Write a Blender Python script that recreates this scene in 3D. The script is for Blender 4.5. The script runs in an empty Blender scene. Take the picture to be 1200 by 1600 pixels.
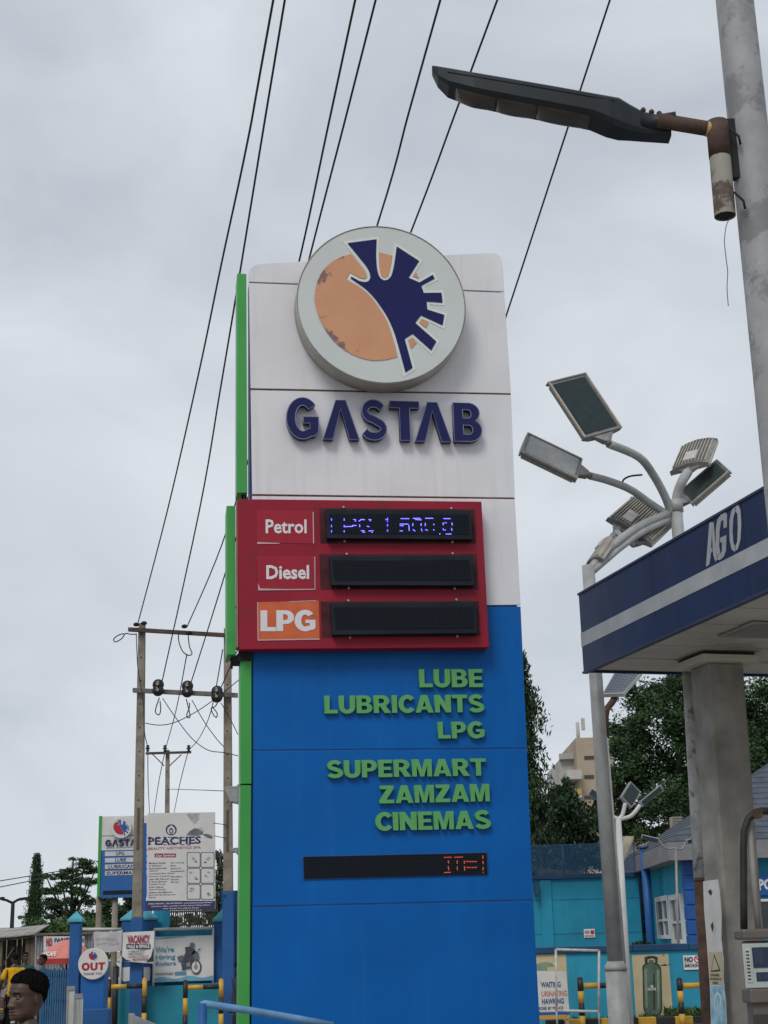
import bpy, bmesh, math, random
import numpy as np
from mathutils import Vector, Matrix, noise

random.seed(7)
rng = np.random.default_rng(11)
SC = bpy.context.scene
COL = SC.collection
PI = math.pi

# ------------------------------------------------------------------ camera
FPX = 2320.0                      # focal length in photo pixels (1200 x 1600)
PITCH = math.radians(16.17)
ROLL = 0.0275
CAM = Vector((0, 0, 1.7))
_f = Vector((0, math.cos(PITCH), math.sin(PITCH)))
_r0 = Vector((1, 0, 0)); _u0 = Vector((0, -math.sin(PITCH), math.cos(PITCH)))
_r = _r0 * math.cos(ROLL) - _u0 * math.sin(ROLL)
_u = _u0 * math.cos(ROLL) + _r0 * math.sin(ROLL)
cd = bpy.data.cameras.new('camera')
cd.sensor_fit = 'AUTO'; cd.sensor_width = 36.0; cd.lens = FPX / 1600 * 36.0
cd.clip_start = 0.1; cd.clip_end = 3000
co = bpy.data.objects.new('camera', cd); COL.objects.link(co)
m4 = Matrix((( _r.x, _u.x, -_f.x, CAM.x), (_r.y, _u.y, -_f.y, CAM.y), (_r.z, _u.z, -_f.z, CAM.z), (0, 0, 0, 1)))
co.matrix_world = m4
SC.camera = co

# ------------------------------------------------------------------ overcast sky and soft sun
SUN_EL, SUN_AZ = math.radians(58), math.radians(205)     # compass-like, behind the viewer
w = bpy.data.worlds.new('World'); SC.world = w; w.use_nodes = True
nt = w.node_tree; N = nt.nodes; L = nt.links
bg = N['Background']
sky = N.new('ShaderNodeTexSky'); sky.sky_type = 'NISHITA'; sky.sun_disc = False
sky.sun_elevation = SUN_EL; sky.sun_rotation = SUN_AZ
skm = N.new('ShaderNodeVectorMath'); skm.operation = 'SCALE'; skm.inputs['Scale'].default_value = 0.10
L.new(sky.outputs[0], skm.inputs[0])
tc = N.new('ShaderNodeTexCoord')
mp = N.new('ShaderNodeMapping'); mp.inputs['Scale'].default_value = (1.0, 1.0, 2.0); mp.inputs['Location'].default_value = (1.35, 0.2, 0.4)
L.new(tc.outputs['Generated'], mp.inputs['Vector'])
n1 = N.new('ShaderNodeTexNoise'); n1.inputs['Scale'].default_value = 2.6; n1.inputs['Detail'].default_value = 8; n1.inputs['Roughness'].default_value = 0.5
n1.inputs['Distortion'].default_value = 0.6
L.new(mp.outputs[0], n1.inputs['Vector'])
cr = N.new('ShaderNodeValToRGB'); e = cr.color_ramp.elements
e[0].position = 0.30; e[0].color = (0.475, 0.515, 0.58, 1)
e[1].position = 0.68; e[1].color = (0.72, 0.765, 0.81, 1)
L.new(n1.outputs['Fac'], cr.inputs['Fac'])
mx = N.new('ShaderNodeMix'); mx.data_type = 'RGBA'; mx.inputs['Factor'].default_value = 0.06
L.new(cr.outputs[0], mx.inputs['A']); L.new(skm.outputs[0], mx.inputs['B'])
L.new(mx.outputs['Result'], bg.inputs['Color'])
bg.inputs['Strength'].default_value = 1.0

sd = bpy.data.lights.new('sun', 'SUN'); sd.energy = 1.5; sd.angle = math.radians(22); sd.color = (1.0, 0.97, 0.93)
so = bpy.data.objects.new('sun', sd); COL.objects.link(so)
so.rotation_euler = (math.radians(42), 0, math.radians(-22))

SC.view_settings.view_transform = 'Standard'; SC.view_settings.look = 'None'
SC.view_settings.gamma = 1.0; SC.view_settings.use_curve_mapping = False
SC.view_settings.exposure = 0.08
SC.cycles.max_bounces = 6

# ------------------------------------------------------------------ geometry helpers
def ray(px, py):
    return (_f + _r * ((px - 600) / FPX) + _u * ((800 - py) / FPX))
def at(px, py, D):                # the point seen at a photo pixel, D metres in front
    d = ray(px, py); return CAM + d * (D / d.y)
def atz(px, py, z):               # the point seen at a photo pixel at height z
    d = ray(px, py); return CAM + d * ((z - CAM.z) / d.z)

class Pl:                         # an upright plane: u runs right, off runs away from the viewer
    def __init__(s, px, py, D, yaw=0.0, O=None):
        o = O if O is not None else at(px, py, D)
        s.O = Vector((o[0], o[1], 0)); s.yaw = math.radians(yaw)
        s.u = Vector((math.cos(s.yaw), math.sin(s.yaw), 0)); s.nb = Vector((-math.sin(s.yaw), math.cos(s.yaw), 0))
    def uv(s, px, py, off=0.0):
        d = ray(px, py); t = (off - (CAM - s.O).dot(s.nb)) / d.dot(s.nb)
        p = CAM + d * t
        return ((p - s.O).dot(s.u), p.z)
    def poly(s, pts, off=0.0): return [s.uv(x, y, off) for x, y in pts]
    def loc(s, p):                # world -> local
        d = Vector(p) - s.O; return Vector((d.dot(s.u), d.dot(s.nb), p[2]))

class MB:
    def __init__(s): s.v = []; s.f = []; s.sm = []
    def add(s, vs, fs, smooth=False):
        b = len(s.v); s.v += [tuple(x) for x in vs]
        for f in fs: s.f.append(tuple(i + b for i in f)); s.sm.append(smooth)
        return s
    def box(s, x0, x1, y0, y1, z0, z1):
        return s.add([(x0,y0,z0),(x1,y0,z0),(x1,y1,z0),(x0,y1,z0),(x0,y0,z1),(x1,y0,z1),(x1,y1,z1),(x0,y1,z1)],
                     [(0,3,2,1),(4,5,6,7),(0,1,5,4),(1,2,6,5),(2,3,7,6),(3,0,4,7)])
    def obox(s, c, a, b, n, ha, hb, hn):
        c = Vector(c); a = Vector(a).normalized() * ha; b = Vector(b).normalized() * hb; n = Vector(n).normalized() * hn
        vs = [c - a - b - n, c + a - b - n, c + a + b - n, c - a + b - n, c - a - b + n, c + a - b + n, c + a + b + n, c - a + b + n]
        return s.add(vs, [(0,3,2,1),(4,5,6,7),(0,1,5,4),(1,2,6,5),(2,3,7,6),(3,0,4,7)])
    def hexa(s, lo, hi):          # two quads
        return s.add(list(lo) + list(hi), [(0,3,2,1),(4,5,6,7),(0,1,5,4),(1,2,6,5),(2,3,7,6),(3,0,4,7)])
    def prism(s, poly, y0, y1):   # polygon in x,z pushed along y
        n = len(poly)
        vs = [(x, y0, z) for x, z in poly] + [(x, y1, z) for x, z in poly]
        fs = [tuple(range(n)), tuple(range(2*n-1, n-1, -1))] + [(i, i+n, (i+1) % n + n, (i+1) % n) for i in range(n)]
        return s.add(vs, fs)
    def prismz(s, poly, z0, z1):
        n = len(poly)
        vs = [(x, y, z0) for x, y in poly] + [(x, y, z1) for x, y in poly]
        fs = [tuple(range(n-1, -1, -1)), tuple(range(n, 2*n))] + [(i, (i+1) % n, (i+1) % n + n, i+n) for i in range(n)]
        return s.add(vs, fs)
    def tube(s, pts, r, n=8, caps=True):
        pts = [Vector(p) for p in pts]; k = len(pts)
        rr = r if isinstance(r, (list, tuple)) else [r] * k
        vs = []; prev = None
        for i, p in enumerate(pts):
            t = (pts[min(i+1, k-1)] - pts[max(i-1, 0)]).normalized()
            if prev is None:
                a = t.cross(Vector((0, 0, 1)))
                if a.length < 1e-3: a = t.cross(Vector((1, 0, 0)))
                a.normalize()
            else:
                a = prev - t * prev.dot(t); a.normalize()
            prev = a; b = t.cross(a)
            for j in range(n):
                an = 2 * PI * j / n
                vs.append(p + (a * math.cos(an) + b * math.sin(an)) * rr[i])
        fs = [(i*n+j, i*n+(j+1) % n, (i+1)*n+(j+1) % n, (i+1)*n+j) for i in range(k-1) for j in range(n)]
        s.add(vs, fs, True)
        if caps:
            b = len(s.v) - k*n
            s.f.append(tuple(b + j for j in range(n-1, -1, -1))); s.sm.append(False)
            s.f.append(tuple(b + (k-1)*n + j for j in range(n))); s.sm.append(False)
        return s
    def lathe(s, prof, n=24, c=(0,0,0), axis='z', smooth=True, caps=True):
        vs = []
        for r, h in prof:
            for j in range(n):
                a = 2*PI*j/n
                if axis == 'z': vs.append((c[0]+r*math.cos(a), c[1]+r*math.sin(a), c[2]+h))
                else: vs.append((c[0]+r*math.cos(a), c[1]+h, c[2]+r*math.sin(a)))
        k = len(prof)
        fs = [(i*n+j, i*n+(j+1) % n, (i+1)*n+(j+1) % n, (i+1)*n+j) for i in range(k-1) for j in range(n)]
        s.add(vs, fs, smooth)
        b = len(s.v) - k*n
        if caps:
            s.f.append(tuple(b+j for j in range(n-1, -1, -1))); s.sm.append(False)
            s.f.append(tuple(b+(k-1)*n+j for j in range(n))); s.sm.append(False)
        return s
    def ball(s, c, r, n=12, m=8, sx=1, sy=1, sz=1):
        vs = []; fs = []
        for i in range(m+1):
            th = PI*i/m
            for j in range(n):
                a = 2*PI*j/n
                vs.append((c[0]+r*sx*math.sin(th)*math.cos(a), c[1]+r*sy*math.sin(th)*math.sin(a), c[2]+r*sz*math.cos(th)))
        for i in range(m):
            for j in range(n): fs.append((i*n+j, (i+1)*n+j, (i+1)*n+(j+1) % n, i*n+(j+1) % n))
        return s.add(vs, fs, True)
    def mesh(s, name):
        me = bpy.data.meshes.new(name); me.from_pydata(s.v, [], s.f)
        me.polygons.foreach_set('use_smooth', s.sm)
        bm = bmesh.new(); bm.from_mesh(me); bmesh.ops.recalc_face_normals(bm, faces=bm.faces); bm.to_mesh(me); bm.free()
        me.update(); return me
    def build(s, name, mat, parent=None, bevel=0.0, loc=None, rotz=None):
        o = bpy.data.objects.new(name, s.mesh(name)); COL.objects.link(o)
        if mat: o.data.materials.append(mat)
        if parent: o.parent = parent
        if bevel:
            b = o.modifiers.new('bevel', 'BEVEL'); b.width = bevel; b.segments = 2; b.limit_method = 'ANGLE'; b.angle_limit = math.radians(40)
        if loc is not None: o.location = loc
        if rotz is not None: o.rotation_euler.z = rotz
        return o

def tag(o, label=None, cat=None, group=None, kind=None):
    if label: o['label'] = label
    if cat: o['category'] = cat
    if group: o['group'] = group
    if kind: o['kind'] = kind
    return o
def thing(name, label, cat, loc=(0,0,0), rotz=0.0, group=None):
    o = bpy.data.objects.new(name, None); COL.objects.link(o)
    o.empty_display_size = 0.1
    o.location = loc; o.rotation_euler = (0, 0, rotz)
    return tag(o, label, cat, group)
def pthing(name, label, cat, pl, group=None): return thing(name, label, cat, pl.O, pl.yaw, group)
def inst(o, parent, loc=None, rot=None, scale=None, name=None):
    c = o.copy(); COL.objects.link(c); c.parent = parent
    if name: c.name = name
    if loc is not None: c.location = loc
    if rot is not None: c.rotation_euler = rot
    if scale is not None: c.scale = scale
    return c
def copy_tree(o, parent=None):
    c = o.copy(); COL.objects.link(c); c.parent = parent
    for ch in list(o.children): copy_tree(ch, c)
    return c

# ------------------------------------------------------------------ materials
def lin(r, g, b):
    f = lambda c: (c/255/12.92 if c/255 <= .04045 else ((c/255+.055)/1.055)**2.4)
    return (f(r), f(g), f(b))
_MC = {}
def M(name, col, rough=.55, metal=0.0, var=.12, scale=3.0, streak=0.0, streakcol=(.12,.1,.08), bump=0.0, bscale=40, spots=0.0, spotcol=(.1,.06,.03), spotscale=6, spotlo=.6, emit=None, estr=0.0, spec=.4, island=0.0):
    if name in _MC: return _MC[name]
    m = bpy.data.materials.new(name); m.use_nodes = True
    nt = m.node_tree; N = nt.nodes; L = nt.links; b = N['Principled BSDF']
    b.inputs['Roughness'].default_value = rough; b.inputs['Metallic'].default_value = metal
    b.inputs['Specular IOR Level'].default_value = spec
    tc = N.new('ShaderNodeTexCoord')
    def mixc(fac, A, B):
        x = N.new('ShaderNodeMix'); x.data_type = 'RGBA'
        for k, v in (('Factor', fac), ('A', A), ('B', B)):
            if hasattr(v, 'links'): L.new(v, x.inputs[k])
            elif k == 'Factor': x.inputs[k].default_value = v
            else: x.inputs[k].default_value = (*v[:3], 1)
        return x.outputs['Result']
    def nz(scale, detail=4, vec=None, rough=.55):
        n = N.new('ShaderNodeTexNoise'); n.inputs['Scale'].default_value = scale; n.inputs['Detail'].default_value = detail; n.inputs['Roughness'].default_value = rough
        L.new(vec or tc.outputs['Object'], n.inputs['Vector']); return n.outputs['Fac']
    def ramp(x, lo, hi):
        r = N.new('ShaderNodeMapRange'); r.inputs['From Min'].default_value = lo; r.inputs['From Max'].default_value = hi
        L.new(x, r.inputs['Value']); return r.outputs['Result']
    c = (col[0], col[1], col[2])
    out = c
    if var:
        d = tuple(x*(1-var*1.4) for x in c); l = tuple(min(1, x*(1+var)) for x in c)
        out = mixc(ramp(nz(scale), .3, .7), d, l)
    if island:
        g = N.new('ShaderNodeNewGeometry')
        h = N.new('ShaderNodeHueSaturation'); L.new(out, h.inputs['Color'])
        r = N.new('ShaderNodeMapRange'); r.inputs['To Min'].default_value = 1-island; r.inputs['To Max'].default_value = 1+island
        L.new(g.outputs['Random Per Island'], r.inputs['Value']); L.new(r.outputs[0], h.inputs['Value'])
        out = h.outputs['Color']
    if streak:
        mp = N.new('ShaderNodeMapping'); mp.inputs['Scale'].default_value = (1, 1, .06); L.new(tc.outputs['Object'], mp.inputs['Vector'])
        f = ramp(nz(9, 5, mp.outputs[0]), .52, .78)
        f2 = N.new('ShaderNodeMath'); f2.operation = 'MULTIPLY'; f2.inputs[1].default_value = streak; L.new(f, f2.inputs[0])
        out = mixc(f2.outputs[0], out, streakcol)
    if spots:
        f = ramp(nz(spotscale, 6, rough=.65), spotlo, spotlo+.06)
        f2 = N.new('ShaderNodeMath'); f2.operation = 'MULTIPLY'; f2.inputs[1].default_value = spots; L.new(f, f2.inputs[0])
        out = mixc(f2.outputs[0], out, spotcol)
    if hasattr(out, 'links'): L.new(out, b.inputs['Base Color'])
    else: b.inputs['Base Color'].default_value = (*out, 1)
    rr = N.new('ShaderNodeMapRange'); rr.inputs['To Min'].default_value = max(0, rough-.1); rr.inputs['To Max'].default_value = min(1, rough+.12)
    L.new(nz(scale*2.3), rr.inputs['Value']); L.new(rr.outputs[0], b.inputs['Roughness'])
    if bump:
        bp = N.new('ShaderNodeBump'); bp.inputs['Strength'].default_value = bump; bp.inputs['Distance'].default_value = .02
        L.new(nz(bscale, 5), bp.inputs['Height']); L.new(bp.outputs[0], b.inputs['Normal'])
    if emit:
        b.inputs['Emission Color'].default_value = (*emit, 1); b.inputs['Emission Strength'].default_value = estr
    _MC[name] = m; return m

# ------------------------------------------------------------------ lettering
def arc(cx, cy, rx, ry, a0, a1, n=10):
    return [(cx+rx*math.cos(math.radians(a0+(a1-a0)*i/n)), cy+ry*math.sin(math.radians(a0+(a1-a0)*i/n))) for i in range(n+1)]
def stroke(path, t):
    Lp, Rp = [], []; k = len(path)
    for i, p in enumerate(path):
        a = path[max(i-1, 0)]; b = path[min(i+1, k-1)]
        dx, dy = b[0]-a[0], b[1]-a[1]; l = math.hypot(dx, dy) or 1
        nx, ny = -dy/l*t/2, dx/l*t/2
        Lp.append((p[0]+nx, p[1]+ny)); Rp.append((p[0]-nx, p[1]-ny))
    return Lp + Rp[::-1]
def glyph(ch, t=.27, ty=.2, heavy=True):
    """heavy block capitals, 1 high: (width, [contours])"""
    if ch == 'I': return t, [[(0,0),(t,0),(t,1),(0,1)]]
    if ch == 'L': return .66, [[(0,0),(.66,0),(.66,ty),(t,ty),(t,1),(0,1)]]
    if ch == 'E': return .7, [[(0,0),(.7,0),(.7,ty),(t,ty),(t,.41),(.64,.41),(.64,.59),(t,.59),(t,1-ty),(.69,1-ty),(.69,1),(0,1)]]
    if ch == 'T': x = .39-t/2; return .78, [[(x,0),(x+t,0),(x+t,1-ty),(.78,1-ty),(.78,1),(0,1),(0,1-ty),(x,1-ty)]]
    if ch == 'N': return .84, [[(0,0),(t,0),(t,.52),(.84-t,0),(.84,0),(.84,1),(.84-t,1),(.84-t,.48),(t,1),(0,1)]]
    if ch == 'M': return 1.0, [[(0,0),(t*.9,0),(t*.9,.66),(.4,0),(.6,0),(1-t*.9,.66),(1-t*.9,0),(1,0),(1,1),(1-t*1.3,1),(.5,.36),(t*1.3,1),(0,1)]]
    if ch == 'Z': return .76, [[(0,0),(.76,0),(.76,ty),(.36,ty),(.75,.82),(.75,1),(.04,1),(.04,1-ty),(.39,1-ty),(0,.17)]]
    if ch == 'A': return .92, [[(0,0),(t,0),(t+.055,.17),(.92-t-.055,.17),(.92-t,0),(.92,0),(.61,1),(.31,1)], [(.37,.34),(.46,.66),(.55,.34)]]
    if ch == 'V': return .9, [[(.31,0),(.59,0),(.9,1),(.9-t,1),(.45,.3),(t,1),(0,1)]]
    if ch == 'Y': x = .44; return .88, [[(x-t/2,0),(x+t/2,0),(x+t/2,.4),(.88,1),(.88-t,1),(x,.63),(t,1),(0,1),(x-t/2,.4)]]
    if ch == 'H': return .8, [[(0,0),(t,0),(t,.4),(.8-t,.4),(.8-t,0),(.8,0),(.8,1),(.8-t,1),(.8-t,.6),(t,.6),(t,1),(0,1)]]
    if ch == 'K': return .86, [[(0,0),(t,0),(t,.3),(.34,.42),(.55,0),(.88,0),(.52,.6),(.86,1),(.53,1),(t,.62),(t,1),(0,1)]]
    if ch == 'U': return .82, [[(0,1)] + arc(.41,.36,.41,.38,180,360,14) + [(.82,1),(.82-t,1)] + arc(.41,.36,.41-t,.17,360,180,10) + [(t,1)]]
    if ch == 'O': return .92, [arc(.46,.5,.46,.52,0,360,28)[:-1], arc(.46,.5,.46-t,.5-ty*1.02,0,360,22)[:-1]]
    if ch == 'C': return .80, [arc(.46,.5,.46,.52,38,322,22) + arc(.46,.5,.46-t,.5-ty*1.05,322,38,18)]
    if ch == 'G': return .92, [arc(.46,.5,.46,.52,40,300,22) + [(.8,.06),(.9,.16),(.9,.54),(.47,.54),(.47,.38),(.66,.38),(.66,.25)] + arc(.46,.5,.46-t,.5-ty*1.05,300,44,18)]
    if ch == 'S':
        p = arc(.39,.715,.27,.195,25,260,14) + arc(.39,.275,.30,.185,80,-160,14)[1:]
        return .78, [stroke(p, ty*1.12)]
    if ch == 'P': return .76, [[(0,0),(t,0),(t,.34),(.42,.34)] + arc(.42,.67,.34,.33,-88,88,12) + [(.42,1),(0,1)], [(t,.52)] + arc(.38,.67,.12,.14,-90,90,8) + [(t,.82)]]
    if ch == 'R': return .86, [[(0,0),(t,0),(t,.38),(.32,.38),(.55,0),(.88,0),(.62,.4)] + arc(.46,.69,.34,.31,-50,88,10) + [(.42,1),(0,1)], [(t,.54)] + arc(.42,.68,.12,.13,-90,90,8) + [(t,.82)]]
    if ch == 'B': return .8, [[(0,0),(.46,0)] + arc(.46,.29,.34,.29,-86,60,10) + arc(.43,.745,.32,.255,-50,86,10) + [(.43,1),(0,1)], [(t,.18)] + arc(.44,.3,.1,.12,-90,90,7) + [(t,.42)], [(t,.6)] + arc(.42,.71,.09,.11,-90,90,7) + [(t,.83)]]
    if ch == 'D': return .84, [[(0,0),(.4,0)] + arc(.4,.5,.44,.5,-88,88,16) + [(.4,1),(0,1)], [(t,.2)] + arc(.38,.5,.18,.3,-90,90,12) + [(t,.8)]]
    if ch == 'Λ': return .94, [[(0,0),(t*.95,0),(.47,.78),(.94-t*.95,0),(.94,0),(.60,1),(.34,1)]]
    return .4, []
_gm = {}
def curve_mesh(contours, depth, bevel=0.0, trim=0.0):
    cu = bpy.data.curves.new('c', 'CURVE'); cu.dimensions = '3D' if trim else '2D'
    if trim: cu.bevel_depth = trim; cu.bevel_resolution = 1
    else: cu.fill_mode = 'BOTH'; cu.extrude = depth/2; cu.bevel_depth = bevel; cu.bevel_resolution = 1
    for c in contours:
        sp = cu.splines.new('POLY'); sp.points.add(len(c)-1); sp.use_cyclic_u = True
        for q, (x, y) in zip(sp.points, c): q.co = (x, y, 0, 1)
    o = bpy.data.objects.new('c', cu); COL.objects.link(o)
    dg = bpy.context.evaluated_depsgraph_get()
    me = bpy.data.meshes.new_from_object(o.evaluated_get(dg))
    bpy.data.objects.remove(o); bpy.data.curves.remove(cu)
    me.transform(Matrix.Rotation(PI/2, 4, 'X'))      # into x,z ; front face toward -y
    return me
def block_text(s, box, y, depth, mat, parent, t=.27, ty=.2, gap=.1, space=.35, bevel=0.0, trim=None, name='letter', joined=False, slope=0.0, shear=0.0):
    """letters, each its own child, fitted into box=(u0,u1,z0,z1); y = front face"""
    u0, u1, z0, z1 = box; H = z1-z0
    adv = []; x = 0
    for ch in s:
        if ch == ' ': x += space; continue
        wd, cs = glyph(ch, t, ty); adv.append((ch, x, wd, cs)); x += wd+gap
    tot = x-gap; k = (u1-u0)/tot
    for ch, x, wd, cs in adv:
        cont = [[(a*k+shear*b*H, b*H) for a, b in c] for c in cs]
        me = curve_mesh(cont, depth, bevel); me.name = name; me.materials.append(mat)
        o = bpy.data.objects.new(name, me); COL.objects.link(o); o.parent = parent
        o.location = (u0+x*k, y+depth/2, z0+slope*(x*k))
        if trim:
            tm = curve_mesh(cont, 0, trim=trim[0]); tm.materials.append(trim[1])
            p = bpy.data.objects.new('edge_trim', tm); COL.objects.link(p); p.parent = o; p.location = (0, -depth/2, 0)
def font_text(s, box, y, mat, parent, bold=.0, depth=0.0, name='lettering', slope=0.0, shear=0.0, res=2, space=1.0, split=False):
    cu = bpy.data.curves.new('t', 'FONT'); cu.body = s; cu.offset = bold; cu.extrude = depth/2; cu.resolution_u = res; cu.space_character = space; cu.shear = shear
    o = bpy.data.objects.new('t', cu); COL.objects.link(o)
    dg = bpy.context.evaluated_depsgraph_get()
    me = bpy.data.meshes.new_from_object(o.evaluated_get(dg))
    bpy.data.objects.remove(o); bpy.data.curves.remove(cu)
    n = len(me.vertices); co_ = np.empty(n*3); me.vertices.foreach_get('co', co_); co_ = co_.reshape(-1, 3)
    lo = co_.min(0); hi = co_.max(0)
    u0, u1, z0, z1 = box
    X = u0+(co_[:,0]-lo[0])/(hi[0]-lo[0])*(u1-u0); Z = z0+(co_[:,1]-lo[1])/(hi[1]-lo[1])*(z1-z0)+slope*(X-u0)
    Y = y-co_[:,2] if depth else np.full(n, y)
    me.vertices.foreach_set('co', np.stack([X, Y, Z], 1).ravel()); me.update()
    me.materials.append(mat)
    p = bpy.data.objects.new(name, me); COL.objects.link(p); p.parent = parent
    return p
def pbox(pl, x0, y0, x1, y1, off=0.0):        # photo rectangle -> (u0,u1,z0,z1)
    a = pl.uv(x0, (y0+y1)/2, off); b = pl.uv(x1, (y0+y1)/2, off); c = pl.uv((x0+x1)/2, y0, off); d = pl.uv((x0+x1)/2, y1, off)
    return (a[0], b[0], d[1], c[1])
def grow(poly, d):
    n = len(poly); A = sum(poly[i][0]*poly[(i+1) % n][1]-poly[(i+1) % n][0]*poly[i][1] for i in range(n)); sgn = 1 if A > 0 else -1
    out = []
    for i in range(n):
        p0, p, p1 = poly[i-1], poly[i], poly[(i+1) % n]
        def nrm(a, b):
            dx, dy = b[0]-a[0], b[1]-a[1]; l = math.hypot(dx, dy) or 1; return (dy/l*sgn, -dx/l*sgn)
        na, nb_ = nrm(p0, p), nrm(p, p1); sx, sy = na[0]+nb_[0], na[1]+nb_[1]; q = max(.5, 1+na[0]*nb_[0]+na[1]*nb_[1])
        out.append((p[0]+sx/q*d, p[1]+sy/q*d))
    return out

# ================================================================== ground
def sheet(name, poly, z, mat):
    return tag(MB().add([(x, y, z) for x, y in poly], [tuple(range(len(poly)))]).build(name, mat), kind='structure')
m_earth = M('earth', lin(150,138,120), .9, var=.25, scale=.4, bump=.3, bscale=8)
m_conc = M('forecourt concrete', (.27,.26,.245), .85, var=.22, scale=.7, bump=.2, bscale=30, spots=.5, spotcol=(.09,.085,.08), spotscale=1.3, spotlo=.58)
m_asph = M('asphalt', (.06,.058,.055), .9, var=.3, scale=.8, bump=.4, bscale=60)
sheet('ground', [(-900,-300),(900,-300),(900,1500),(-900,1500)], 0.0, m_earth)
sheet('forecourt', [(-6.2,-4),(16,-4),(16,30.8),(-6.2,30.8)], 0.004, m_conc)
sheet('road', [(-30,-60),(-9.5,-60),(-9.5,140),(-30,140)], 0.004, m_asph)
sheet('road_edge_line', [(-9.9,-60),(-9.75,-60),(-9.75,140),(-9.9,140)], 0.008, M('road paint', (.6,.6,.57), .7, var=.3, scale=3))

# ================================================================== totem sign
m_white = M('white cladding', (.685,.68,.705), .42, var=.05, scale=1.2, streak=.34, streakcol=(.47,.44,.43), spots=.35, spotcol=(.45,.42,.4), spotscale=2.5, spotlo=.66)
m_blue = M('blue cladding', (.000,.104,.385), .42, spec=.18, bump=.22, bscale=1.6, var=.10, scale=.9, streak=.24, streakcol=(.025,.14,.36), spots=.35, spotcol=(.012,.105,.30), spotscale=1.7, spotlo=.6)
m_bcore = M('blue side', (.006,.07,.24), .5, var=.2, scale=2)
m_green = M('green trim', (.045,.31,.06), .42, var=.12, scale=.8, spots=.3, spotcol=(.03,.2,.05), spotscale=3, spotlo=.62)
m_red = M('red price panel', (.262,.009,.027), .5, spec=.25, var=.10, scale=1.4, streak=.18, streakcol=(.16,.012,.02), spots=.6, spotcol=(.19,.014,.022), spotscale=1.9, spotlo=.56)
m_redside = M('pale red side', (.38,.17,.14), .6, var=.2, scale=2)  # paler than the red of the board's front
m_decal = M('red decal', (.31,.015,.034), .45, spec=.25, var=.07, scale=3)
m_orange = M('orange decal', (.56,.11,.035), .4, var=.14, scale=5)
m_paper = M('worn white edge', (.46,.38,.37), .6, var=.1)
m_lwhite = M('white letter', (.66,.64,.66), .5, var=.03)
m_lgreen = M('green letter', (.105,.35,.115), .5, var=.10, scale=5, streak=.2, streakcol=(.04,.21,.05))
m_navy = M('navy acrylic', (.009,.011,.078), .34, var=.08, scale=2, spec=.25)
m_navyf = M('navy film', (.010,.012,.088), .4, var=.06, scale=2, spec=.2)
m_trim = M('letter edge trim', (.17,.19,.34), .4, var=.1)  # trim caps paler than the letters, edge highlights put into the colour
m_smoke = M('dusty grime', (.065,.008,.014), .8, var=.4, scale=6)
m_face = M('opal disc face', (.56,.59,.575), .33, var=.03, scale=1.5, spots=.12, spotcol=(.46,.48,.45), spotscale=3, spotlo=.6)
m_rim = M('disc rim', (.44,.42,.38), .6, var=.15, scale=3, spots=.8, spotcol=(.16,.12,.09), spotscale=7, spotlo=.63)
m_halo = M('pale outline', (.66,.70,.66), .4, var=.03)
m_black = M('black plastic', (.008,.013,.020), .5, spec=.22, var=.3, scale=4)
m_joint = M('dark joint', (.02,.02,.022), .9, var=.2)
m_rustline = M('rusty joint', (.16,.085,.05), .8, var=.4, scale=12)
m_metal = M('galvanised steel', (.33,.335,.33), .5, .55, var=.18, scale=5)
m_screw = M('bolt steel', (.35,.33,.30), .5, .5, var=.1)

def led_face(name, base, dot, pitch, estr=0):
    m = bpy.data.materials.new(name); m.use_nodes = True
    N = m.node_tree.nodes; L = m.node_tree.links; b = N['Principled BSDF']; b.inputs['Roughness'].default_value = .75; b.inputs['Specular IOR Level'].default_value = .08
    tc = N.new('ShaderNodeTexCoord'); sp = N.new('ShaderNodeSeparateXYZ'); L.new(tc.outputs['Object'], sp.inputs[0])
    r = []
    for ax in ('X', 'Z'):
        a = N.new('ShaderNodeMath'); a.operation = 'MULTIPLY'; a.inputs[1].default_value = 2*PI/pitch; L.new(sp.outputs[ax], a.inputs[0])
        c = N.new('ShaderNodeMath'); c.operation = 'COSINE'; L.new(a.outputs[0], c.inputs[0]); r.append(c)
    s = N.new('ShaderNodeMath'); s.operation = 'MINIMUM'; L.new(r[0].outputs[0], s.inputs[0]); L.new(r[1].outputs[0], s.inputs[1])
    g = N.new('ShaderNodeMath'); g.operation = 'GREATER_THAN'; g.inputs[1].default_value = .1; L.new(s.outputs[0], g.inputs[0])
    x = N.new('ShaderNodeMix'); x.data_type = 'RGBA'; x.inputs['A'].default_value = (*base, 1); x.inputs['B'].default_value = (*dot, 1)
    L.new(g.outputs[0], x.inputs['Factor']); L.new(x.outputs['Result'], b.inputs['Base Color']); return m
m_led = led_face('unlit display', (.006,.009,.014), (.026,.029,.036), .02)
m_ledon = M('blue led', (.1,.1,.9), .5, var=0, emit=(.13,.11,1.0), estr=3.6)
m_ledred = M('red led', (.7,.1,.05), .5, var=0, emit=(1.0,.12,.06), estr=.16)

PY = Pl(600, 1000, 16.0, 8.5)
tot = pthing('totem_sign', 'tall blue and white filling station totem with round logo and red price board', 'sign', PY)
R = PY.uv
def panel(name, pts, mat, off=0.0, th=.03, bevel=.004):
    return MB().prism(PY.poly(pts, off), off, off+th).build(name, mat, tot, bevel)
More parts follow.
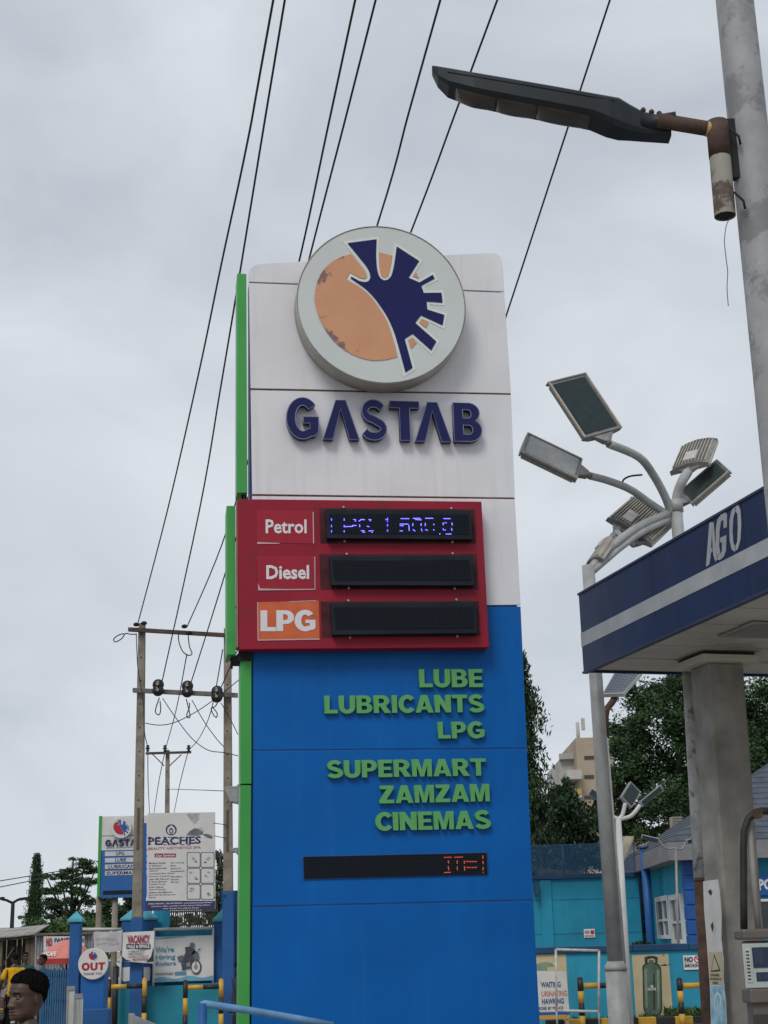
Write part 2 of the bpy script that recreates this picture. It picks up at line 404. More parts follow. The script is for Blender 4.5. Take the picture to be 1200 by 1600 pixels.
# core behind the cladding
cl = [R(391,418), R(783,402), R(786,455), R(803,778), R(811,945), R(830,1400), R(839,1590)]
core = [(x-.015, z-.02) for x, z in cl]; core[0] = (core[0][0]+.02, core[0][1]); core[1] = (core[1][0], core[1][1])
zb = .12
lx = R(392,1590)[0]
MB().prism([(core[-1][0]+.01, zb), (lx, zb), core[0]] + core[1:], .032, .62).build('core', m_bcore, tot)
top_pts = [(389,440),(388.5,426),(391,419),(396,415),(404,412),(470,408.5),(560,404),(680,399),(768,395),(776,396.5),(781,400.5),(784.5,407),(786,420),(788,455.3)]
panel('cladding_panel', top_pts, m_white)
panel('cladding_panel', [(389,442),(788,457.2),(798.5,614.5),(391.5,606.5)], m_white)
panel('cladding_panel', [(391.5,609.5),(798.5,617),(804.5,777.5),(394,772)], m_white)
panel('cladding_panel', [(394,775),(804.5,780),(813.5,945),(395.5,949)], m_white)
panel('cladding_panel', [(395.5,951.5),(813.5,947.5),(823.5,1168.5),(395.5,1171.8)], m_blue)
panel('cladding_panel', [(395.5,1174),(823.5,1170.5),(833,1405.5),(394.5,1416)], m_blue)
pb = PY.poly([(394.5,1418.5),(833.2,1408),(843.5,1600)]); pl0 = R(391.5,1600)
sl = (pb[2][0]-pb[1][0])/(pb[2][1]-pb[1][1])
MB().prism([pb[0], pb[1], pb[2], (pb[2][0]+sl*(.15-pb[2][1]), .15), (pl0[0], .15)], 0, .03).build('cladding_panel', m_blue, tot, .004)
# darker blue and rusty seam strips, and plinth
for a, b in (((395.5,1172.9),(823.5,1169.5)), ((394.5,1417.2),(833.1,1406.7))):
    p = R(*a); q = R(*b)
    MB().prism([(p[0], p[1]-.012), (q[0], q[1]-.012), (q[0], q[1]+.012), (p[0], p[1]+.012)], .006, .029).build('seam', m_bcore, tot)
for a, b in (((391.5,608),(798.5,615.8)), ((394,773.5),(804.5,778.8))):
    p = R(*a); q = R(*b)
    MB().prism([(p[0], p[1]-.007), (q[0], q[1]-.007), (q[0], q[1]+.007), (p[0], p[1]+.007)], .012, .034).build('seam', m_rustline, tot)
MB().box(lx-.25, pb[2][0]+.25, -.2, .8, 0, .15).build('plinth', m_conc, tot, .015)
# green edge strips on the left
def green(x0, x1, xb0, xb1, y0, y1, off0, off1):
    a, b = R(x0, y0, off0), R(x1, y0, off0); c, d = R(xb0, y1, off0), R(xb1, y1, off0)
    return MB().prism([(c[0], c[1]), (d[0], c[1]), (b[0], a[1]), (a[0], a[1])], off0, off1).build('edge_strip', m_green, tot, .006)
green(370.5, 385, 370, 386.5, 427, 770, -.02, .36)
green(354, 367.5, 354, 368.5, 790, 1023, -.1, .30)
green(375.5, 393, 375.5, 393, 1019, 1225, -.02, .36)
g = R(375.5,1227,-.02); g2 = R(392.5,1227,-.02); g3 = R(372.5,1600,-.02); g4 = R(391,1600,-.02)
MB().prism([(g3[0]-.012, .16), (g4[0]-.012, .16), (g2[0], g2[1]), (g[0], g[1])], -.02, .36).build('edge_strip', m_green, tot, .006)
# brackets between strips
for (x, y) in ((379,775),(384,778),(362,1028)):
    a = R(x, y, .1); MB().box(a[0]-.012, a[0]+.012, .08, .12, a[1]-.12, a[1]+.12).build('bracket', m_joint, tot)
# dark soffit tray under the price board strip
a = R(361,1026,0); b = R(392,1021,0)
MB().prism([(a[0], a[1]-.05), (b[0], a[1]-.05), (b[0], b[1]-.0), (a[0]+.08, b[1])], -.05, .3).build('bracket', m_joint, tot)

# price board
BO = -.20
bpts = PY.poly([(371,779.5),(752.5,783.5),(764.5,1011.5),(373.5,1015)], BO)
board = MB().prism(bpts, BO, -.002).build('price_board', m_red, tot, .008)
def bquad(name, pts, mat, off, th, parent=board, bevel=0.0):
    return MB().prism(PY.poly(pts, off), off, off+th).build(name, mat, parent, bevel)
lx0 = bpts[0][0]-.002; 
MB().prism([(lx0-.004, bpts[3][1]+.03), (lx0+.012, bpts[3][1]+.03), (lx0+.0, bpts[0][1]-.02), (lx0-.010, bpts[0][1]-.02)], BO+.015, -.01).build('side_skin', m_redside, board)
DO = BO-.004
for (q, mt) in (([(401,797),(489.5,798),(490,849.5),(401.5,847.5)], m_decal), ([(402,868),(491.5,868.5),(492,921),(402.5,921.5)], m_decal), ([(401.5,941),(498,938.5),(499.5,999),(402,1000.5)], m_orange)):
    bquad('price_label', q, mt, DO, .003)
for q in ([(402,847),(437,848.5),(437,849.5),(402,849.8)], [(488.5,800),(490.2,800),(490.8,849),(489.3,849)], [(491,870),(492.6,870),(493,921),(491.6,921)],
          [(403,911),(406.5,919.5),(447,920.5),(492,920),(492,921.6),(403.5,922.5)], [(402,941),(403.2,941),(404,999),(402.8,1000)], [(452,939.6),(492,937.8),(497,939),(452,940.9)], [(403,999.4),(499,997.6),(499.6,999.4),(403,1001)]):
    bquad('peeling_edge', q, m_paper, DO-.003, .0025)
font_text('Petrol', pbox(PY,415,812,479,834,DO), DO-.003, m_lwhite, board, bold=.022, slope=.012)
font_text('Diesel', pbox(PY,416,883.5,483,905.5,DO), DO-.003, m_lwhite, board, bold=.028, slope=.012)
block_text('LPG', pbox(PY,407,954,493.5,986.5,DO), DO-.0045, .004, m_lwhite, board, t=.29, gap=.02, slope=.01)
disp = []
for q, sm in (([(509,795),(736.5,797.5),(738.5,843),(511,841)], [(499,794),(742,796),(744,849),(501,849)]),
          ([(514.5,868.5),(738,867.5),(741.5,915),(518,914.5)], [(499,866),(745,866),(748,921),(501,921)]),
          ([(516.5,941.5),(744.5,939.5),(746,989.5),(519.5,992)], [(501,940),(748,939),(751,994),(503,996)])):
    bquad('mounting_plate', sm, m_smoke, BO-.003, .0028)
    d = bquad('price_display', q, m_black, BO-.095, .09, bevel=.006); disp.append(d)
    xs = sum(p[0] for p in q)/4; ys = sum(p[1] for p in q)/4
    bquad('led_matrix', [(xs+(x-xs)*.955, ys+(y-ys)*.68) for x, y in q], m_led, BO-.099, .003, d)
    for fx in (.12, .86):
        for j in (0, 1):
            tx = q[0][0]+(q[1][0]-q[0][0])*fx if j == 0 else q[3][0]+(q[2][0]-q[3][0])*fx
            ty_ = (q[0][1]+(q[1][1]-q[0][1])*fx-2.5) if j == 0 else (q[3][1]+(q[2][1]-q[3][1])*fx+5)
            u, z = PY.uv(tx, ty_, BO-.01)
            MB().lathe([(.013,-.03),(.013,0)], 8, (u, BO+.0, z), 'y').build('bolt', m_screw, board)
# lit dots of the upper display and of the ticker
def dots(segs, zs, ox, oy, off, step, r, mat, parent, keep=1.0):
    mb = MB(); rd = random.Random(3)
    for (x0, y0, x1, y1) in segs:
        n = max(1, int(round(math.hypot(x1-x0, y1-y0)/step)))
        for i in range(n+1):
            if rd.random() > keep: continue
            x = x0+(x1-x0)*i/n; y = y0+(y1-y0)*i/n
            u, z = PY.uv(ox+x*zs, oy+y*zs, off)
            mb.add([(u-r, off, z-r), (u+r, off, z-r), (u+r, off, z+r), (u-r, off, z+r)], [(0,1,2,3)])
    o = mb.build('lit_dots', mat, parent); tag(o, kind='stuff')
S1 = []
for x, ys in ((120,(132,140,176,184,210,218)), (205,(132,140,176,184,212,218)), (495,(128,136,148,170,178,206,214))):
    S1 += [(x, y, x+.1, y) for y in ys]
S1 += [(484,136,488,137), (206,184,262,182), (262,176,284,176), (268,136,282,138), (280,146,281,147), (305,146,314,140), (318,136,340,137), (308,172,309,184), (372,136,384,138), (378,144,379,144), (320,210,338,212), (330,220,342,221), (372,212,398,212), (360,182,370,184), (391,222,392,222),
       (586,130,638,130), (580,166,632,167), (580,176,600,178), (580,212,594,212), (638,176,640,208), (668,128,712,128), (682,136,720,138), (664,164,664,176), (668,204,678,212), (720,164,720,176), (722,200,726,212), (750,128,798,128), (748,162,748,176), (750,204,762,208), (804,168,806,170), (804,204,806,206),
       (872,130,914,130), (868,160,868,170), (880,158,888,158), (926,160,928,172), (868,198,870,206), (880,206,882,206), (924,196,926,208), (888,233,920,233), (844,232,846,232)]
dots(S1, .23333, 490, 780, BO-.105, 6.2, .0044, m_ledon, disp[0])
# ticker
tk = MB().prism(PY.poly([(472.5,1337.5),(761.5,1331),(763.3,1367.5),(473.5,1375)], -.012), -.012, .001).build('ticker_frame', m_bcore, tot, .004)
MB().prism(PY.poly([(474,1339),(760.3,1332.6),(761.8,1366),(475,1373.5)], -.016), -.016, -.0125).build('led_matrix', m_led, tk)
S2 = [(880,74,918,73), (940,73,985,72), (902,95,903,106), (902,128,904,146), (880,163,914,161), (954,95,954,108), (954,130,955,146), (996,96,996,108), (996,128,998,148), (1008,98,1066,98), (1010,133,1034,133), (1044,133,1066,132), (1104,66,1105,78), (1104,98,1106,110), (1105,134,1106,146), (1106,162,1107,162)]
dots(S2, .26667, 460, 1320, -.02, 7.0, .0052, m_ledred, tk)

# green words
G = [('LUBE',655,1045.5,754.5,1073.5,.0), ('LUBRICANTS',507,1086.5,756,1114,.004), ('LPG',684.5,1127.5,757.5,1153.5,.0), ('SUPERMART',511,1187,759.5,1214,.004), ('ZAMZAM',592.5,1226.5,765,1254,.006), ('CINEMAS',586.5,1268,766.5,1296.5,.004)]
for s, x0, y0, x1, y1, sl in G:
    block_text(s, pbox(PY, x0, y0, x1, y1, -.05), -.05, .05, m_lgreen, tot, t=.26, gap=.07, bevel=0, slope=sl)
# GASTAB in built-up letters; one box for each letter
GZ = lambda x, y: (430+x*.28333, 610+y*.28333)
for ch, x0, y0, x1, y1, t_, ty in (('G',62,44,243,264,.25,.165), ('Λ',263,54,462,270,.27,.2), ('S',474,52,614,274,.26,.165), ('T',634,60,796,276,.27,.175), ('Λ',770,66,968,282,.27,.2), ('B',984,70,1138,282,.27,.2)):
    a = GZ(x0, y0); b = GZ(x1, y1)
    bx = pbox(PY, a[0], a[1], b[0], b[1], -.10)
    block_text(ch, bx, -.10, .085, m_navy, tot, t=t_, ty=ty, trim=(.006, m_trim))
# round logo
LO = -.30
LZ = lambda pts: [(460+x*.225, 345+y*.225) for x, y in pts]
c = R(596.4, 475.0, LO); rx = (R(727.2,475,LO)[0]-R(465.6,475,LO)[0])/2; rz = (R(596.4,351,LO)[1]-R(596.4,599.3,LO)[1])/2
r_ = (rx+rz)/2
disc = MB().lathe([(r_-.02,0),(r_,.012),(r_,-LO-.02)], 72, (c[0], LO, c[1]), 'y').build('logo_disc', m_rim, tot)
MB().lathe([(r_-.012,0),(r_-.012,.008)], 72, (c[0], LO-.008, c[1]), 'y', False).build('disc_face', m_face, disc)
ring = [(r_*.995, 0), (r_*1.002, .004), (r_*1.002, .018), (r_*.985, .018), (r_*.985, 0)]
MB().lathe(ring, 72, (c[0], LO-.012, c[1]), 'y', True, False).build('disc_trim', m_rim, disc)
P1 = [(368,157),(570,130),(566,250),(572,330),(582,375),(598,402),(622,416),(650,410),(672,385),(684,345),(695,290),(710,180),(866,281),(792,397),(868,430),(960,376),(973,403),(880,453),(898,503),(1020,501),(1028,570),(917,562),(922,618),(1040,655),(1028,727),(878,658),(838,710),(985,840),(950,902),(820,787),(765,822),(820,1022),(770,1055),(735,925),(718,862),(700,800),(682,750),(660,700),(632,648),(600,600),(567,553),(530,510),(496,477),(460,450),(390,402),(395,390),(450,420),(478,427),(502,426),(518,416),(527,396),(524,370),(515,347),(500,320),(440,245)]
O1 = [(395,232),(445,295),(472,328),(490,355),(500,373),(503,388),(496,401),(470,402),(430,385),(388,362),(355,405),(420,440),(463,467),(503,500),(540,540),(572,582),(605,630),(632,675),(656,725),(676,785),(692,845),(714,945),(640,965),(555,972),(500,964),(450,950),(398,928),(350,900),(303,864),(260,820),(227,778),(198,730),(175,685),(157,635),(145,590),(140,545),(142,500),(150,455),(163,412),(182,372),(210,332),(245,298),(285,270),(335,248)]
O2 = [(588,220),(678,243),(672,300),(662,350),(650,388),(625,399),(604,388),(594,350),(589,290)]
O3 = [(845,362),(865,402),(823,385)]; O4 = [(888,683),(930,707),(915,745),(868,712)]; O5 = [(820,815),(848,848),(808,888),(792,830)]
lp = lambda P: PY.poly(LZ(P), LO-.01)
def flatpoly(name, poly, y, mat, parent): return MB().prism(poly, y, y+.003).build(name, mat, parent)
flatpoly('logo_outline', grow(lp(P1), .032), LO-.0125, m_halo, disc)
m_worn = bpy.data.materials.new('sun bleached orange film'); m_worn.use_nodes = True
def _worn():
    N = m_worn.node_tree.nodes; L = m_worn.node_tree.links; b = N['Principled BSDF']; b.inputs['Roughness'].default_value = .45
    tc = N.new('ShaderNodeTexCoord')
    ds = N.new('ShaderNodeVectorMath'); ds.operation = 'DISTANCE'; ds.inputs[1].default_value = (c[0]+.07, LO, c[1]+.02); L.new(tc.outputs['Object'], ds.inputs[0])
    n = N.new('ShaderNodeTexNoise'); n.inputs['Scale'].default_value = 7; n.inputs['Detail'].default_value = 7; n.inputs['Roughness'].default_value = .7; L.new(tc.outputs['Object'], n.inputs['Vector'])
    r = N.new('ShaderNodeMapRange'); r.inputs['From Min'].default_value = r_*.46; r.inputs['From Max'].default_value = r_*.80; r.inputs['To Max'].default_value = .34; L.new(ds.outputs['Value'], r.inputs['Value'])
    a = N.new('ShaderNodeMath'); a.operation = 'ADD'; L.new(n.outputs['Fac'], a.inputs[0]); L.new(r.outputs[0], a.inputs[1])
    s = N.new('ShaderNodeMapRange'); s.inputs['From Min'].default_value = .86; s.inputs['From Max'].default_value = .92; L.new(a.outputs[0], s.inputs['Value'])
    n2 = N.new('ShaderNodeTexNoise'); n2.inputs['Scale'].default_value = 3; L.new(tc.outputs['Object'], n2.inputs['Vector'])
    x = N.new('ShaderNodeMix'); x.data_type = 'RGBA'; x.inputs['A'].default_value = (.53,.235,.125,1); x.inputs['B'].default_value = (.60,.31,.165,1); L.new(n2.outputs['Fac'], x.inputs['Factor'])
    y = N.new('ShaderNodeMix'); y.data_type = 'RGBA'; y.inputs['B'].default_value = (.20,.105,.10,1); L.new(x.outputs['Result'], y.inputs['A']); L.new(s.outputs[0], y.inputs['Factor'])
    L.new(y.outputs['Result'], b.inputs['Base Color'])
_worn()
for P in (O1, O2, O3, O4, O5): flatpoly('orange_emblem', lp(P), LO-.0165 if P is not O1 else LO-.0160, m_worn, disc)
flatpoly('blue_emblem', lp(P1), LO-.020, m_navyf, disc)
# small wall lamp on the totem's rear left

# ================================================================== canopy on the right
m_fblue = M('fascia navy', (.010,.028,.086), .5, spec=.25, bump=.25, bscale=2.2, var=.16, scale=.9, streak=.35, streakcol=(.04,.05,.09), spots=.3, spotcol=(.022,.036,.085), spotscale=2, spotlo=.6)
m_fgrey = M('fascia stripe', (.36,.37,.39), .65, var=.14, scale=2.2, spots=.3, spotcol=(.26,.26,.27), spotscale=5, spotlo=.6)
m_soff = M('dirty soffit board', (.52,.48,.41), .7, var=.16, scale=.8, spots=.5, spotcol=(.25,.22,.18), spotscale=1.4, spotlo=.58, bump=.05)
m_soffd = M('soffit joint', (.05,.045,.04), .9, var=.2)
m_col = M('stained concrete render', (.285,.272,.245), .88, var=.26, scale=2.2, bump=.3, bscale=35, spots=.45, spotcol=(.32,.30,.265), spotscale=1.6, spotlo=.60, streak=.25, streakcol=(.15,.135,.115))
m_peel = M('peeling pole paint', (.48,.48,.47), .7, var=.22, scale=6, spots=.8, spotcol=(.12,.115,.11), spotscale=5, spotlo=.55, streak=.3)
m_rust = M('rusty steel', (.075,.045,.034), .85, var=.35, scale=8, bump=.2)
ZS = 4.6
C0 = atz(911.5, 1047, ZS); C1 = atz(1200, 917, ZS); Cb = atz(1200, 1055.5, ZS)
fd = (C1-C0); fd.z = 0; fd.normalize(); rd = (Cb-C0); rd.z = 0; rd.normalize()
rd = (rd-fd*rd.dot(fd)).normalized()
yawF = math.degrees(math.atan2(fd.y, fd.x))
FA = Pl(0, 0, 0, yawF, O=C0)            # fascia plane: u runs toward the viewer; off runs to the inside of the canopy (rd)
can = pthing('canopy', 'flat filling station canopy with navy fascia and grey stripe', 'canopy', FA)
zt = FA.uv(910.5, 925)[1]
LEN, DEP = 9.5, 7.0
zs1 = FA.uv(911, 988)[1]; zs2 = FA.uv(911.5, 1010)[1]
inw = 1 if FA.nb.dot(rd) > 0 else -1
def fbox(name, u0, u1, o0, o1, z0, z1, mat, parent=can, bevel=.004): return MB().box(u0, u1, min(o0*inw, o1*inw), max(o0*inw, o1*inw), z0, z1).build(name, mat, parent, bevel)
for i in range(5):
    fbox('fascia_panel', i*1.9+(0 if i == 0 else .004), (i+1)*1.9-.004, .0, .04, ZS-.03, zt, m_fblue)
fbox('fascia_stripe', -.004, LEN, -.004, .0, zs2, zs1, m_fgrey, bevel=0)
for z in (ZS-.03, zt):
    fbox('fascia_edge', -.01, LEN, -.012, .05, z-.012, z+.012, M('fascia edge', (.03,.04,.09), .6, var=.2), bevel=0)
# end fascia, seen from behind its corner
fbox('end_fascia', -.006, .04, .042, DEP, ZS-.03, zt, m_fblue)
fbox('roof_sheet', .05, LEN, .05, DEP, zt-.25, zt-.2, m_metal)
npl = 26
for i in range(npl):
    a = .045+i*(LEN-.05)/npl; b = a+(LEN-.05)/npl-.022
    fbox('soffit_board', a, b, .045, DEP, ZS+random.uniform(-.006,.004), ZS+.03, m_soff, bevel=.003)
fbox('soffit_backing', .045, LEN, .045, DEP, ZS+.032, ZS+.06, m_soffd, bevel=0)
# AGO stencilled on the fascia
zA = lambda x, y: (790+x*.34167, 560+y*.34167)
def fpoly(pts): return [FA.uv(*zA(x, y), -.004*1) for x, y in pts]
AGO = [[(917,950),(932,755),(940,750),(942,790),(936,905),(930,942)], [(936,745),(950,742),(962,922),(958,928),(946,934)][0:4], [(936,870),(944,868),(944,884),(936,888)],
       [(962,780),(968,740),(985,715),(1005,706),(1011,716),(1010,770),(998,775),(996,735),(984,745),(977,790),(975,860),(980,890),(968,900),(962,860)],
       [(970,905),(984,893),(990,880),(990,838),(982,840),(982,822),(1008,810),(1006,880),(997,905),(980,920),(970,920)],
       [(1024,745),(1032,700),(1046,680),(1047,705),(1040,730),(1036,790),(1040,845),(1047,860),(1047,882),(1034,872),(1025,830)],
       [(1052,676),(1062,672),(1072,695),(1076,760),(1072,830),(1062,868),(1052,878),(1052,858),(1060,840),(1063,775),(1061,710),(1052,698)]]
for P in AGO[:1]+AGO[2:]: MB().prism(grow(fpoly(P), .004), -.004*inw, -.001*inw).build('letter', m_fgrey, can)
MB().prism(fpoly([(940,752),(950,748),(966,918),(960,930),(950,900)]), -.0045*inw, -.001*inw).build('letter', m_fgrey, can)
# access hatch in the soffit
lc = FA.loc(atz(1196, 982, ZS))
mbx = MB().box(lc.x-.35, lc.x+.35, lc.y-.35, lc.y+.35, ZS-.03, ZS-.008).build('soffit_hatch', M('hatch frame', (.3,.29,.27), .5), can, .006)
MB().box(lc.x-.29, lc.x+.29, lc.y-.29, lc.y+.29, ZS-.036, ZS-.031).build('hatch_cover', M('hatch board', (.24,.22,.19), .7), mbx)

# column under the canopy
Dc = 15.7
ct = at(1108, 1056, Dc); cb = at(1137, 1600, Dc)
lean = Vector(((cb.x-ct.x)/(ct.z-cb.z), 0, 0))       # it leans a little
base = Vector((ct.x+lean.x*ct.z*.55, ct.y, 0))
colm = thing('canopy_column', 'square grey concrete column holding up the canopy', 'column', base)
def lv(p): return (p[0]-base.x, p[1]-base.y)
e0 = Vector((ct.x, ct.y)); fr = Vector((rd.x, rd.y)); bk = -Vector((fd.x, fd.y))
# near vertical edge e0; front face runs along fr, left face runs back along bk
def ring_at(z, grow_=0.0):
    x = base.x+(ct.x-base.x)*z/ct.z
    o = Vector((x, ct.y)); a = o-fr*grow_-bk*(-grow_)*-1
    p0 = o-fr*grow_-bk*grow_; p1 = o+fr*(.42+grow_)-bk*grow_; p2 = o+fr*(.42+grow_)+bk*(.42+grow_); p3 = o-fr*grow_+bk*(.42+grow_)
    return [(p.x-base.x, p.y-base.y, z) for p in (p0, p1, p2, p3)]
MB().hexa(ring_at(.15), ring_at(ZS-.12)).build('shaft', m_col, colm, .02)
MB().hexa(ring_at(ZS-.12, .11), ring_at(ZS-.05, .14)).build('capital', m_soff, colm, .008)
MB().hexa(ring_at(ZS-.05, .09), ring_at(ZS-.012, .09)).build('capital_gap', m_soffd, colm)  # dark gap above the capital, its shade put into the colour
MB().hexa(ring_at(0, .2), ring_at(.15, .2)).build('base_block', m_conc, colm, .015)
# steel downpipe beside the column
pa = at(1076, 1046, 16.6); pb_ = at(1108, 1600, 16.6)
dx = (pb_.x-pa.x)/(pa.z-pb_.z); p0 = Vector((pa.x+dx*pa.z, 16.6, 0))
dpipe = thing('steel_post', 'weathered round post with peeling paint and rusty foot beside canopy column', 'post', p0)
zj = at(1090,1375,16.6).z
P = lambda z: (-dx*z, 0, z)
MB().tube([P(zj), P(ZS-.03)], [.078,.074], 16).build('upper_shaft', m_peel, dpipe)
MB().tube([P(0), P(zj)], [.078,.078], 16).build('rusty_foot', m_rust, dpipe)
MB().tube([P(zj-.02), P(zj+.02)], .081, 16).build('joint_ring', m_rust, dpipe)
# long worn notice strip on the column's left face
Dn = Dc-.02
NP = Pl(0, 0, 0, yawF+180 if inw > 0 else yawF+180, O=(ct.x, ct.y, 0))
# plane of the column's left face (its u runs from back to front)
NP = Pl(0, 0, 0, math.degrees(math.atan2(-bk.y, -bk.x)), O=(at(1117,1480,Dc).x-.03, ct.y-.05, 0))
m_notice = M('worn notice vinyl', (.56,.555,.53), .6, var=.08, scale=4, spots=.5, spotcol=(.4,.38,.34), spotscale=5, spotlo=.6)
noti = pthing('notice_strip', 'tall worn white notice strip with warning triangle taped to the concrete column', 'notice', NP)
yo = -.012 
NQ = lambda pts, o=yo: NP.poly(pts, o)
MB().prism(NQ([(1098.5,1377),(1121,1374),(1124,1395),(1127,1430),(1126.5,1468),(1130,1500),(1130,1530),(1134,1570),(1135,1602),(1111,1602),(1109,1540),(1104,1470),(1100,1420)]), yo, yo+.006).build('vinyl', m_notice, noti)
m_ink = M('black ink', (.03,.03,.03), .6, var=0); m_beige = M('beige print', (.46,.40,.27), .6, var=.1); m_cyan = M('faded cyan print', (.25,.46,.56), .6, var=.3, scale=9)
MB().prism(NQ([(1106.5,1488),(1128.5,1487),(1130,1538),(1109.5,1538)], yo-.003), yo-.003, yo-.001).build('print_patch', m_beige, noti)
MB().prism(NQ([(1109.5,1541),(1130.5,1540),(1133.5,1575),(1134,1602),(1112,1602)], yo-.003), yo-.003, yo-.001).build('print_patch', m_cyan, noti)
tri = NQ([(1110.5,1518.5),(1116,1491),(1125.5,1517)], yo-.006); tin = grow(tri, -.014)
MB().prism(tri, yo-.006, yo-.004).build('warning_triangle', m_ink, noti); MB().prism(tin, yo-.009, yo-.0065).build('triangle_face', m_beige, noti)
for i, (s, x0, x1) in enumerate((('DANGER',1110,1124), ('HAZARDOUS',1109,1127), ('AREA',1113,1122))):
    bx = pbox(NP, x0, 1521.5+i*6, x1, 1525.5+i*6, yo-.006); font_text(s, bx, yo-.006, m_ink, noti, bold=.02)
for (x, y, w_, h_) in ((1110,1394,4,5), (1113,1448,2.5,8)):
    q = NQ([(x-w_,y-h_*.2),(x,y-h_),(x+w_*.6,y),(x,y+h_)], yo-.006); MB().prism(q, yo-.006, yo-.004).build('symbol', m_ink, noti)
ringp = [(1121+6*math.cos(t), 1566+15*math.sin(t)) for t in np.linspace(0, 2*PI, 25)[:-1]]
MB().prism(NQ(ringp, yo-.006), yo-.006, yo-.004).build('symbol', M('pale print', (.55,.6,.6), .6), noti)
rin = [(1121+4*math.cos(t), 1566+12*math.sin(t)) for t in np.linspace(0, 2*PI, 25)[:-1]]
MB().prism(NQ(rin, yo-.009), yo-.009, yo-.0065).build('symbol', m_cyan, noti)

# ================================================================== fuel dispenser
DP = Pl(1200, 1520, 13.6, 4)
m_taupe = M('taupe enamel', (.125,.108,.095), .45, var=.12, scale=2, streak=.2)
m_cream = M('dispenser face', (.42,.47,.44), .4, var=.06)
m_dkblue = M('display bezel blue', (.02,.035,.075), .3, var=.1)
disp_ = pthing('fuel_dispenser', 'taupe fuel dispenser with pale panel and dark meter windows', 'dispenser', DP)
a = DP.uv(1159, 1452); b0 = DP.uv(1163, 1560)
x0 = a[0]; x1 = x0+1.15; zt_ = a[1]
MB().box(x0+.05, x1-.05, .03, .24, .16, zt_-.1).build('cabinet', m_taupe, disp_, .02)
hd = MB().box(x0, x1, -.02, .27, zt_-.09, zt_).build('hood', m_taupe, disp_, .02)
z1 = DP.uv(1180,1545)[1]; z2 = DP.uv(1180,1568)[1]
MB().box(x0+.02, x1-.02, -.01, .255, z2, z1).build('ledge', m_taupe, disp_, .015)
q = pbox(DP, 1163, 1474, 1200, 1544)
fc = MB().box(q[0], x1-.1, .005, .028, q[2], q[3]).build('face_panel', m_cream, disp_, .006)
for (X0,Y0,X1,Y1) in ((1176,1480,1200,1512), (1182,1519,1200,1533)):
    r = pbox(DP, X0, Y0, X1, Y1); MB().box(r[0], r[1]+.5, -.003, .004, r[2], r[3]).build('meter_window', m_dkblue, fc, .003)
for (X0,Y0,X1,Y1) in ((1178,1483,1192,1507), (1183.5,1522,1189,1531), (1193,1523,1205,1530)):
    r = pbox(DP, X0, Y0, X1, Y1); MB().box(r[0], r[1], -.007, -.0035, r[2], r[3]).build('display_glass', M('lcd grey', (.03,.05,.09), .2), fc)
r = pbox(DP, 1165.5, 1481, 1174, 1535); MB().box(r[0], r[1], -.002, .0045, r[2], r[3]).build('price_scale', M('price scale paper', (.5,.52,.48), .5), fc)
for i in range(9):
    zz = r[2]+(r[3]-r[2])*(i+.7)/10; MB().box(r[0]+.008, r[1]-.012, -.0045, -.0023, zz, zz+.012).build('tick', m_ink, fc)
r = pbox(DP, 1180, 1585, 1215, 1640); MB().box(r[0], r[1]+.3, .012, .03, .3, r[3]).build('lower_door', M('dark door', (.05,.045,.04), .5), disp_, .004)
MB().box(x0-.3, x1+2.0, -.35, 1.0, 0, .16).build('island', m_conc, disp_, .02)
# hose mast arching over the dispenser
pts = [(1173,1460),(1172.5,1400),(1172,1330),(1173,1295),(1179,1277),(1189,1268),(1202,1264),(1225,1264)]
m_hose = M('black hose', (.022,.02,.019), .6, var=.2)
W_ = [DP.uv(x, y) for x, y in pts]
MB().tube([(u, .2, z) for u, z in W_], .033, 12).build('hose_mast', m_hose, disp_)
tp = DP.uv(1192,1269); MB().lathe([(.05,0),(.05,.03)], 12, (tp[0], .15, tp[1]), 'y').build('clamp', m_rust, disp_)
u, z = DP.uv(1182,1272); MB().tube([(u+.0,.26,z_) for z_ in (zt_-.05, z)], .028, 12).build('mast_post', M('pale mast', (.3,.29,.26), .6), disp_)

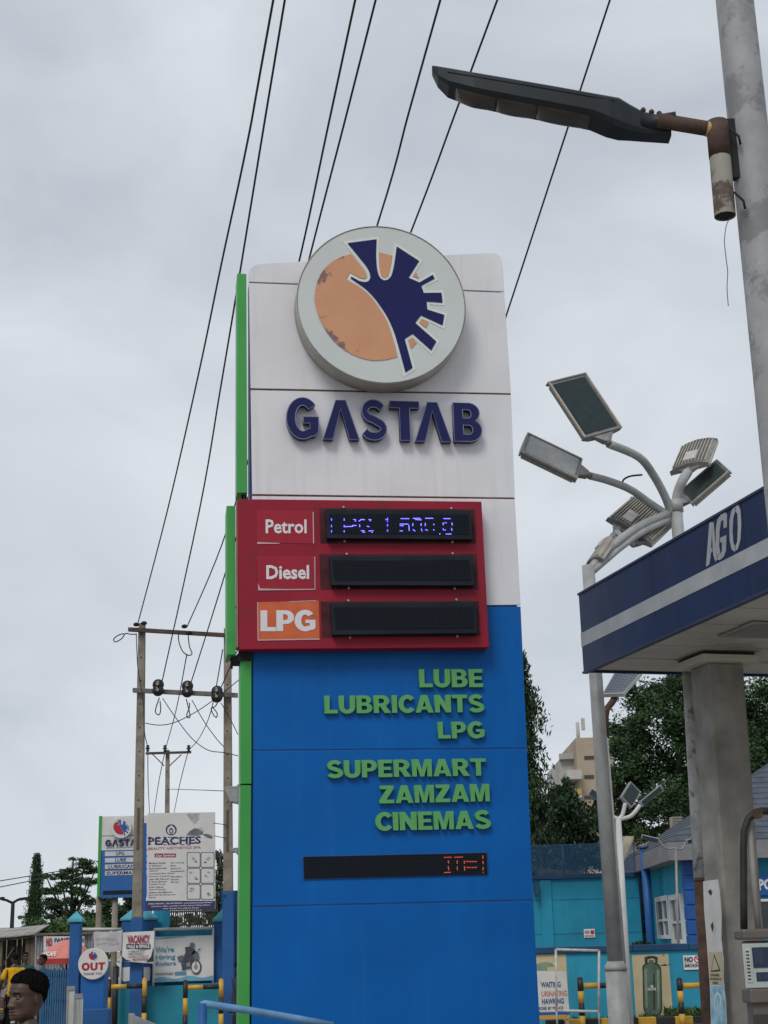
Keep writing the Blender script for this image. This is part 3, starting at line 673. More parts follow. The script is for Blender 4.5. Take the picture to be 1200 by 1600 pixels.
# ================================================================== flood lamps
m_lampg = M('lamp grey casting', (.24,.235,.225), .5, .35, var=.16, scale=6)
m_fin = M('lamp cooling fins', (.42,.39,.33), .55, .2, var=.14, scale=9, streak=.2)
m_glass = M('led lens', (.030,.045,.048), .4, var=.12, scale=12, spec=.12)
m_glassl = M('pale led lens', (.27,.28,.28), .3, var=.1, scale=12, spec=.5)
m_driver = M('driver box', (.45,.43,.40), .5, var=.1)
m_arm = M('galvanised arm', (.36,.365,.36), .55, .08, var=.13, scale=7, spots=.4, spotcol=(.16,.15,.14), spotscale=14, spotlo=.6)
def lamp_head(root, org, neck, tip, side, wid, thick=.07, lens=m_glass, length=None, flip=True):
    """neck, tip: ends of the head's axis (world); side: a world direction across it"""
    a = (tip-neck); Ln = length or a.length; a.normalize()
    s = Vector(side); s = (s-a*s.dot(a)).normalized(); n = s.cross(a) if flip else a.cross(s)      # n: toward the lens
    O = neck-org; h = wid/2
    def pt(x, y, z): return O+a*x+s*y+n*z
    mb = MB()
    # shallow curved housing
    prof = [(-h,.0), (-h*.98,-thick*.45), (-h*.6,-thick*.85), (0,-thick), (h*.6,-thick*.85), (h*.98,-thick*.45), (h,.0)]
    vs = [pt(.0, y, z) for y, z in prof]+[pt(Ln, y, z) for y, z in prof]; k = len(prof)
    mb.add(vs, [(i, i+1, i+1+k, i+k) for i in range(k-1)]+[tuple(range(k)), tuple(range(2*k-1, k-1, -1)), (0, k, 2*k-1, k-1)])
    hs = mb.build('lamp_housing', m_lampg, root, .004)
    f = MB()
    for i in range(11):
        y = -h*.86+i*h*.172
        zz = -thick*(1-(abs(y)/h)**2*.45)
        f.obox(pt(Ln*.5, y, zz-.012), a, s, n, Ln*.47, .005, .022)
    tag(f.build('cooling_fins', m_fin, hs), kind='stuff')
    MB().obox(pt(Ln*.5, 0, .006), a, s, n, Ln*.45, h*.86, .006).build('lens', lens, hs)
    for x in (.0, Ln):
        e = MB(); pr = [(-h*1.04,.016), (-h*1.04,-thick*.6), (-h*.6,-thick*1.2), (0,-thick*1.42), (h*.6,-thick*1.2), (h*1.04,-thick*.6), (h*1.04,.016)]
        k = len(pr); e.add([pt(x-.008, y, z) for y, z in pr]+[pt(x+.012, y, z) for y, z in pr], [tuple(range(k-1, -1, -1)), tuple(range(k, 2*k))]+[(i, (i+1) % k, (i+1) % k+k, i+k) for i in range(k)])
        e.build('end_plate', m_lampg, hs, .003)
    for y in (-h*1.0, h*1.0): MB().obox(pt(Ln*.5, y, .004), a, s, n, Ln*.5, .012, .016).build('side_rail', m_fin, hs, .003)
    MB().obox(pt(Ln*.28, 0, -thick*1.25), a, s, n, Ln*.17, h*.34, .03).build('driver_box', m_driver, hs, .006)
    nk = MB(); lo = [pt(-.004, y, z) for y, z in ((-h*.6,-thick*.5), (h*.6,-thick*.5), (h*.6,.0), (-h*.6,.0))]; hi = [pt(-.13, y, z) for y, z in ((-.045,-thick*.7), (.045,-thick*.7), (.045,.02), (-.045,.02))]
    nk.hexa(lo, hi).build('neck', m_lampg, hs, .01)
    MB().tube([pt(-.17, 0, -.02), pt(-.06, 0, -.02)], .045, 12).build('spigot', m_lampg, hs)
    return pt(-.16, 0, -.02)+org
def smooth_path(pts, n=5):
    out = []
    P = [pts[0]]+list(pts)+[pts[-1]]
    for i in range(1, len(P)-2):
        for j in range(n):
            t = j/n; p0, p1, p2, p3 = P[i-1], P[i], P[i+1], P[i+2]
            out.append(.5*((2*p1)+(p2-p0)*t+(2*p0-5*p1+4*p2-p3)*t*t+(3*p1-p0-3*p2+p3)*t**3))
    out.append(P[-2]); return out
def arm(root, org, pts, r=.036, name='arm', mat=None):
    return MB().tube([p-org for p in smooth_path(pts)], r, 12).build(name, mat or m_arm, root)
# lamp B: post standing behind the canopy
DB = 18.3
tb = at(1056, 790, DB); orgB = Vector((tb.x, tb.y, 0))
lampB = thing('flood_lamp', 'cluster of large flood lamp heads on a post behind the canopy fascia', 'street lamp', orgB)
MB().tube([(0,0,0),(0,0,tb.z-.02)], [.10,.078], 16).build('post', m_arm, lampB)
MB().lathe([(.2,0),(.2,.03)], 4, (0,0,0)).build('base_plate', m_metal, lampB)
n1_ = at(942,676,17.15); t1 = at(886,591,17.25)
s1 = lamp_head(lampB, orgB, n1_, t1, at(973,663,17.3)-at(912,683,17.0), .60, thick=.10)
arm(lampB, orgB, [at(1048,802,18.3), at(1040,778,18.2), at(1022,744,18.0), at(998,714,17.6), s1], .052)
n2_ = at(905,733,17.6); t2 = at(820,692,17.5)
s2 = lamp_head(lampB, orgB, n2_, t2, at(829,712,17.3)-at(815,672,17.6), .50, thick=.1, lens=m_glassl, flip=False)
arm(lampB, orgB, [at(1046,806,18.3), at(1018,788,18.2), at(985,765,18.0), at(950,751,17.8), s2], .048)
n3_ = at(1078,734,18.4); t3 = at(1093,697,19.2)
s3 = lamp_head(lampB, orgB, n3_, t3, at(1047,749,18.5)-at(1109,720,18.6), .50, lens=m_glassl)
arm(lampB, orgB, [at(1056,792,18.3), at(1059,770,18.25), at(1066,752,18.2), s3], .062)
n4_ = at(1072,778,18.6); t4 = at(1130,728,18.4)
s4 = lamp_head(lampB, orgB, n4_, t4, at(1095,770,18.3)-at(1088,742,18.7), .52, lens=m_glass)
arm(lampB, orgB, [at(1050,792,18.4), at(1056,784,18.5), s4], .05)
MB().tube([p-orgB for p in smooth_path([at(972,760,18.0), at(974,750,17.9), at(985,744,17.8), at(1003,742,17.9)])], .012, 8).build('cable', m_hose, lampB)
sl_ = MB().tube([at(1056,786,18.3)-orgB+Vector((0,0,-.12)), at(1056,786,18.3)-orgB+Vector((0,0,.04))], .09, 16).build('collar', m_arm, lampB)
# lamp A: post at the canopy corner
DA = 17.4
ta = at(919, 884, DA); ba = at(968, 1600, DA)
dxa = (ba.x-ta.x)/(ta.z-ba.z); orgA = Vector((ta.x+dxa*ta.z, DA, 0))
lampA = thing('flood_lamp', 'tall grey lamp post at the canopy corner with two finned flood heads', 'street lamp', orgA)
PA = lambda z: (-dxa*z, 0, z)
zc = at(958,1515,DA).z
MB().tube([PA(zc), PA(ta.z)], [.088,.076], 16).build('post', m_arm, lampA)
MB().tube([PA(0), PA(zc)], [.125,.12], 16).build('lower_post', m_arm, lampA)
MB().tube([PA(zc-.01), PA(zc+.03), PA(zc+.09)], [.127,.127,.09], 16).build('collar', m_arm, lampA)
MB().lathe([(.19,0),(.19,.03)], 20, (0,0,0)).build('base_plate', m_metal, lampA)
n5 = at(969,826,18.1); t5 = at(1005,793,18.7)
s5 = lamp_head(lampA, orgA, n5, t5, at(955,824,18.1)-at(985,840,18.1), .40, lens=m_glassl)
n6 = at(996,846,18.0); t6 = at(1032,812,18.6)
s6 = lamp_head(lampA, orgA, n6, t6, at(985,846,18.1)-at(1010,858,18.0), .36, lens=m_glassl)
arm(lampA, orgA, [at(921,893,DA), at(940,868,17.5), at(965,846,17.6), at(1000,822,17.9), at(1044,802,18.3)], .052)
arm(lampA, orgA, [at(925,893,DA), at(946,875,17.5), at(972,853,17.65), at(1004,831,17.9), at(1044,812,18.3)], .046)
MB().tube([s5-orgA, at(972,840,17.7)-orgA], .04, 10).build('arm', m_arm, lampA)
MB().tube([s6-orgA, at(982,846,17.8)-orgA], .04, 10).build('arm', m_arm, lampA)
lamp_head(lampA, orgA, at(953,850,17.7), at(931,882,17.5), at(953,850,17.7)-at(950,846,18.0), .3, lens=m_glassl)

# solar panel lamp half hidden behind lamp A
m_pv = M('solar cells', (.045,.06,.10), .25, var=.15, scale=3)
Dq = 22.0
so_ = at(943, 1150, Dq); orgS = Vector((so_.x, Dq, 0))
solar = thing('solar_lamp', 'tilted solar panel on a bent bracket just behind the corner lamp post', 'solar panel', orgS)
q = [at(941,1084,Dq)-orgS, at(974,1083,Dq-.1)-orgS, at(1003,1050,Dq+.9)-orgS, at(966,1040,Dq+1.0)-orgS]
nn = (q[1]-q[0]).cross(q[3]-q[0]).normalized()
if nn.z < 0: nn = -nn
MB().hexa([p-nn*.06 for p in q], [p-nn*.0 for p in q]).build('panel_frame', M('solar frame', (.4,.4,.38), .5, .3), solar, .005)
c_ = sum(q, Vector())/4
pv = [c_+(p-c_)*.93 for p in q]
nx, ny = 6, 9
for i in range(nx):
    for j in range(ny):
        def bl(u, v): return (pv[0]*(1-u)+pv[1]*u)*(1-v)+(pv[3]*(1-u)+pv[2]*u)*v
        cc = [bl((i+.04)/nx, (j+.04)/ny), bl((i+.96)/nx, (j+.04)/ny), bl((i+.96)/nx, (j+.96)/ny), bl((i+.04)/nx, (j+.96)/ny)]
        MB().hexa([p+nn*.001 for p in cc], [p+nn*.005 for p in cc]).build('solar_cell', m_pv, solar)
MB().tube([p-orgS for p in (at(962,1088,Dq+.2), at(956,1098,Dq), at(948,1108,Dq), at(946,1120,Dq), at(947,1152,Dq))], .05, 10).build('bracket', m_rust, solar)
MB().tube([(so_.x+.06-orgS.x, 0, 0), (so_.x+.0-orgS.x, 0, so_.z+.4)], .06, 12).build('post', m_arm, solar)

# ================================================================== trees
def leaf_mat(name, col, island=.35):
    m = M(name, col, .6, var=.42, scale=.8, island=island, spec=.25)
    b = m.node_tree.nodes['Principled BSDF']
    b.inputs['Subsurface Weight'].default_value = 0.0
    return m
m_lf1 = leaf_mat('dark glossy leaves', (.033,.068,.027)); m_lf2 = leaf_mat('mid green leaves', (.043,.086,.033)); m_lf3 = leaf_mat('far leaves', (.042,.070,.036)); m_lf4 = leaf_mat('fresh leaves', (.065,.13,.035))
m_bark = M('bark', (.09,.075,.06), .9, var=.3, scale=5, bump=.3)
def leaves(name, pts, size, mat, parent, droop=0.0, aspect=.45, spread=1.0):
    """pts: n x 3 leaf positions; each leaf a bent pair of faces"""
    n = len(pts)
    a = rng.normal(size=(n, 3)); a[:,2] = a[:,2]*.7*spread-droop*1.6; a /= np.linalg.norm(a, axis=1)[:,None]
    b = rng.normal(size=(n, 3)); b -= a*(a*b).sum(1)[:,None]; b /= np.linalg.norm(b, axis=1)[:,None]
    s = size*rng.uniform(.6, 1.4, size=(n, 1))
    p0 = pts-a*s*.5; p2 = pts+a*s*.5; w_ = b*s*aspect*.5
    c = np.cross(a, b)*s*.12
    V = np.stack([p0, pts+w_+c, p2, pts-w_+c], 1).reshape(-1, 3)
    me = bpy.data.meshes.new(name); me.vertices.add(4*n); me.vertices.foreach_set('co', V.ravel())
    me.loops.add(4*n); me.loops.foreach_set('vertex_index', np.arange(4*n))
    me.polygons.add(n); me.polygons.foreach_set('loop_start', np.arange(n)*4); me.polygons.foreach_set('loop_total', np.full(n, 4))
    me.update(calc_edges=True); me.validate(); me.materials.append(mat)
    o = bpy.data.objects.new(name, me); COL.objects.link(o); o.parent = parent
    return o
def blob(c, r, n, shell=.25):
    d = rng.normal(size=(n, 3)); d /= np.linalg.norm(d, axis=1)[:,None]
    rad = shell+(1-shell)*rng.random((n, 1))
    ph = rng.uniform(0, 6, 6)
    lump = np.sin(d[:,:1]*3.1+ph[0])*np.sin(d[:,1:2]*3.7+ph[1])+.7*np.sin(d[:,2:]*5.3+ph[2]+d[:,:1]*4)+.5*np.sin(d[:,:1]*9+ph[3])*np.sin(d[:,2:]*8+ph[4])
    rad = rad*(1+.30*lump)
    return np.array(c)+d*rad*np.array(r)
def tree(name, label, base, h, clumps, size, mat, trunk_r=.15, group=None, droop=0.0, limbs=6, aspect=.45, cat='tree', lean=0.0):
    """clumps: (dx, dy, z, rx, ry, rz, n)"""
    t = thing(name, label, cat, base, 0, group)
    tr = MB(); top = max(c[2] for c in clumps)
    k = 6; path = [Vector((lean*i/k+random.uniform(-.03,.03)*h*.1, random.uniform(-.03,.03)*h*.1, top*i/k)) for i in range(k+1)]
    tr.tube(path, [trunk_r*(1-.75*i/k) for i in range(k+1)], 8)
    for c in sorted(clumps, key=lambda c: -c[6])[:limbs]:
        st = path[max(1, min(k-1, int(k*c[2]/top*.62)))]; en = Vector((c[0], c[1], c[2]))
        mid = st.lerp(en, .5)+Vector((0,0,-.1*h*.2))
        tr.tube(smooth_path([st, mid, en], 4), [trunk_r*.5*(1-.09*i) for i in range(9)], 6)
    tr.build('trunk', m_bark, t)
    pts = np.concatenate([blob(c[:3], c[3:6], c[6]) for c in clumps])
    pts[:,2] = np.maximum(pts[:,2], .1)
    leaves('crown', pts, size, mat, t, droop, aspect)
    return t
def clumps_px(base, D, lst, dens=900, dy=1.0):
    """(px, py, rpx, rpy) in the photo at distance D -> clump tuples"""
    out = []
    for (px, py, rx, ry) in lst:
        p = at(px, py, D); k = D/FPX*1.03
        a, b = rx*k, ry*k
        nn = int(dens*max(.25, a*b))
        out.append((p.x-base.x, random.uniform(-1, 1)*dy, p.z, a, max(a*.8, dy*.6), b, nn//2))
        for k2 in range(3):
            s2 = random.uniform(.35,.6); out.append((p.x-base.x+random.uniform(-.85,.85)*a, random.uniform(-1,1)*dy, p.z+random.uniform(-.85,.85)*b, a*s2, max(a*.8, dy*.6)*s2, b*s2, max(20, nn//6)))
    return out
def gpt(px, D): p = at(px, 1470, D); return Vector((p.x, D, 0))

# mast tree right behind the totem: narrow, drooping tiers
Dt = 44; bt = gpt(838, Dt)
def mast_tree(label, px, D, py_top, reach, n_br, size, mat, z_lo=.4, group=None):
    """a narrow tree of branchlets that leave the trunk and hang down"""
    base = gpt(px, D); H = at(px, py_top, D).z; t = thing('mast_tree', label, 'tree', base, 0, group)
    MB().tube([(0,0,0),(.03,.02,H*.5),(0,0,H*.97)], [.13,.09,.02], 8).build('trunk', m_bark, t)
    P = []; br = MB()
    for i in range(n_br):
        h = z_lo+(H-z_lo)*(1-(i/n_br)**1.0*1.0)*random.uniform(.985,1.0)
        f = (H-h)/H; Lr = reach*(.16+.84*min(1, f*3.2)**.7)*random.choice((random.uniform(.35,.8), random.uniform(.7,1.25)))
        an = random.uniform(0, 2*PI); drop = Lr*random.uniform(.8,1.7)
        m_ = 46
        tt = rng.random(m_)**.7
        x = math.cos(an)*Lr*tt; y = math.sin(an)*Lr*tt; z = h+.15*Lr*tt-drop*tt**2
        sg_ = .035+.05*tt
        P.append(np.stack([x+rng.normal(size=m_)*sg_, y+rng.normal(size=m_)*sg_, np.maximum(.1, z+rng.normal(size=m_)*sg_)-.05], 1))
        if i % 3 == 0: br.tube([(math.cos(an)*Lr*q, math.sin(an)*Lr*q, max(.1, h+.15*Lr*q-drop*q*q)) for q in (0,.35,.7,1)], [.018,.012,.008,.004], 4)
    br.build('branches', m_bark, t)
    leaves('crown', np.concatenate(P), size, mat, t, 1.0, .30)
    return t
mast_tree('tall narrow dark tree with drooping tiers beside the totem sign', 826, 44, 1003, 1.08, 700, .17, m_lf1)
b2 = gpt(885, 46)
tree('bushy_tree', 'low dark bushy tree in front of the beige tower block', b2, 6, clumps_px(b2, 46, [(858,1290,26,34),(890,1290,26,30),(918,1285,22,28),(880,1260,16,24),(905,1310,28,25),(850,1325,24,22),(880,1325,30,22),(932,1320,20,24),(868,1245,10,16),(858,1270,14,20),(848,1348,24,22),(880,1350,30,20),(912,1348,28,22),(940,1345,20,20),(886,1240,13,16),(934,1272,15,24),(905,1262,16,18)], 2600, .9), .15, m_lf1, .15, droop=.5)
b3 = gpt(1085, 56)
big = [(975,1190,24,34),(985,1140,26,30),(1000,1100,32,26),(1030,1080,36,24),(1070,1075,40,24),(1010,1150,36,34),(1050,1130,40,36),(1000,1215,40,40),(1045,1190,42,42),(1090,1150,50,50),(965,1240,22,26),(985,1275,34,28),(1030,1260,44,38),(1070,1250,44,42),(1120,1090,50,34),(1160,1110,44,40),(1190,1090,40,34),(1190,1160,44,50),(1150,1190,50,50),(1190,1200,36,30),(1010,1300,34,20),(955,1215,14,18),(1060,1290,26,20),(1225,1120,40,44),(1240,1180,40,44),(960,1165,14,14),(1110,1250,40,36)]
tree('broad_tree', 'large dense dark green tree behind the canopy column', b3, 11, clumps_px(b3, 56, big, 4200, 1.6), .15, m_lf2, .3, limbs=10)

# ================================================================== buildings behind on the right
m_teal = M('teal wall paint', (.010,.235,.37), .6, var=.16, scale=.8, streak=.22, streakcol=(.01,.12,.20), spots=.3, spotcol=(.02,.21,.31), spotscale=3, spotlo=.62, bump=.08, bscale=25)
m_teal2 = M('bright teal wall paint', (.018,.28,.42), .6, var=.14, scale=.9, streak=.4, streakcol=(.02,.14,.21), spots=.4, spotcol=(.03,.19,.26), spotscale=2.5, spotlo=.6, bump=.08)
m_capb = M('dark blue coping', (.012,.055,.13), .6, var=.2, scale=2)
m_beigew = M('beige render', (.37,.305,.225), .8, var=.12, scale=.4, streak=.3, streakcol=(.26,.2,.15))
m_pale = M('pale render', (.42,.41,.39), .8, var=.14, scale=.5, streak=.3, streakcol=(.2,.19,.18))
m_win = M('dark window glass', (.028,.035,.04), .15, var=.2, spec=.6)
m_wframe = M('white window frame', (.62,.62,.62), .5, var=.05)
m_slate = M('slate shingle', (.062,.078,.10), .7, var=.25, scale=3, bump=.1)
m_eave = M('eave board', (.20,.20,.21), .7, var=.15)
TB = Pl(915, 1200, 92, 0)
tow = pthing('tower_block', 'beige tower block with stepped white balconies seen between the trees', 'building', TB)
def rect(pl, x0, y0, x1, y1, o0, o1, name, mat, parent, bevel=0.0):
    r = pbox(pl, x0, y0, x1, y1, o0); return MB().box(r[0], r[1], o0, o1, r[2], r[3]).build(name, mat, parent, bevel)
r = pbox(TB, 904, 1152, 962, 1300); MB().box(r[0], r[1], 0, 9, 0, r[3]).build('wall', m_beigew, tow)
r = pbox(TB, 882.5, 1181, 906, 1300); MB().box(r[0], r[1], 2, 10, 0, r[3]).build('wing', m_pale, tow)
MB().box(r[0]+.0, r[1]+1.0, 1.6, 2.0, r[3], r[3]+.35).build('parapet', m_pale, tow)
for y in (1180, 1210, 1242, 1272): rect(TB, 913, y+1, 928, y+6, -.06, .02, 'window', m_win, tow)
for y0 in (1203, 1232, 1260):
    rect(TB, 886, y0, 909, y0+14, -.9, 2.0, 'balcony', m_pale, tow); rect(TB, 890, y0+15, 908, y0+23, 1.9, 2.02, 'window', m_win, tow)
rect(TB, 892, 1232, 909, 1240, -.96, -.91, 'awning', M('ochre awning', (.45,.30,.08), .7), tow)
MB().tube([(TB.uv(913,1150)[0], 3, TB.uv(913,1152)[1]), (TB.uv(913,1150)[0], 3, TB.uv(911,1118)[1])], .12, 6).build('mast', m_pale, tow)
rect(TB, 909, 1122, 914, 1140, 2.7, 3.0, 'antenna', m_pale, tow)
# lower pale house behind the big tree
LB = Pl(990, 1300, 62, 0)
lbh = pthing('pale_house', 'cream house with barred window peeping out under the large tree', 'building', LB)
rect(LB, 968, 1285, 1012, 1400, 0, 5, 'wall', m_beigew, lbh)
wn = rect(LB, 975, 1290, 991, 1306, -.06, .02, 'window', m_win, lbh)
for x in (979, 983, 987): rect(LB, x-.5, 1290, x+.5, 1306, -.1, -.07, 'bar', m_wframe, wn)
rect(LB, 974, 1307, 993, 1310, -.3, .02, 'window_sill', m_wframe, lbh)
# chimney-like cream tower further right
CH = Pl(1059, 1290, 50, 0)
chm = pthing('water_tank_tower', 'small ribbed cream tower standing above the slate roof', 'tower', CH)
rect(CH, 1051.5, 1276, 1067.5, 1330, 0, .45, 'shaft', m_beigew, chm)
for k in range(6): rect(CH, 1050.5, 1277+k*4, 1068.5, 1278.6+k*4, -.03, .02, 'rib', m_eave, chm)
b = CH.uv(1059,1330); MB().box(b[0]-.17, b[0]+.17, .02, .4, 0, b[1]).build('stem', m_beigew, chm)

# teal block facing the viewer
TL = Pl(915, 1420, 42, 0)
tb_ = pthing('teal_building', 'plain teal rendered building with flat dark parapet behind the boundary wall', 'building', TL)
ztl = TL.uv(900,1373)[1]; ul = TL.uv(700,1400)[0]; ur = TL.uv(999,1400)[0]
MB().box(ul, ur, 0, 6, 0, ztl).build('wall', m_teal, tb_)
MB().box(ul-.05, ur+.05, -.08, 6.05, ztl+.003, ztl+.13).build('parapet', m_capb, tb_, .01)
u1 = TL.uv(853,1400)[0]; MB().box(u1-.15, u1+.15, -.05, .0, 0, ztl-.02).build('pilaster', m_teal, tb_)
for i in range(2):
    zz = ztl-.55-i*.9; MB().box(ul, ur-.0, -.006, .0, zz-.005, zz+.005).build('plaster_groove', m_capb, tb_)
ns = rect(TL, 912.5, 1451.5, 929.5, 1465, -.03, -.005, 'sign_plate', M('sign white', (.66,.66,.66), .4, var=.05), tb_)
m_sred = M('sign red', (.42,.03,.035), .4, var=.05); m_sink = M('sign black', (.03,.03,.035), .4, var=0)
font_text('NO', pbox(TL,914,1454,921,1459,-.034), -.034, m_sink, ns, bold=.03); font_text('SMOKING', pbox(TL,914,1461,928,1464,-.034), -.034, m_sred, ns, bold=.02)
q_ = TL.uv(925.5,1456.5,-.034); MB().lathe([(.055,0),(.055,.003)], 18, (q_[0], -.036, q_[1]), 'y').build('pictogram', m_sred, ns)
# sagging old roof on it
rf = MB(); P_ = TL.poly([(838,1371),(838,1358),(846,1356.5),(935,1366),(941,1371)], 1.0)
rf.prism(P_, 1.0, 4.5).build('old_roof', M('weathered roofing', (.045,.042,.04), .9, var=.3, scale=3), tb_)
rect(TL, 836, 1378, 841, 1398, -.35, -.05, 'wall_vent', m_capb, tb_)
# blue mesh screen standing on the parapet
SN = Pl(900, 1340, 41.4, 0)
scr = pthing('mesh_screen', 'translucent blue mesh screen strung above the teal parapet', 'screen', SN)
def clear_mat(name, col, alpha):
    m = bpy.data.materials.new(name); m.use_nodes = True; N = m.node_tree.nodes; L = m.node_tree.links
    b = N['Principled BSDF']; b.inputs['Base Color'].default_value = (*col, 1); b.inputs['Roughness'].default_value = .7; b.inputs['Alpha'].default_value = alpha
    return m
m_mesh = clear_mat('blue mesh', (.012,.075,.17), .24)
r = pbox(SN, 770, 1320, 992, 1371); MB().box(r[0], r[1], 0, .006, ztl+.14, r[3]).build('mesh', m_mesh, scr)
for x in (770, 880, 992): u = SN.uv(x,1340)[0]; MB().tube([(u,.02,ztl+.12),(u,.02,r[3])], .02, 8).build('screen_post', m_capb, scr)
MB().tube([(r[0],.02,r[3]),(r[1],.02,r[3])], .012, 6).build('top_wire', m_capb, scr)

# house with slate roof: side wall runs toward the viewer, front faces us
hx = at(1074, 1400, 36).x; hL = at(998, 1400, 44.5).x
hd_ = Vector((hx-hL, 36-44.5, 0)); yawS = math.degrees(math.atan2(hd_.y, hd_.x))
SW = Pl(0, 0, 0, yawS, O=(hL, 44.5, 0))           # u runs toward the viewer
hs_ = pthing('slate_house', 'bright blue house with slate roof, white windows and dark blue quoins', 'building', SW)
Ls = hd_.length; zev = SW.uv(1080, 1342)[1]
sg = 1 if SW.nb.x > 0 else -1
def sbox(name, u0, u1, o0, o1, z0, z1, mat, parent=hs_, bevel=0.0): return MB().box(u0, u1, min(o0*sg,o1*sg), max(o0*sg,o1*sg), z0, z1).build(name, mat, parent, bevel)
sbox('wall', 0, Ls, 0, 9, 0, zev, m_teal2)
sbox('eave', -.4, Ls+.5, -.45, 9.4, zev+.003, zev+.42, m_eave)
# hipped roof with courses of shingles
apex_h = 2.6
def hip(z, f): return [(-.4+f*4.2, (-.45+f*4.2)*sg), (Ls+.5-f*4.2, (-.45+f*4.2)*sg), (Ls+.5-f*4.2, (9.4-f*4.2)*sg), (-.4+f*4.2, (9.4-f*4.2)*sg)]
nc = 17; roof = None
for i in range(nc):
    f0, f1 = i/nc, (i+1)/nc; z0 = zev+.42+apex_h*f0+.03; z1 = zev+.42+apex_h*f1+.005
    lo = [(x, y, z0) for x, y in hip(0, f0)]; hi = [(x, y, z1) for x, y in hip(0, f1)]
    lo2 = [(x, y, z0-.035) for x, y in hip(0, f0)]
    mb = MB().add(lo2+lo+hi, [(0,1,5,4),(1,2,6,5),(2,3,7,6),(3,0,4,7),(4,5,9,8),(5,6,10,9),(6,7,11,10),(7,4,8,11),(8,9,10,11)])
    mb.build('shingle_course', m_slate, hs_)
# windows of the side wall
for k, (xa, ya, xb, yb) in enumerate(((1007.5,1413,1019,1459),(1031,1405.5,1049,1461),(1053,1403,1070,1468))):
    a = SW.uv(xa, (ya+yb)/2); b = SW.uv(xb, (ya+yb)/2); zt2 = SW.uv((xa+xb)/2, ya)[1]; zb2 = max(.9, SW.uv((xa+xb)/2, yb)[1])
    fw = .09
    wf = sbox('window', a[0], b[0], -.03, .0, zb2, zt2, m_win)
    for (p, q2, z0, z1) in ((a[0]-fw, a[0]+fw, zb2-fw, zt2+fw), (b[0]-fw, b[0]+fw, zb2-fw, zt2+fw)): sbox('frame', p, q2, -.09, .01, z0, z1, m_wframe, wf)
    sbox('frame', a[0]+fw, b[0]-fw, -.09, .01, zt2-fw*.4, zt2+fw, m_wframe, wf); sbox('sill', a[0]+fw, b[0]-fw, -.12, .01, zb2-fw, zb2, m_wframe, wf)
    md = (a[0]+b[0])/2; sbox('mullion', md-.035, md+.035, -.07, .01, zb2, zt2-fw*.4, m_wframe, wf)
    zz = zb2+(zt2-zb2)*.42; sbox('transom', a[0]+fw, b[0]-fw, -.075, .01, zz-.03, zz+.03, m_wframe, wf)
# quoin blocks at the near corner
m_quoin = M('blue quoin block', (.012,.085,.33), .55, var=.15, scale=2)
nb_ = 10; qh = zev/nb_
for i in range(nb_):
    sbox('quoin_block', Ls-.34+(i % 2)*.05, Ls+.06, -.05, .29+(i % 2)*.03, i*qh+.012, (i+1)*qh-.012, m_quoin, bevel=.012)
# lettering band and a window on the front
FW = Pl(0, 0, 0, 0, O=(hx, 35.9, 0))
def lw(x, o, z): p = FW.O+FW.u*x+FW.nb*o; d = p-SW.O; return (d.dot(SW.u), d.dot(SW.nb), z)
def fwbox(name, X0, Y0, X1, Y1, o0, o1, mat, parent=hs_):
    r = pbox(FW, X0, Y0, X1, Y1, o0)
    lo = [lw(r[0], o0, r[2]), lw(r[1], o0, r[2]), lw(r[1], o1, r[2]), lw(r[0], o1, r[2])]; hi = [(x, y, r[3]) for x, y, z in lo]
    return MB().hexa(lo, hi).build(name, mat, parent)
fwbox('sign_band', 1180, 1366, 1260, 1398, -.06, .25, m_quoin)
fwbox('window', 1186, 1408, 1240, 1452, -.02, .25, m_win); fwbox('frame', 1184, 1404, 1242, 1408, -.05, .25, m_wframe)
sb = FW.O-SW.O
ft = font_text('PO', pbox(FW, 1185, 1373, 1208, 1391, -.07), 0, m_lwhite, hs_, bold=.04)
me = ft.data
for v in me.vertices:
    p = lw(v.co.x, -.065, v.co.z); v.co = p
# blue pole by the house
bp_ = at(1017,1470,40); bpole = thing('blue_pole', 'plain blue pole standing in front of the slate roofed house', 'pole', (bp_.x, 40, 0))
zz = at(1017,1322,40).z; MB().tube([(0,0,0),(0,0,zz-.06)], .115, 12).build('shaft', M('pole blue', (.006,.085,.28), .5), bpole); MB().tube([(0,0,zz-.06),(0,0,zz)], [.14,.13], 12).build('cap', m_capb, bpole)

# ================================================================== boundary wall on the right
BW = Pl(980, 1540, 32, 0)
bw = pthing('boundary_wall', 'teal boundary wall with dark blue coping and painted cream panels', 'wall', BW)
zw = BW.uv(980,1487)[1]; u0 = BW.uv(640,1500)[0]; u1 = BW.uv(1340,1500)[0]
MB().box(u0, u1, 0, .25, 0, zw).build('wall_face', m_teal2, bw)
nseg = 8
for i in range(nseg):
    a = u0+(u1-u0)*i/nseg; MB().box(a+.004, a+(u1-u0)/nseg-.004, -.06, .32, zw+.003, zw+.13).build('coping', m_capb, bw, .01)
m_mural = M('cream painted panel', (.52,.43,.255), .7, var=.1, scale=2, spots=.4, spotcol=(.4,.32,.18), spotscale=3, spotlo=.6)
def wrect(x0, y0, x1, y1, o, name, mat, parent=bw, th=.002): 
    r = pbox(BW, x0, y0, x1, y1, o); return MB().box(r[0], r[1], o, o+th, r[2], r[3]).build(name, mat, parent)
pn = wrect(990.5, 1491.5, 1048, 1589, -.006, 'painted_panel', m_mural, th=.004)
pn2 = wrect(800, 1491.5, 887, 1589, -.006, 'painted_panel', m_mural, th=.004)
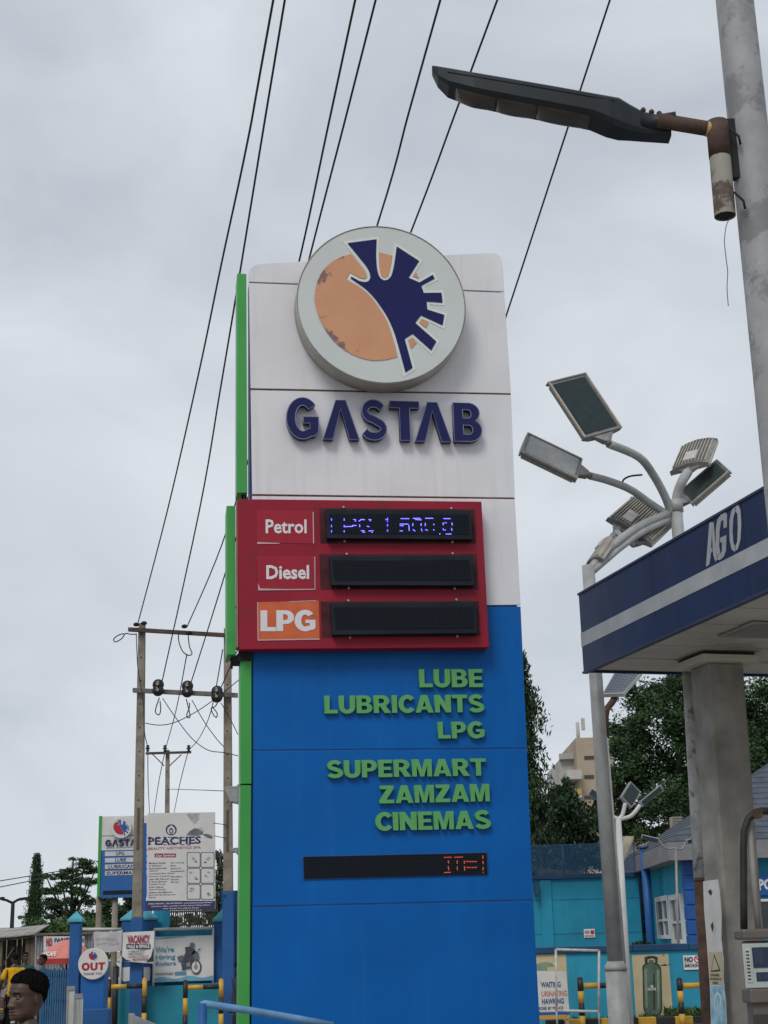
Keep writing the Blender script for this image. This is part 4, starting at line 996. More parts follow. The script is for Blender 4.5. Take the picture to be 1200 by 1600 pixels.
# gas cylinder painted on the panel
m_cyl = M('painted cylinder green', (.095,.15,.105), .6, var=.25, scale=3); m_cyd = M('painted dark line', (.03,.045,.035), .6, var=.1); m_cyl2 = M('painted cylinder light', (.21,.28,.21), .6, var=.2, scale=4)
cyl = [(1003.5,1510),(1004,1520),(1005,1575),(1008,1585),(1014,1588),(1026,1588),(1032,1585),(1035,1577),(1033.5,1520),(1033,1512),(1030,1507),(1024,1504),(1012,1504),(1007,1506)]
MB().prism(BW.poly(cyl, -.010), -.010, -.007).build('mural_cylinder', m_cyd, pn)
inn = [(1005.5,1512),(1006,1522),(1007,1574),(1010,1583),(1015,1586),(1025,1586),(1030,1583),(1033,1575),(1031.8,1522),(1031,1513),(1028,1509),(1023,1506),(1013,1506),(1009,1508)]
MB().prism(BW.poly(inn, -.013), -.013, -.0105).build('mural_cylinder', m_cyl, pn)
MB().prism(BW.poly([(1007,1515),(1011,1513),(1012,1575),(1009,1574)], -.0155), -.0155, -.0132).build('mural_highlight', m_cyl2, pn)
MB().prism(BW.poly([(1026,1515),(1029.5,1515),(1031,1573),(1027.5,1578)], -.0155), -.0155, -.0132).build('mural_highlight', m_cyl2, pn)
MB().prism(BW.poly([(1020.3,1522),(1023,1522),(1024,1578),(1021,1578)], -.0155), -.0155, -.0132).build('mural_shadow', m_cyd, pn)
ringm = [(1007,1496),(1013,1493.5),(1022,1493.5),(1028,1496),(1027,1506),(1024,1507),(1023.5,1499),(1019,1497),(1012,1499),(1011.5,1507),(1008,1506)]
MB().prism(BW.poly(ringm, -.012), -.012, -.007).build('mural_collar', m_cyd, pn)
MB().prism(BW.poly([(1014,1500),(1021,1500),(1022,1507),(1013,1507)], -.012), -.012, -.007).build('mural_valve', m_cyl, pn)
font_text('GASTAB', pbox(BW,1012,1543,1025,1547.5,-.016), -.016, m_lwhite, pn, bold=.03)
fl = [(1016,1541),(1017,1538.5),(1018.4,1541),(1020.5,1538.5),(1021,1541.5),(1018.5,1543)]
MB().prism(BW.poly(fl, -.016), -.016, -.0135).build('mural_emblem', m_lwhite, pn)
for P in ([(1032,1508),(1040,1506),(1041,1508),(1047.5,1505.5),(1047.5,1506.5),(1040.5,1509.3),(1032,1509)], [(1035,1489.5),(1037,1492),(1038.5,1494.5),(1037.5,1494.5),(1034.5,1490)]):
    MB().prism(BW.poly(P, -.009), -.009, -.0062).build('crack', m_cyd, pn)
MB().prism(BW.poly([(838,1506),(852,1503),(862,1505),(867,1510),(855,1511),(855,1520),(838,1520)], -.009), -.009, -.0062).build('mural_collar', m_cyl2, pn2)
# NO SMOKING plate
sg_ = wrect(1068, 1492.5, 1098, 1515, -.03, 'no_smoking_plate', M('plate white', (.68,.68,.68), .4, var=.04), th=.02)
font_text('NO', pbox(BW,1069.5,1495,1083,1503.5,-.034), -.034, m_sink, sg_, bold=.05)
font_text('SMOKING', pbox(BW,1069.5,1506,1097,1511.5,-.034), -.034, m_sink, sg_, bold=.035)
MB().prism(BW.poly([(1069.5,1504.3),(1082,1504.3),(1082,1505),(1069.5,1505)], -.034), -.034, -.031).build('red_line', m_sred, sg_)
cc = BW.uv(1090.5,1499,-.034); MB().lathe([(.078,0),(.078,.003)], 22, (cc[0], -.035, cc[1]), 'y').build('prohibition_disc', m_sred, sg_)
MB().lathe([(.056,0),(.056,.003)], 22, (cc[0], -.039, cc[1]), 'y').build('prohibition_field', M('plate white', None or (.68,.68,.68)), sg_)
MB().prism([(cc[0]-.055,cc[1]+.035),(cc[0]-.035,cc[1]+.05),(cc[0]+.055,cc[1]-.035),(cc[0]+.035,cc[1]-.05)], -.045, -.0405).build('prohibition_bar', m_sred, sg_)
# yellow and black kerb and the grass along it
m_yel = M('yellow paint', (.52,.30,.035), .55, var=.12, scale=4, spots=.4, spotcol=(.3,.18,.05), spotscale=8, spotlo=.62); m_blk = M('black paint', (.018,.018,.02), .5, var=.3, scale=5)
kb = pthing('kerb', 'yellow and black painted kerb below the teal boundary wall', 'kerb', BW)
uk0 = BW.uv(845,1590)[0]; uk1 = BW.uv(1180,1590)[0]; nk_ = 12
for i in range(nk_):
    a = uk0+(uk1-uk0)*i/nk_; MB().box(a+.003, a+(uk1-uk0)/nk_-.003, -1.05, -.85, 0, .15).build('kerb_stone', m_yel if i % 2 else m_blk, kb, .015)
gp = []
for (xa, xb, n_) in ((1036,1100,900), (1000,1036,160), (880,1000,260)):
    a = BW.uv(xa,1590)[0]; b = BW.uv(xb,1590)[0]
    p = np.stack([rng.uniform(a, b, n_), rng.uniform(-.82, -.05, n_), rng.uniform(.03, .26 if xa > 1030 else .14, n_)], 1); gp.append(p+np.array([BW.O.x, BW.O.y, 0]))
gr = leaves('weeds', np.concatenate(gp), .16, m_lf4, None, -.6, .2); tag(gr, kind='stuff')
# crash bars: black and yellow bent pipes
def crash(pl, label, tops, group, pipe_r=.058):
    """tops: list of (px, py_top) posts; a bar joins them"""
    t = pthing('crash_barrier', label, 'barrier', pl, group); us = []
    for (px, py) in tops:
        u, z = pl.uv(px, py); us.append((u, z))
        nbd = 4
        for i in range(nbd):
            z0 = (z-.03)*i/nbd; z1 = (z-.03)*(i+1)/nbd
            first_black = (i+(0 if px < tops[-1][0] else 1)) % 2
            MB().tube([(u,0,z0),(u,0,z1)], pipe_r, 14).build('band', m_blk if first_black else m_yel, t)
        MB().tube([(u,0,z-.03),(u,0,z-.01),(u,0,z+.01)], [pipe_r,pipe_r*.85,pipe_r*.4], 14).build('cap', m_blk if (nbd-1+(0 if px < tops[-1][0] else 1)) % 2 else m_yel, t)
    return t, us
def hbar(t, u0, u1, z, r, cols):
    n = len(cols)
    for i, c_ in enumerate(cols):
        MB().tube([(u0+(u1-u0)*i/n, 0, z), (u0+(u1-u0)*(i+1)/n, 0, z)], r, 14).build('bar_band', c_, t)
CBR = Pl(980, 1560, 30.6, 0)
t, us = crash(CBR, 'black and yellow pipe barrier behind the square white frame', [(906,1527),(960,1527)], 'pipe barriers along the teal wall')
z = CBR.uv(930,1540)[1]; hbar(t, us[0][0]+.058, us[1][0], z, .055, [m_yel, m_blk])
t, us = crash(CBR, 'black and yellow pipe barrier to the right of the painted gas cylinder', [(1061,1528),(1122,1526)], 'pipe barriers along the teal wall')
z = CBR.uv(1080,1540)[1]; hbar(t, us[0][0]+.058, us[1][0], z, .055, [m_yel, m_blk])
# free standing square frame
SF = Pl(900, 1530, 29.8, 2)
fr_ = pthing('square_frame', 'empty square white metal frame standing before the teal wall', 'frame', SF)
qa = SF.poly([(868.5,1483.5),(936,1485.5),(935.5,1580.5),(869.5,1579)])
for i in range(4):
    a, b = qa[i], qa[(i+1) % 4]; MB().tube([(a[0],0,a[1]),(b[0],0,b[1])], .024, 8).build('frame_bar', M('frame paint', (.45,.45,.43), .5, var=.2, scale=8, spots=.5, spotcol=(.16,.1,.06), spotscale=9, spotlo=.6), fr_)
for u in (qa[3][0], qa[2][0]): MB().tube([(u,0,0),(u,0,qa[3][1]+.02)], .02, 8).build('leg', m_metal, fr_)
# notice board leaning by the wall
NB = Pl(855, 1560, 30.2, 2)
nbd_ = pthing('notice_board', 'white notice board reading waiting and hawking at the foot of the teal wall', 'notice', NB)
P_ = NB.poly([(838,1517),(884,1518),(890,1581),(838,1580)]); MB().prism(P_, 0, .02).build('board', M('board white', (.6,.58,.54), .6, var=.08, scale=3, spots=.5, spotcol=(.45,.4,.34), spotscale=5, spotlo=.6), nbd_)
m_tb = M('blue paint letters', (.03,.07,.22), .6, var=.3, scale=8); m_tr = M('faded red letters', (.48,.20,.17), .6, var=.3, scale=8)
for s, x0, y0, x1, y1, mt in (('WAITING',845,1534,876,1543,m_tb), ('URINATING',846,1548,886,1557,m_tr), ('HAWKING',847,1560,881,1569,m_tb), ('ORDER BY POLICE',838,1573,880,1578,m_tb)):
    font_text(s, pbox(NB,x0,y0,x1,y1,-.004), -.004, mt, nbd_, bold=.03)
a = NB.uv(838,1583); b = NB.uv(890,1583)
MB().box(a[0], b[0], .003, .05, NB.uv(860,1586)[1], NB.uv(860,1581.5)[1]).build('rail', m_quoin, nbd_); MB().box(a[0], b[0], .003, .05, NB.uv(860,1592.5)[1], NB.uv(860,1586.5)[1]).build('rail', m_yel, nbd_)
for u in (a[0]+.05, b[0]-.05): MB().box(u-.03, u+.03, .022, .06, 0, NB.uv(860,1540)[1]).build('leg', m_metal, nbd_)

# mid-distance lamps by the wall
def far_lamp(label, px, ptop, pbase, D, heads, r=.05, mat=None, group='street lamps beyond the boundary wall', name='street_lamp'):
    tp_ = at(px, ptop, D); bs = at(pbase, 1560, D); dx = (bs.x-tp_.x)/(tp_.z-bs.z); org = Vector((tp_.x+dx*tp_.z, D, 0))
    t = thing(name, label, 'street lamp', org, 0, group); mt = mat or M('white lamp pole', (.5,.5,.49), .5, var=.1)
    MB().tube([(0,0,0),(-dx*tp_.z,0,tp_.z)], [r*1.25,r], 12).build('post', mt, t)
    for (ax, ay, tx, ty, wpx, dz) in heads:
        nk_ = at(ax, ay, D); tt = at(tx, ty, D+dz)
        mid = at((px+ax)/2+(ax-px)*.08, (ptop+ay)/2+6, D)
        MB().tube([p-org for p in smooth_path([tp_, mid, nk_])], r*.7, 8).build('arm', mt, t)
        a = (tt-nk_); ln = a.length; a.normalize(); w_ = wpx*D/FPX/2
        up = Vector((0,-1,-.25)); s = a.cross(up).normalized(); n = s.cross(a)
        h = MB().obox(nk_-org+a*ln/2, a, s, n, ln/2, w_, .035).build('lamp_head', m_lampg, t, .01)
        MB().obox(nk_-org+a*ln/2+n*.037, a, s, n, ln/2*.85, w_*.8, .004).build('lens', m_glass, h)
    return t
far_lamp('white double lamp post with two flood heads in front of the large tree', 966, 1280, 982, 30, [(977,1255,992,1230,24,.35),(1000,1258,1034,1230,9,.2),(950,1256,922,1236,12,.2)], .058)
far_lamp('thin white twin-arm lamp before the slate roof', 1056, 1325, 1062, 34, [(1030,1314,1002,1307,7,.1),(1072,1316,1100,1308,7,.1)], .028, m_lampg)
sl2 = at(985,1310,30.4); slo = Vector((sl2.x-.35,30.4,0))
st = thing('solar_street_lamp', 'small tilted lamp panel on the thin white pole near the corner post', 'street lamp', slo)
q = [at(964,1342,30.3)-slo, at(976,1345,30.2)-slo, at(991,1308,30.6)-slo, at(976,1308,30.8)-slo]; nn = (q[1]-q[0]).cross(q[3]-q[0]).normalized()
MB().hexa([p-nn*.03 for p in q], [p+nn*.03 for p in q]).build('panel', M('led panel beige', (.33,.30,.21), .5, var=.15), st, .01)
MB().tube([(.02,0,0),(-.0,0,at(972,1345,30.4).z)], .05, 10).build('post', M('white lamp pole', (.5,.5,.49)), st)
# plants on the forecourt side of the house
b5 = Vector((at(1025,1465,37).x, 37, 0)); tree('shrub', 'low shrubs growing in front of the white house windows', b5, 2, [(x, random.uniform(-.3,.3), random.uniform(1.0,1.42), .24, .3, .18, 200) for x in np.linspace(-.9,.95,9)], .12, m_lf1, .03, limbs=5, cat='shrub')

# ================================================================== left side: wall, gate and posters
m_pblue = M('pillar blue paint', (.010,.085,.26), .6, var=.18, scale=2, streak=.25, streakcol=(.02,.06,.17), bump=.08)
m_pblue2 = M('bright pillar blue', (.006,.10,.33), .6, var=.12, scale=2, streak=.15, streakcol=(.01,.07,.22))
m_cap = M('turquoise cap', (.07,.33,.42), .6, var=.14, scale=4, spots=.3, spotcol=(.05,.22,.3), spotscale=8, spotlo=.6)
m_gate = M('gate blue paint', (.018,.10,.22), .5, var=.2, scale=4, streak=.3, streakcol=(.03,.05,.09))
m_concp = M('weathered concrete pole', (.235,.205,.165), .9, var=.22, scale=5, bump=.15, streak=.35, streakcol=(.13,.11,.09))
m_rail = M('white rail', (.48,.48,.46), .5, var=.15)
m_vinyl = M('banner vinyl', (.60,.59,.58), .5, var=.05, scale=3, spots=.35, spotcol=(.5,.48,.46), spotscale=5, spotlo=.6)
m_vinylb = M('banner blue wash', (.12,.36,.50), .5, var=.2, scale=4)
m_teale = M('teal low wall', (.012,.215,.30), .6, var=.16, scale=1.5, streak=.25, streakcol=(.02,.14,.2), spots=.4, spotcol=(.03,.16,.21), spotscale=6, spotlo=.64)
DL = 33.4
LW = Pl(260, 1500, DL, 0)
def pillar(label, pl, x0, x1, ycap, ysh, off=0.0, group='blue gate pillars', mat=None, name='gate_pillar', th=None, basew=None):
    t = pthing(name, label, 'pillar', pl, group)
    a = pl.uv(x0, ysh, off); b = pl.uv(x1, ysh, off); w_ = b[0]-a[0]; th = th or w_
    zt = pl.uv((x0+x1)/2, ysh, off)[1]; za = pl.uv((x0+x1)/2, ycap, off)[1]
    MB().box(a[0], b[0], off, off+th, 0, zt).build('shaft', mat or m_pblue, t, .012)
    e = .03
    MB().box(a[0]-e, b[0]+e, off-e, off+th+e, zt+.002, zt+.05).build('cap_slab', m_cap, t, .008)
    cx = (a[0]+b[0])/2; cy = off+th/2
    MB().add([(a[0]-e*.6,off-e*.6,zt+.052),(b[0]+e*.6,off-e*.6,zt+.052),(b[0]+e*.6,off+th+e*.6,zt+.052),(a[0]-e*.6,off+th+e*.6,zt+.052),(cx,cy,za)], [(0,1,4),(1,2,4),(2,3,4),(3,0,4),(3,2,1,0)]).build('cap', m_cap, t)
    return t
OP = Pl(117, 1500, 23.5, 0)
pillar('slim blue gate pillar with pointed cap left of the OUT sign', OP, 109, 126, 1423, 1441)
pillar('blue gate pillar behind the left concrete power pole', LW, 190, 239, 1410, 1438, .12)
pillar('blue gate pillar behind the right concrete power pole', LW, 334, 361, 1417, 1440, .12)
# wide pier carrying the OUT disc
opier = pthing('sign_pier', 'bright blue pier carrying the round OUT sign', 'pier', OP)
a = OP.uv(126.5,1530,-.1); b = OP.uv(163,1530,-.1); zt = OP.uv(145,1500,-.1)[1]
MB().box(a[0], b[0], -.1, .25, 0, zt).build('shaft', m_pblue2, opier, .012)
a2 = OP.uv(128,1577,-.3); b2_ = OP.uv(171,1577,-.3); MB().box(a2[0], b2_[0], -.3, -.102, 0, a2[1]).build('plinth', m_pblue, opier, .012)
OD = pthing('out_sign', 'round white OUT THANK YOU sign with small emblem', 'sign', OP)
oc = OP.uv(145.5,1506,-.16); orad = (OP.uv(169,1506,-.16)[0]-OP.uv(122,1506,-.16)[0])/2
MB().lathe([(orad,0),(orad,.055)], 40, (oc[0],-.16,oc[1]), 'y').build('disc', M('sign disc', (.60,.585,.55), .5, var=.06, scale=4, spots=.3, spotcol=(.42,.36,.3), spotscale=5, spotlo=.62), OD, .008)
m_outred = M('sign crimson', (.36,.012,.03), .5, var=.08); m_dgrey = M('dark grey print', (.12,.12,.13), .5, var=0)
block_text('OUT', pbox(OP,127.5,1504,164,1516,-.165), -.165, .004, m_outred, OD, t=.25, ty=.22, gap=.08)
font_text('THANK YOU', pbox(OP,130,1519.5,159.5,1523.5,-.164), -.164, m_dgrey, OD, bold=.02)
def emblem(pl, cx, cy, rpx, off, parent, red=m_outred, blue=None):
    k = rpx/560.0; f = lambda P: pl.poly([(cx+(x-590)*k, cy+(y-590)*k) for x, y in P], off)
    MB().prism(f(O1), off, off+.002).build('red_emblem', red, parent); MB().prism(f(P1), off-.003, off-.0005).build('blue_emblem', blue or M('emblem blue', (.02,.06,.25), .5), parent)
emblem(OP, 145.5, 1494, 8.5, -.164, OD)

# low teal walls between bars, rails, back wall
lwall = pthing('low_wall', 'low teal wall in sections behind the yellow and black bars', 'wall', LW)
for (x0, x1, yt) in ((176,222,1541), (228.5,287,1541), (291,378,1537)):
    a = LW.uv(x0, yt, .0); b = LW.uv(x1, yt, .0); MB().box(a[0], b[0], 0, .14, 0, a[1]).build('wall_section', m_teale, lwall, .01)
bwall = pthing('back_wall', 'teal back wall panel behind the hanging banners', 'wall', LW)
for (x0,y0,x1,o,mt,nm) in ((240,1421,264,.9,m_teal2,'pier'), (240,1452,345,.7,m_teal2,'wall_section'), (345,1392,392,.55,m_pblue,'dark_pier')):
    a = LW.uv(x0,y0,o); b = LW.uv(x1,y0,o); MB().box(a[0], b[0], o, o+.2, 0, a[1]).build(nm, mt, bwall)
# grille of an old iron fence over it
fen = pthing('iron_fence', 'rusty iron fence with upright bars behind the billboard foot', 'fence', LW)
m_fenc = M('rusty fence iron', (.10,.09,.06), .8, var=.3)
for i in range(22):
    u = LW.uv(264+i*3.4, 1440, 1.3)[0]; MB().box(u-.012, u+.012, 1.3, 1.33, 0, LW.uv(300,1421,1.3)[1]).build('bar', m_fenc, fen)
for y in (1424,1445):
    z = LW.uv(300,y,1.3)[1]; MB().box(LW.uv(263,y,1.3)[0], LW.uv(340,y,1.3)[0], 1.27, 1.299, z-.02, z+.02).build('rail', m_fenc, fen)
# horizontal pipe rails
def rail_thing(label, x0, x1, y0, y1, pl=LW, off=.05, r=.035, mat=None, group='pipe rails between the pillars'):
    t = pthing('pipe_rail', label, 'rail', pl, group); a = pl.uv(x0, y0, off); b = pl.uv(x1, y1, off)
    MB().tube([(a[0],off,a[1]),(b[0],off,b[1])], r, 10).build('pipe', mat or m_rail, t)
    for p in (a, b): MB().tube([(p[0],off,0),(p[0],off,p[1])], r*.7, 8).build('upright', mat or m_rail, t)
rail_thing('white pipe rail above the riders banner', 241, 333, 1452.5, 1450)
rail_thing('white pipe rail left of the vacancy poster', 127, 190, 1452, 1452)
# left poster: blank banner
def banner(name, label, pl, quad, off, mat, sagb=0.0, th=.006, group=None):
    t = pthing(name, label, 'banner', pl, group)
    q = pl.poly(quad, off); nx, nz = 10, 5; mb = MB(); V = []; 
    for side in (0, 1):
        for j in range(nz+1):
            for i in range(nx+1):
                u, v = i/nx, j/nz
                x = (q[0][0]*(1-u)+q[1][0]*u)*(1-v)+(q[3][0]*(1-u)+q[2][0]*u)*v; z = (q[0][1]*(1-u)+q[1][1]*u)*(1-v)+(q[3][1]*(1-u)+q[2][1]*u)*v
                z -= sagb*4*u*(1-u)*(v if v > .5 else -v*0)
                y = off+.012*math.sin(u*9+v*3)*math.sin(v*PI)+side*th
                V.append((x, y, z))
    k = (nx+1)*(nz+1); F_ = []
    for j in range(nz):
        for i in range(nx):
            a = j*(nx+1)+i; F_ += [(a, a+1, a+nx+2, a+nx+1), (a+k, a+nx+1+k, a+nx+2+k, a+1+k)]
    mb.add(V, F_, True); mb.build('sheet', mat, t)
    return t
wb = banner('white_banner', 'blank pale banner hung on the rail left of the vacancy poster', LW, [(146,1456),(190,1455.5),(190,1486),(147,1489.5)], -.05, M('faded banner', (.47,.45,.46), .6, var=.06, scale=5))
font_text('NO PARKING', pbox(LW,149,1464,182,1469,-.07), -.07, M('ghost print', (.40,.38,.40), .6), wb); font_text('ANY TIME', pbox(LW,149,1472,186,1476,-.07), -.07, M('ghost print', (.40,.38,.40)), wb)
va = banner('vacancy_poster', 'white VACANCY poster tied over the blue pillar and pole', LW, [(192,1457),(241,1454.5),(239.5,1505.5),(190.5,1502)], -.66, m_vinyl)
m_vred = M('poster red', (.30,.02,.05), .5, var=.15); m_vblk = M('poster black', (.025,.022,.03), .5)
font_text('VACANCY', pbox(LW,199,1461,234,1474,-.68), -.68, m_vred, va, bold=.04)
MB().prism(LW.poly([(197.5,1475),(235,1475),(235,1482.5),(197.5,1482.5)], -.677), -.677, -.6755).build('strip', m_vblk, va)
font_text('MALE & FEMALE', pbox(LW,199.5,1476,233.5,1481.5,-.68), -.68, m_lwhite, va, bold=.03)
for i, s in enumerate(('- CUSTOMER CARE OFFICER', '- PUMP ATTENDANTS', '- GAS REFILL ATTENDANTS')): font_text(s, pbox(LW,199,1485+i*4,[226,224,232][i],1488+i*4,-.68), -.68, m_dgrey, va, bold=.01)
font_text('08169769029', pbox(LW,207,1497.2,231,1501,-.68), -.68, m_vred, va, bold=.02)
for P in ([(190.8,1494),(197,1499.5),(206,1501.5),(190.8,1502)], [(239.5,1480),(240.2,1502),(228,1503),(236,1495)]): MB().prism(LW.poly(P, -.68), -.68, -.678).build('print_swoosh', m_vblk, va)
for (x0,x1) in ((191,206), (221,235)):
    ph = pthing('paper_notice', 'small torn white paper pasted low on the blue pillar, '+('left of the pole' if x0 < 200 else 'right of the pole'), 'notice', LW); MB().prism(LW.poly([(x0,1512),(x1-2,1510.5),(x1,1515),(x1-1,1532),(x0+2,1534),(x0-.5,1530)], .105), .105, .114).build('sheet', m_vinyl, ph)
ri = banner('riders_banner', "white and blue banner reading We're Hiring Riders with a motorcyclist", LW, [(241,1464),(333.5,1461),(333.5,1532),(239,1535)], -.03, m_vinyl)
m_rt = M('banner teal ink', (.06,.26,.38), .5, var=.08)
for s, x0, y0, x1, y1 in (("We're",243,1479,272,1488), ('Hiring',243,1491,274,1501), ('Riders',243,1502,275,1508.5)): font_text(s, pbox(LW,x0,y0,x1,y1,-.05), -.05, m_rt, ri, bold=.022)
font_text('08147375487', pbox(LW,243,1520,271,1523.5,-.05), -.05, m_dgrey, ri, bold=.02)
MB().prism(LW.poly([(273,1518.5),(291,1517.5),(291,1522.5),(273,1523.5)], -.05), -.05, -.048).build('print_tag', m_rt, ri)
wash = [(241,1534)]+[(241+92*i/12, 1529-4*i/12-2*math.sin(i*1.1)) for i in range(13)]+[(333,1531.5)]
MB().prism(LW.poly(wash, -.047), -.047, -.0455).build('print_wash', m_vinylb, ri)
MB().prism(LW.poly([(241,1464.5),(300,1462.5),(262,1466),(241,1467)], -.047), -.047, -.0455).build('print_wash', m_vinylb, ri)
# printed motorcyclist: flat print of shapes on the banner
def prt(P, mt, o=-.05): MB().prism(LW.poly(P, o), o, o+.0015).build('print_figure', mt, ri)
m_p1 = M('print charcoal', (.06,.065,.08), .5, var=.2, scale=20); m_p2 = M('print grey', (.22,.24,.26), .5); m_p3 = M('print slate', (.10,.14,.19), .5)
def ringP(cx, cy, r, o, mt, sx=.72): prt([(cx+r*sx*math.cos(t), cy+r*math.sin(t)) for t in np.linspace(0,2*PI,21)[:-1]], mt, o)
ringP(306.5,1511,11.5,-.050,m_p1); ringP(306,1511,9,-.053,m_vinyl); ringP(306,1511,4,-.056,m_p2)
ringP(288,1506,9.5,-.050,m_p1,.5); ringP(288,1506,6.5,-.053,m_p2,.5)
prt([(286,1497),(294,1491),(303,1493),(305,1498),(300,1503),(298,1512),(292,1514),(288,1505)], m_p1, -.056); prt([(291,1505),(297,1503),(297,1510),(292,1511)], m_p2, -.0575); prt([(303,1494),(305.5,1494),(308,1510),(306,1510)], m_p2, -.0575)
prt([(277,1495),(286,1492),(287,1501),(279,1503)], m_p3, -.059)
prt([(297,1473.5),(301,1472.5),(304,1475),(304,1479),(300,1481),(296.5,1478)], m_p3, -.059)
prt([(289,1480),(297,1479),(304,1483),(305,1487),(301,1492),(294,1494),(290,1500),(286,1497),(290,1488)], m_p1, -.062)
prt([(303,1485),(309,1487),(309,1493),(302,1495),(299,1491)], m_p1, -.062); prt([(285,1500),(291,1499),(289,1513),(284,1517),(285,1508)], m_p1, -.062)
prt([(300,1492),(310,1489),(311,1497),(305,1500)], m_p3, -.065); prt([(309,1484),(313,1481),(313.5,1482.5),(310,1486)], m_p1, -.062)

# yellow and black bars on the left
CL = Pl(260, 1560, 32.2, 0)
def cbar(label, xl, xr, yl, yr, yb, topdark):
    t = pthing('crash_barrier', label, 'barrier', CL, 'pipe barriers along the low teal wall')
    for px, py, dark in ((xl, yl, True), (xr, yr, False)):
        u, z = CL.uv(px, py); z_ = z-.03
        bands = [z_, z_-.33, z_-.66, z_-.99, 0]
        for i in range(4): 
            if bands[i] > bands[i+1]: MB().tube([(u,0,max(0,bands[i+1])),(u,0,bands[i])], .05, 14).build('band', (m_blk if (i % 2 == 0) == dark else m_yel), t)
        MB().tube([(u,0,z_),(u,0,z_+.018),(u,0,z_+.032)], [.05,.042,.02], 14).build('cap', m_blk if dark else m_yel, t)
    a = CL.uv(xl, yb); b = CL.uv(xr, yb); hbar(t, a[0]+.05, b[0]-.05, a[1], .048, [m_yel, m_blk])
cbar('yellow and black pipe barrier nearest the OUT sign', 170.5, 226, 1530, 1528, 1542, True)
cbar('yellow and black pipe barrier nearest the totem', 290, 345.5, 1531, 1529, 1543, True)
cb2 = pthing('bollard', 'short black bollard between the OUT sign and the pillar', 'bollard', LW); u, z = LW.uv(181,1509,-.3)
MB().tube([(u,-.3,0),(u,-.3,z-.03)], .06, 14).build('shaft', m_blk, cb2); MB().tube([(u,-.3,z-.03),(u,-.3,z)], [.06,.03], 14).build('cap', m_blk, cb2)
# pipes in the foreground
hr = Pl(400, 1585, 13.5, 18)
hrt = pthing('handrail', 'pale blue pipe handrail crossing in front of the totem foot', 'handrail', hr)
P_ = [hr.uv(x, y) for x, y in ((314,1571),(320,1568.5),(340,1571.5),(400,1580.5),(460,1591),(520,1602))]
m_hr = M('pale blue pipe', (.12,.27,.46), .45, var=.15, scale=6)
MB().tube([(u,0,z) for u, z in P_], .031, 12).build('top_pipe', m_hr, hrt)
dzr = (P_[-1][1]-P_[2][1])/(P_[-1][0]-P_[2][0])
for u in (P_[1][0]-.02, P_[-1][0]): MB().tube([(u,0,0),(u,0,P_[2][1]+dzr*(u-P_[2][0]))], .04, 12).build('upright', m_pblue, hrt)
MB().tube([(P_[1][0],0,.6),(P_[-1][0],0,.6)], .028, 12).build('mid_pipe', m_hr, hrt)
gb = Pl(220, 1590, 14.5, 20)
gbt = pthing('guard_rail', 'flat grey metal rail at the bottom edge left of the totem', 'rail', gb)
a = gb.uv(204,1584); b = gb.uv(265,1608)
MB().prism([(a[0],a[1]-.1),(b[0],b[1]-.1),(b[0],b[1]),(a[0],a[1])], 0, .05).build('top_beam', m_metal, gbt, .008)
MB().box(a[0], a[0]+.05, .06, .11, 0, a[1]).build('upright', m_metal, gbt); MB().box(b[0], b[0]+.05, .06, .11, 0, b[1]).build('upright', m_metal, gbt)
for i in range(3): 
    c_ = gb.uv(196+i*6, 1594-i*0, .1); 
MB().prism([(a[0]-.06,a[1]-.22),(b[0],b[1]-.24),(b[0],b[1]-.16),(a[0]-.06,a[1]-.12)], .052, .058).build('lower_beam', m_metal, gbt)
# blue slatted gate and the small grey pedestrian gate
GT = Pl(85, 1550, 26.2, -14)
gt_ = pthing('slatted_gate', 'blue metal gate of upright slats beside the slim pillar', 'gate', GT)
a = GT.uv(68,1515); b = GT.uv(108,1518); ns_ = 11
for i in range(ns_):
    u = a[0]+(b[0]-a[0])*(i+.5)/ns_; wd = (b[0]-a[0])/ns_*.62; MB().box(u-wd/2, u+wd/2, 0, .03, .12, a[1]+random.uniform(-.02,.02)).build('slat', m_gate, gt_)
for z in (.25, .9, a[1]-.1): MB().box(a[0], b[0], .032, .07, z-.03, z+.03).build('cross_rail', m_gate, gt_)
MB().box(a[0]-.05, a[0], 0, .05, .05, a[1]+.03).build('stile', m_gate, gt_); MB().box(b[0], b[0]+.12, 0, .06, 0, a[1]+.12).build('stile', m_teal2, gt_)
PG = Pl(118, 1570, 19.5, 12)
pg_ = pthing('pedestrian_gate', 'small grey barred gate in front of the slim blue pillar', 'gate', PG)
for (x0, y0, x1, y1, nbar) in ((107,1541,117,1620,3), (118,1553,129.5,1630,5)):
    a = PG.uv(x0,y0); b = PG.uv(x1,y0); zb = .2
    MB().box(a[0], b[0], 0, .05, a[1]-.05, a[1]).build('top_rail', m_metal, pg_); MB().box(a[0], b[0], 0, .05, zb, zb+.05).build('bottom_rail', m_metal, pg_)
    for i in range(nbar): 
        u = a[0]+(b[0]-a[0])*(i+.5)/nbar; MB().box(u-.014, u+.014, .012, .038, zb+.05, a[1]-.05).build('bar', m_rail, pg_)
    MB().box(a[0]-.02, a[0], 0, .05, 0, a[1]).build('stile', m_metal, pg_)

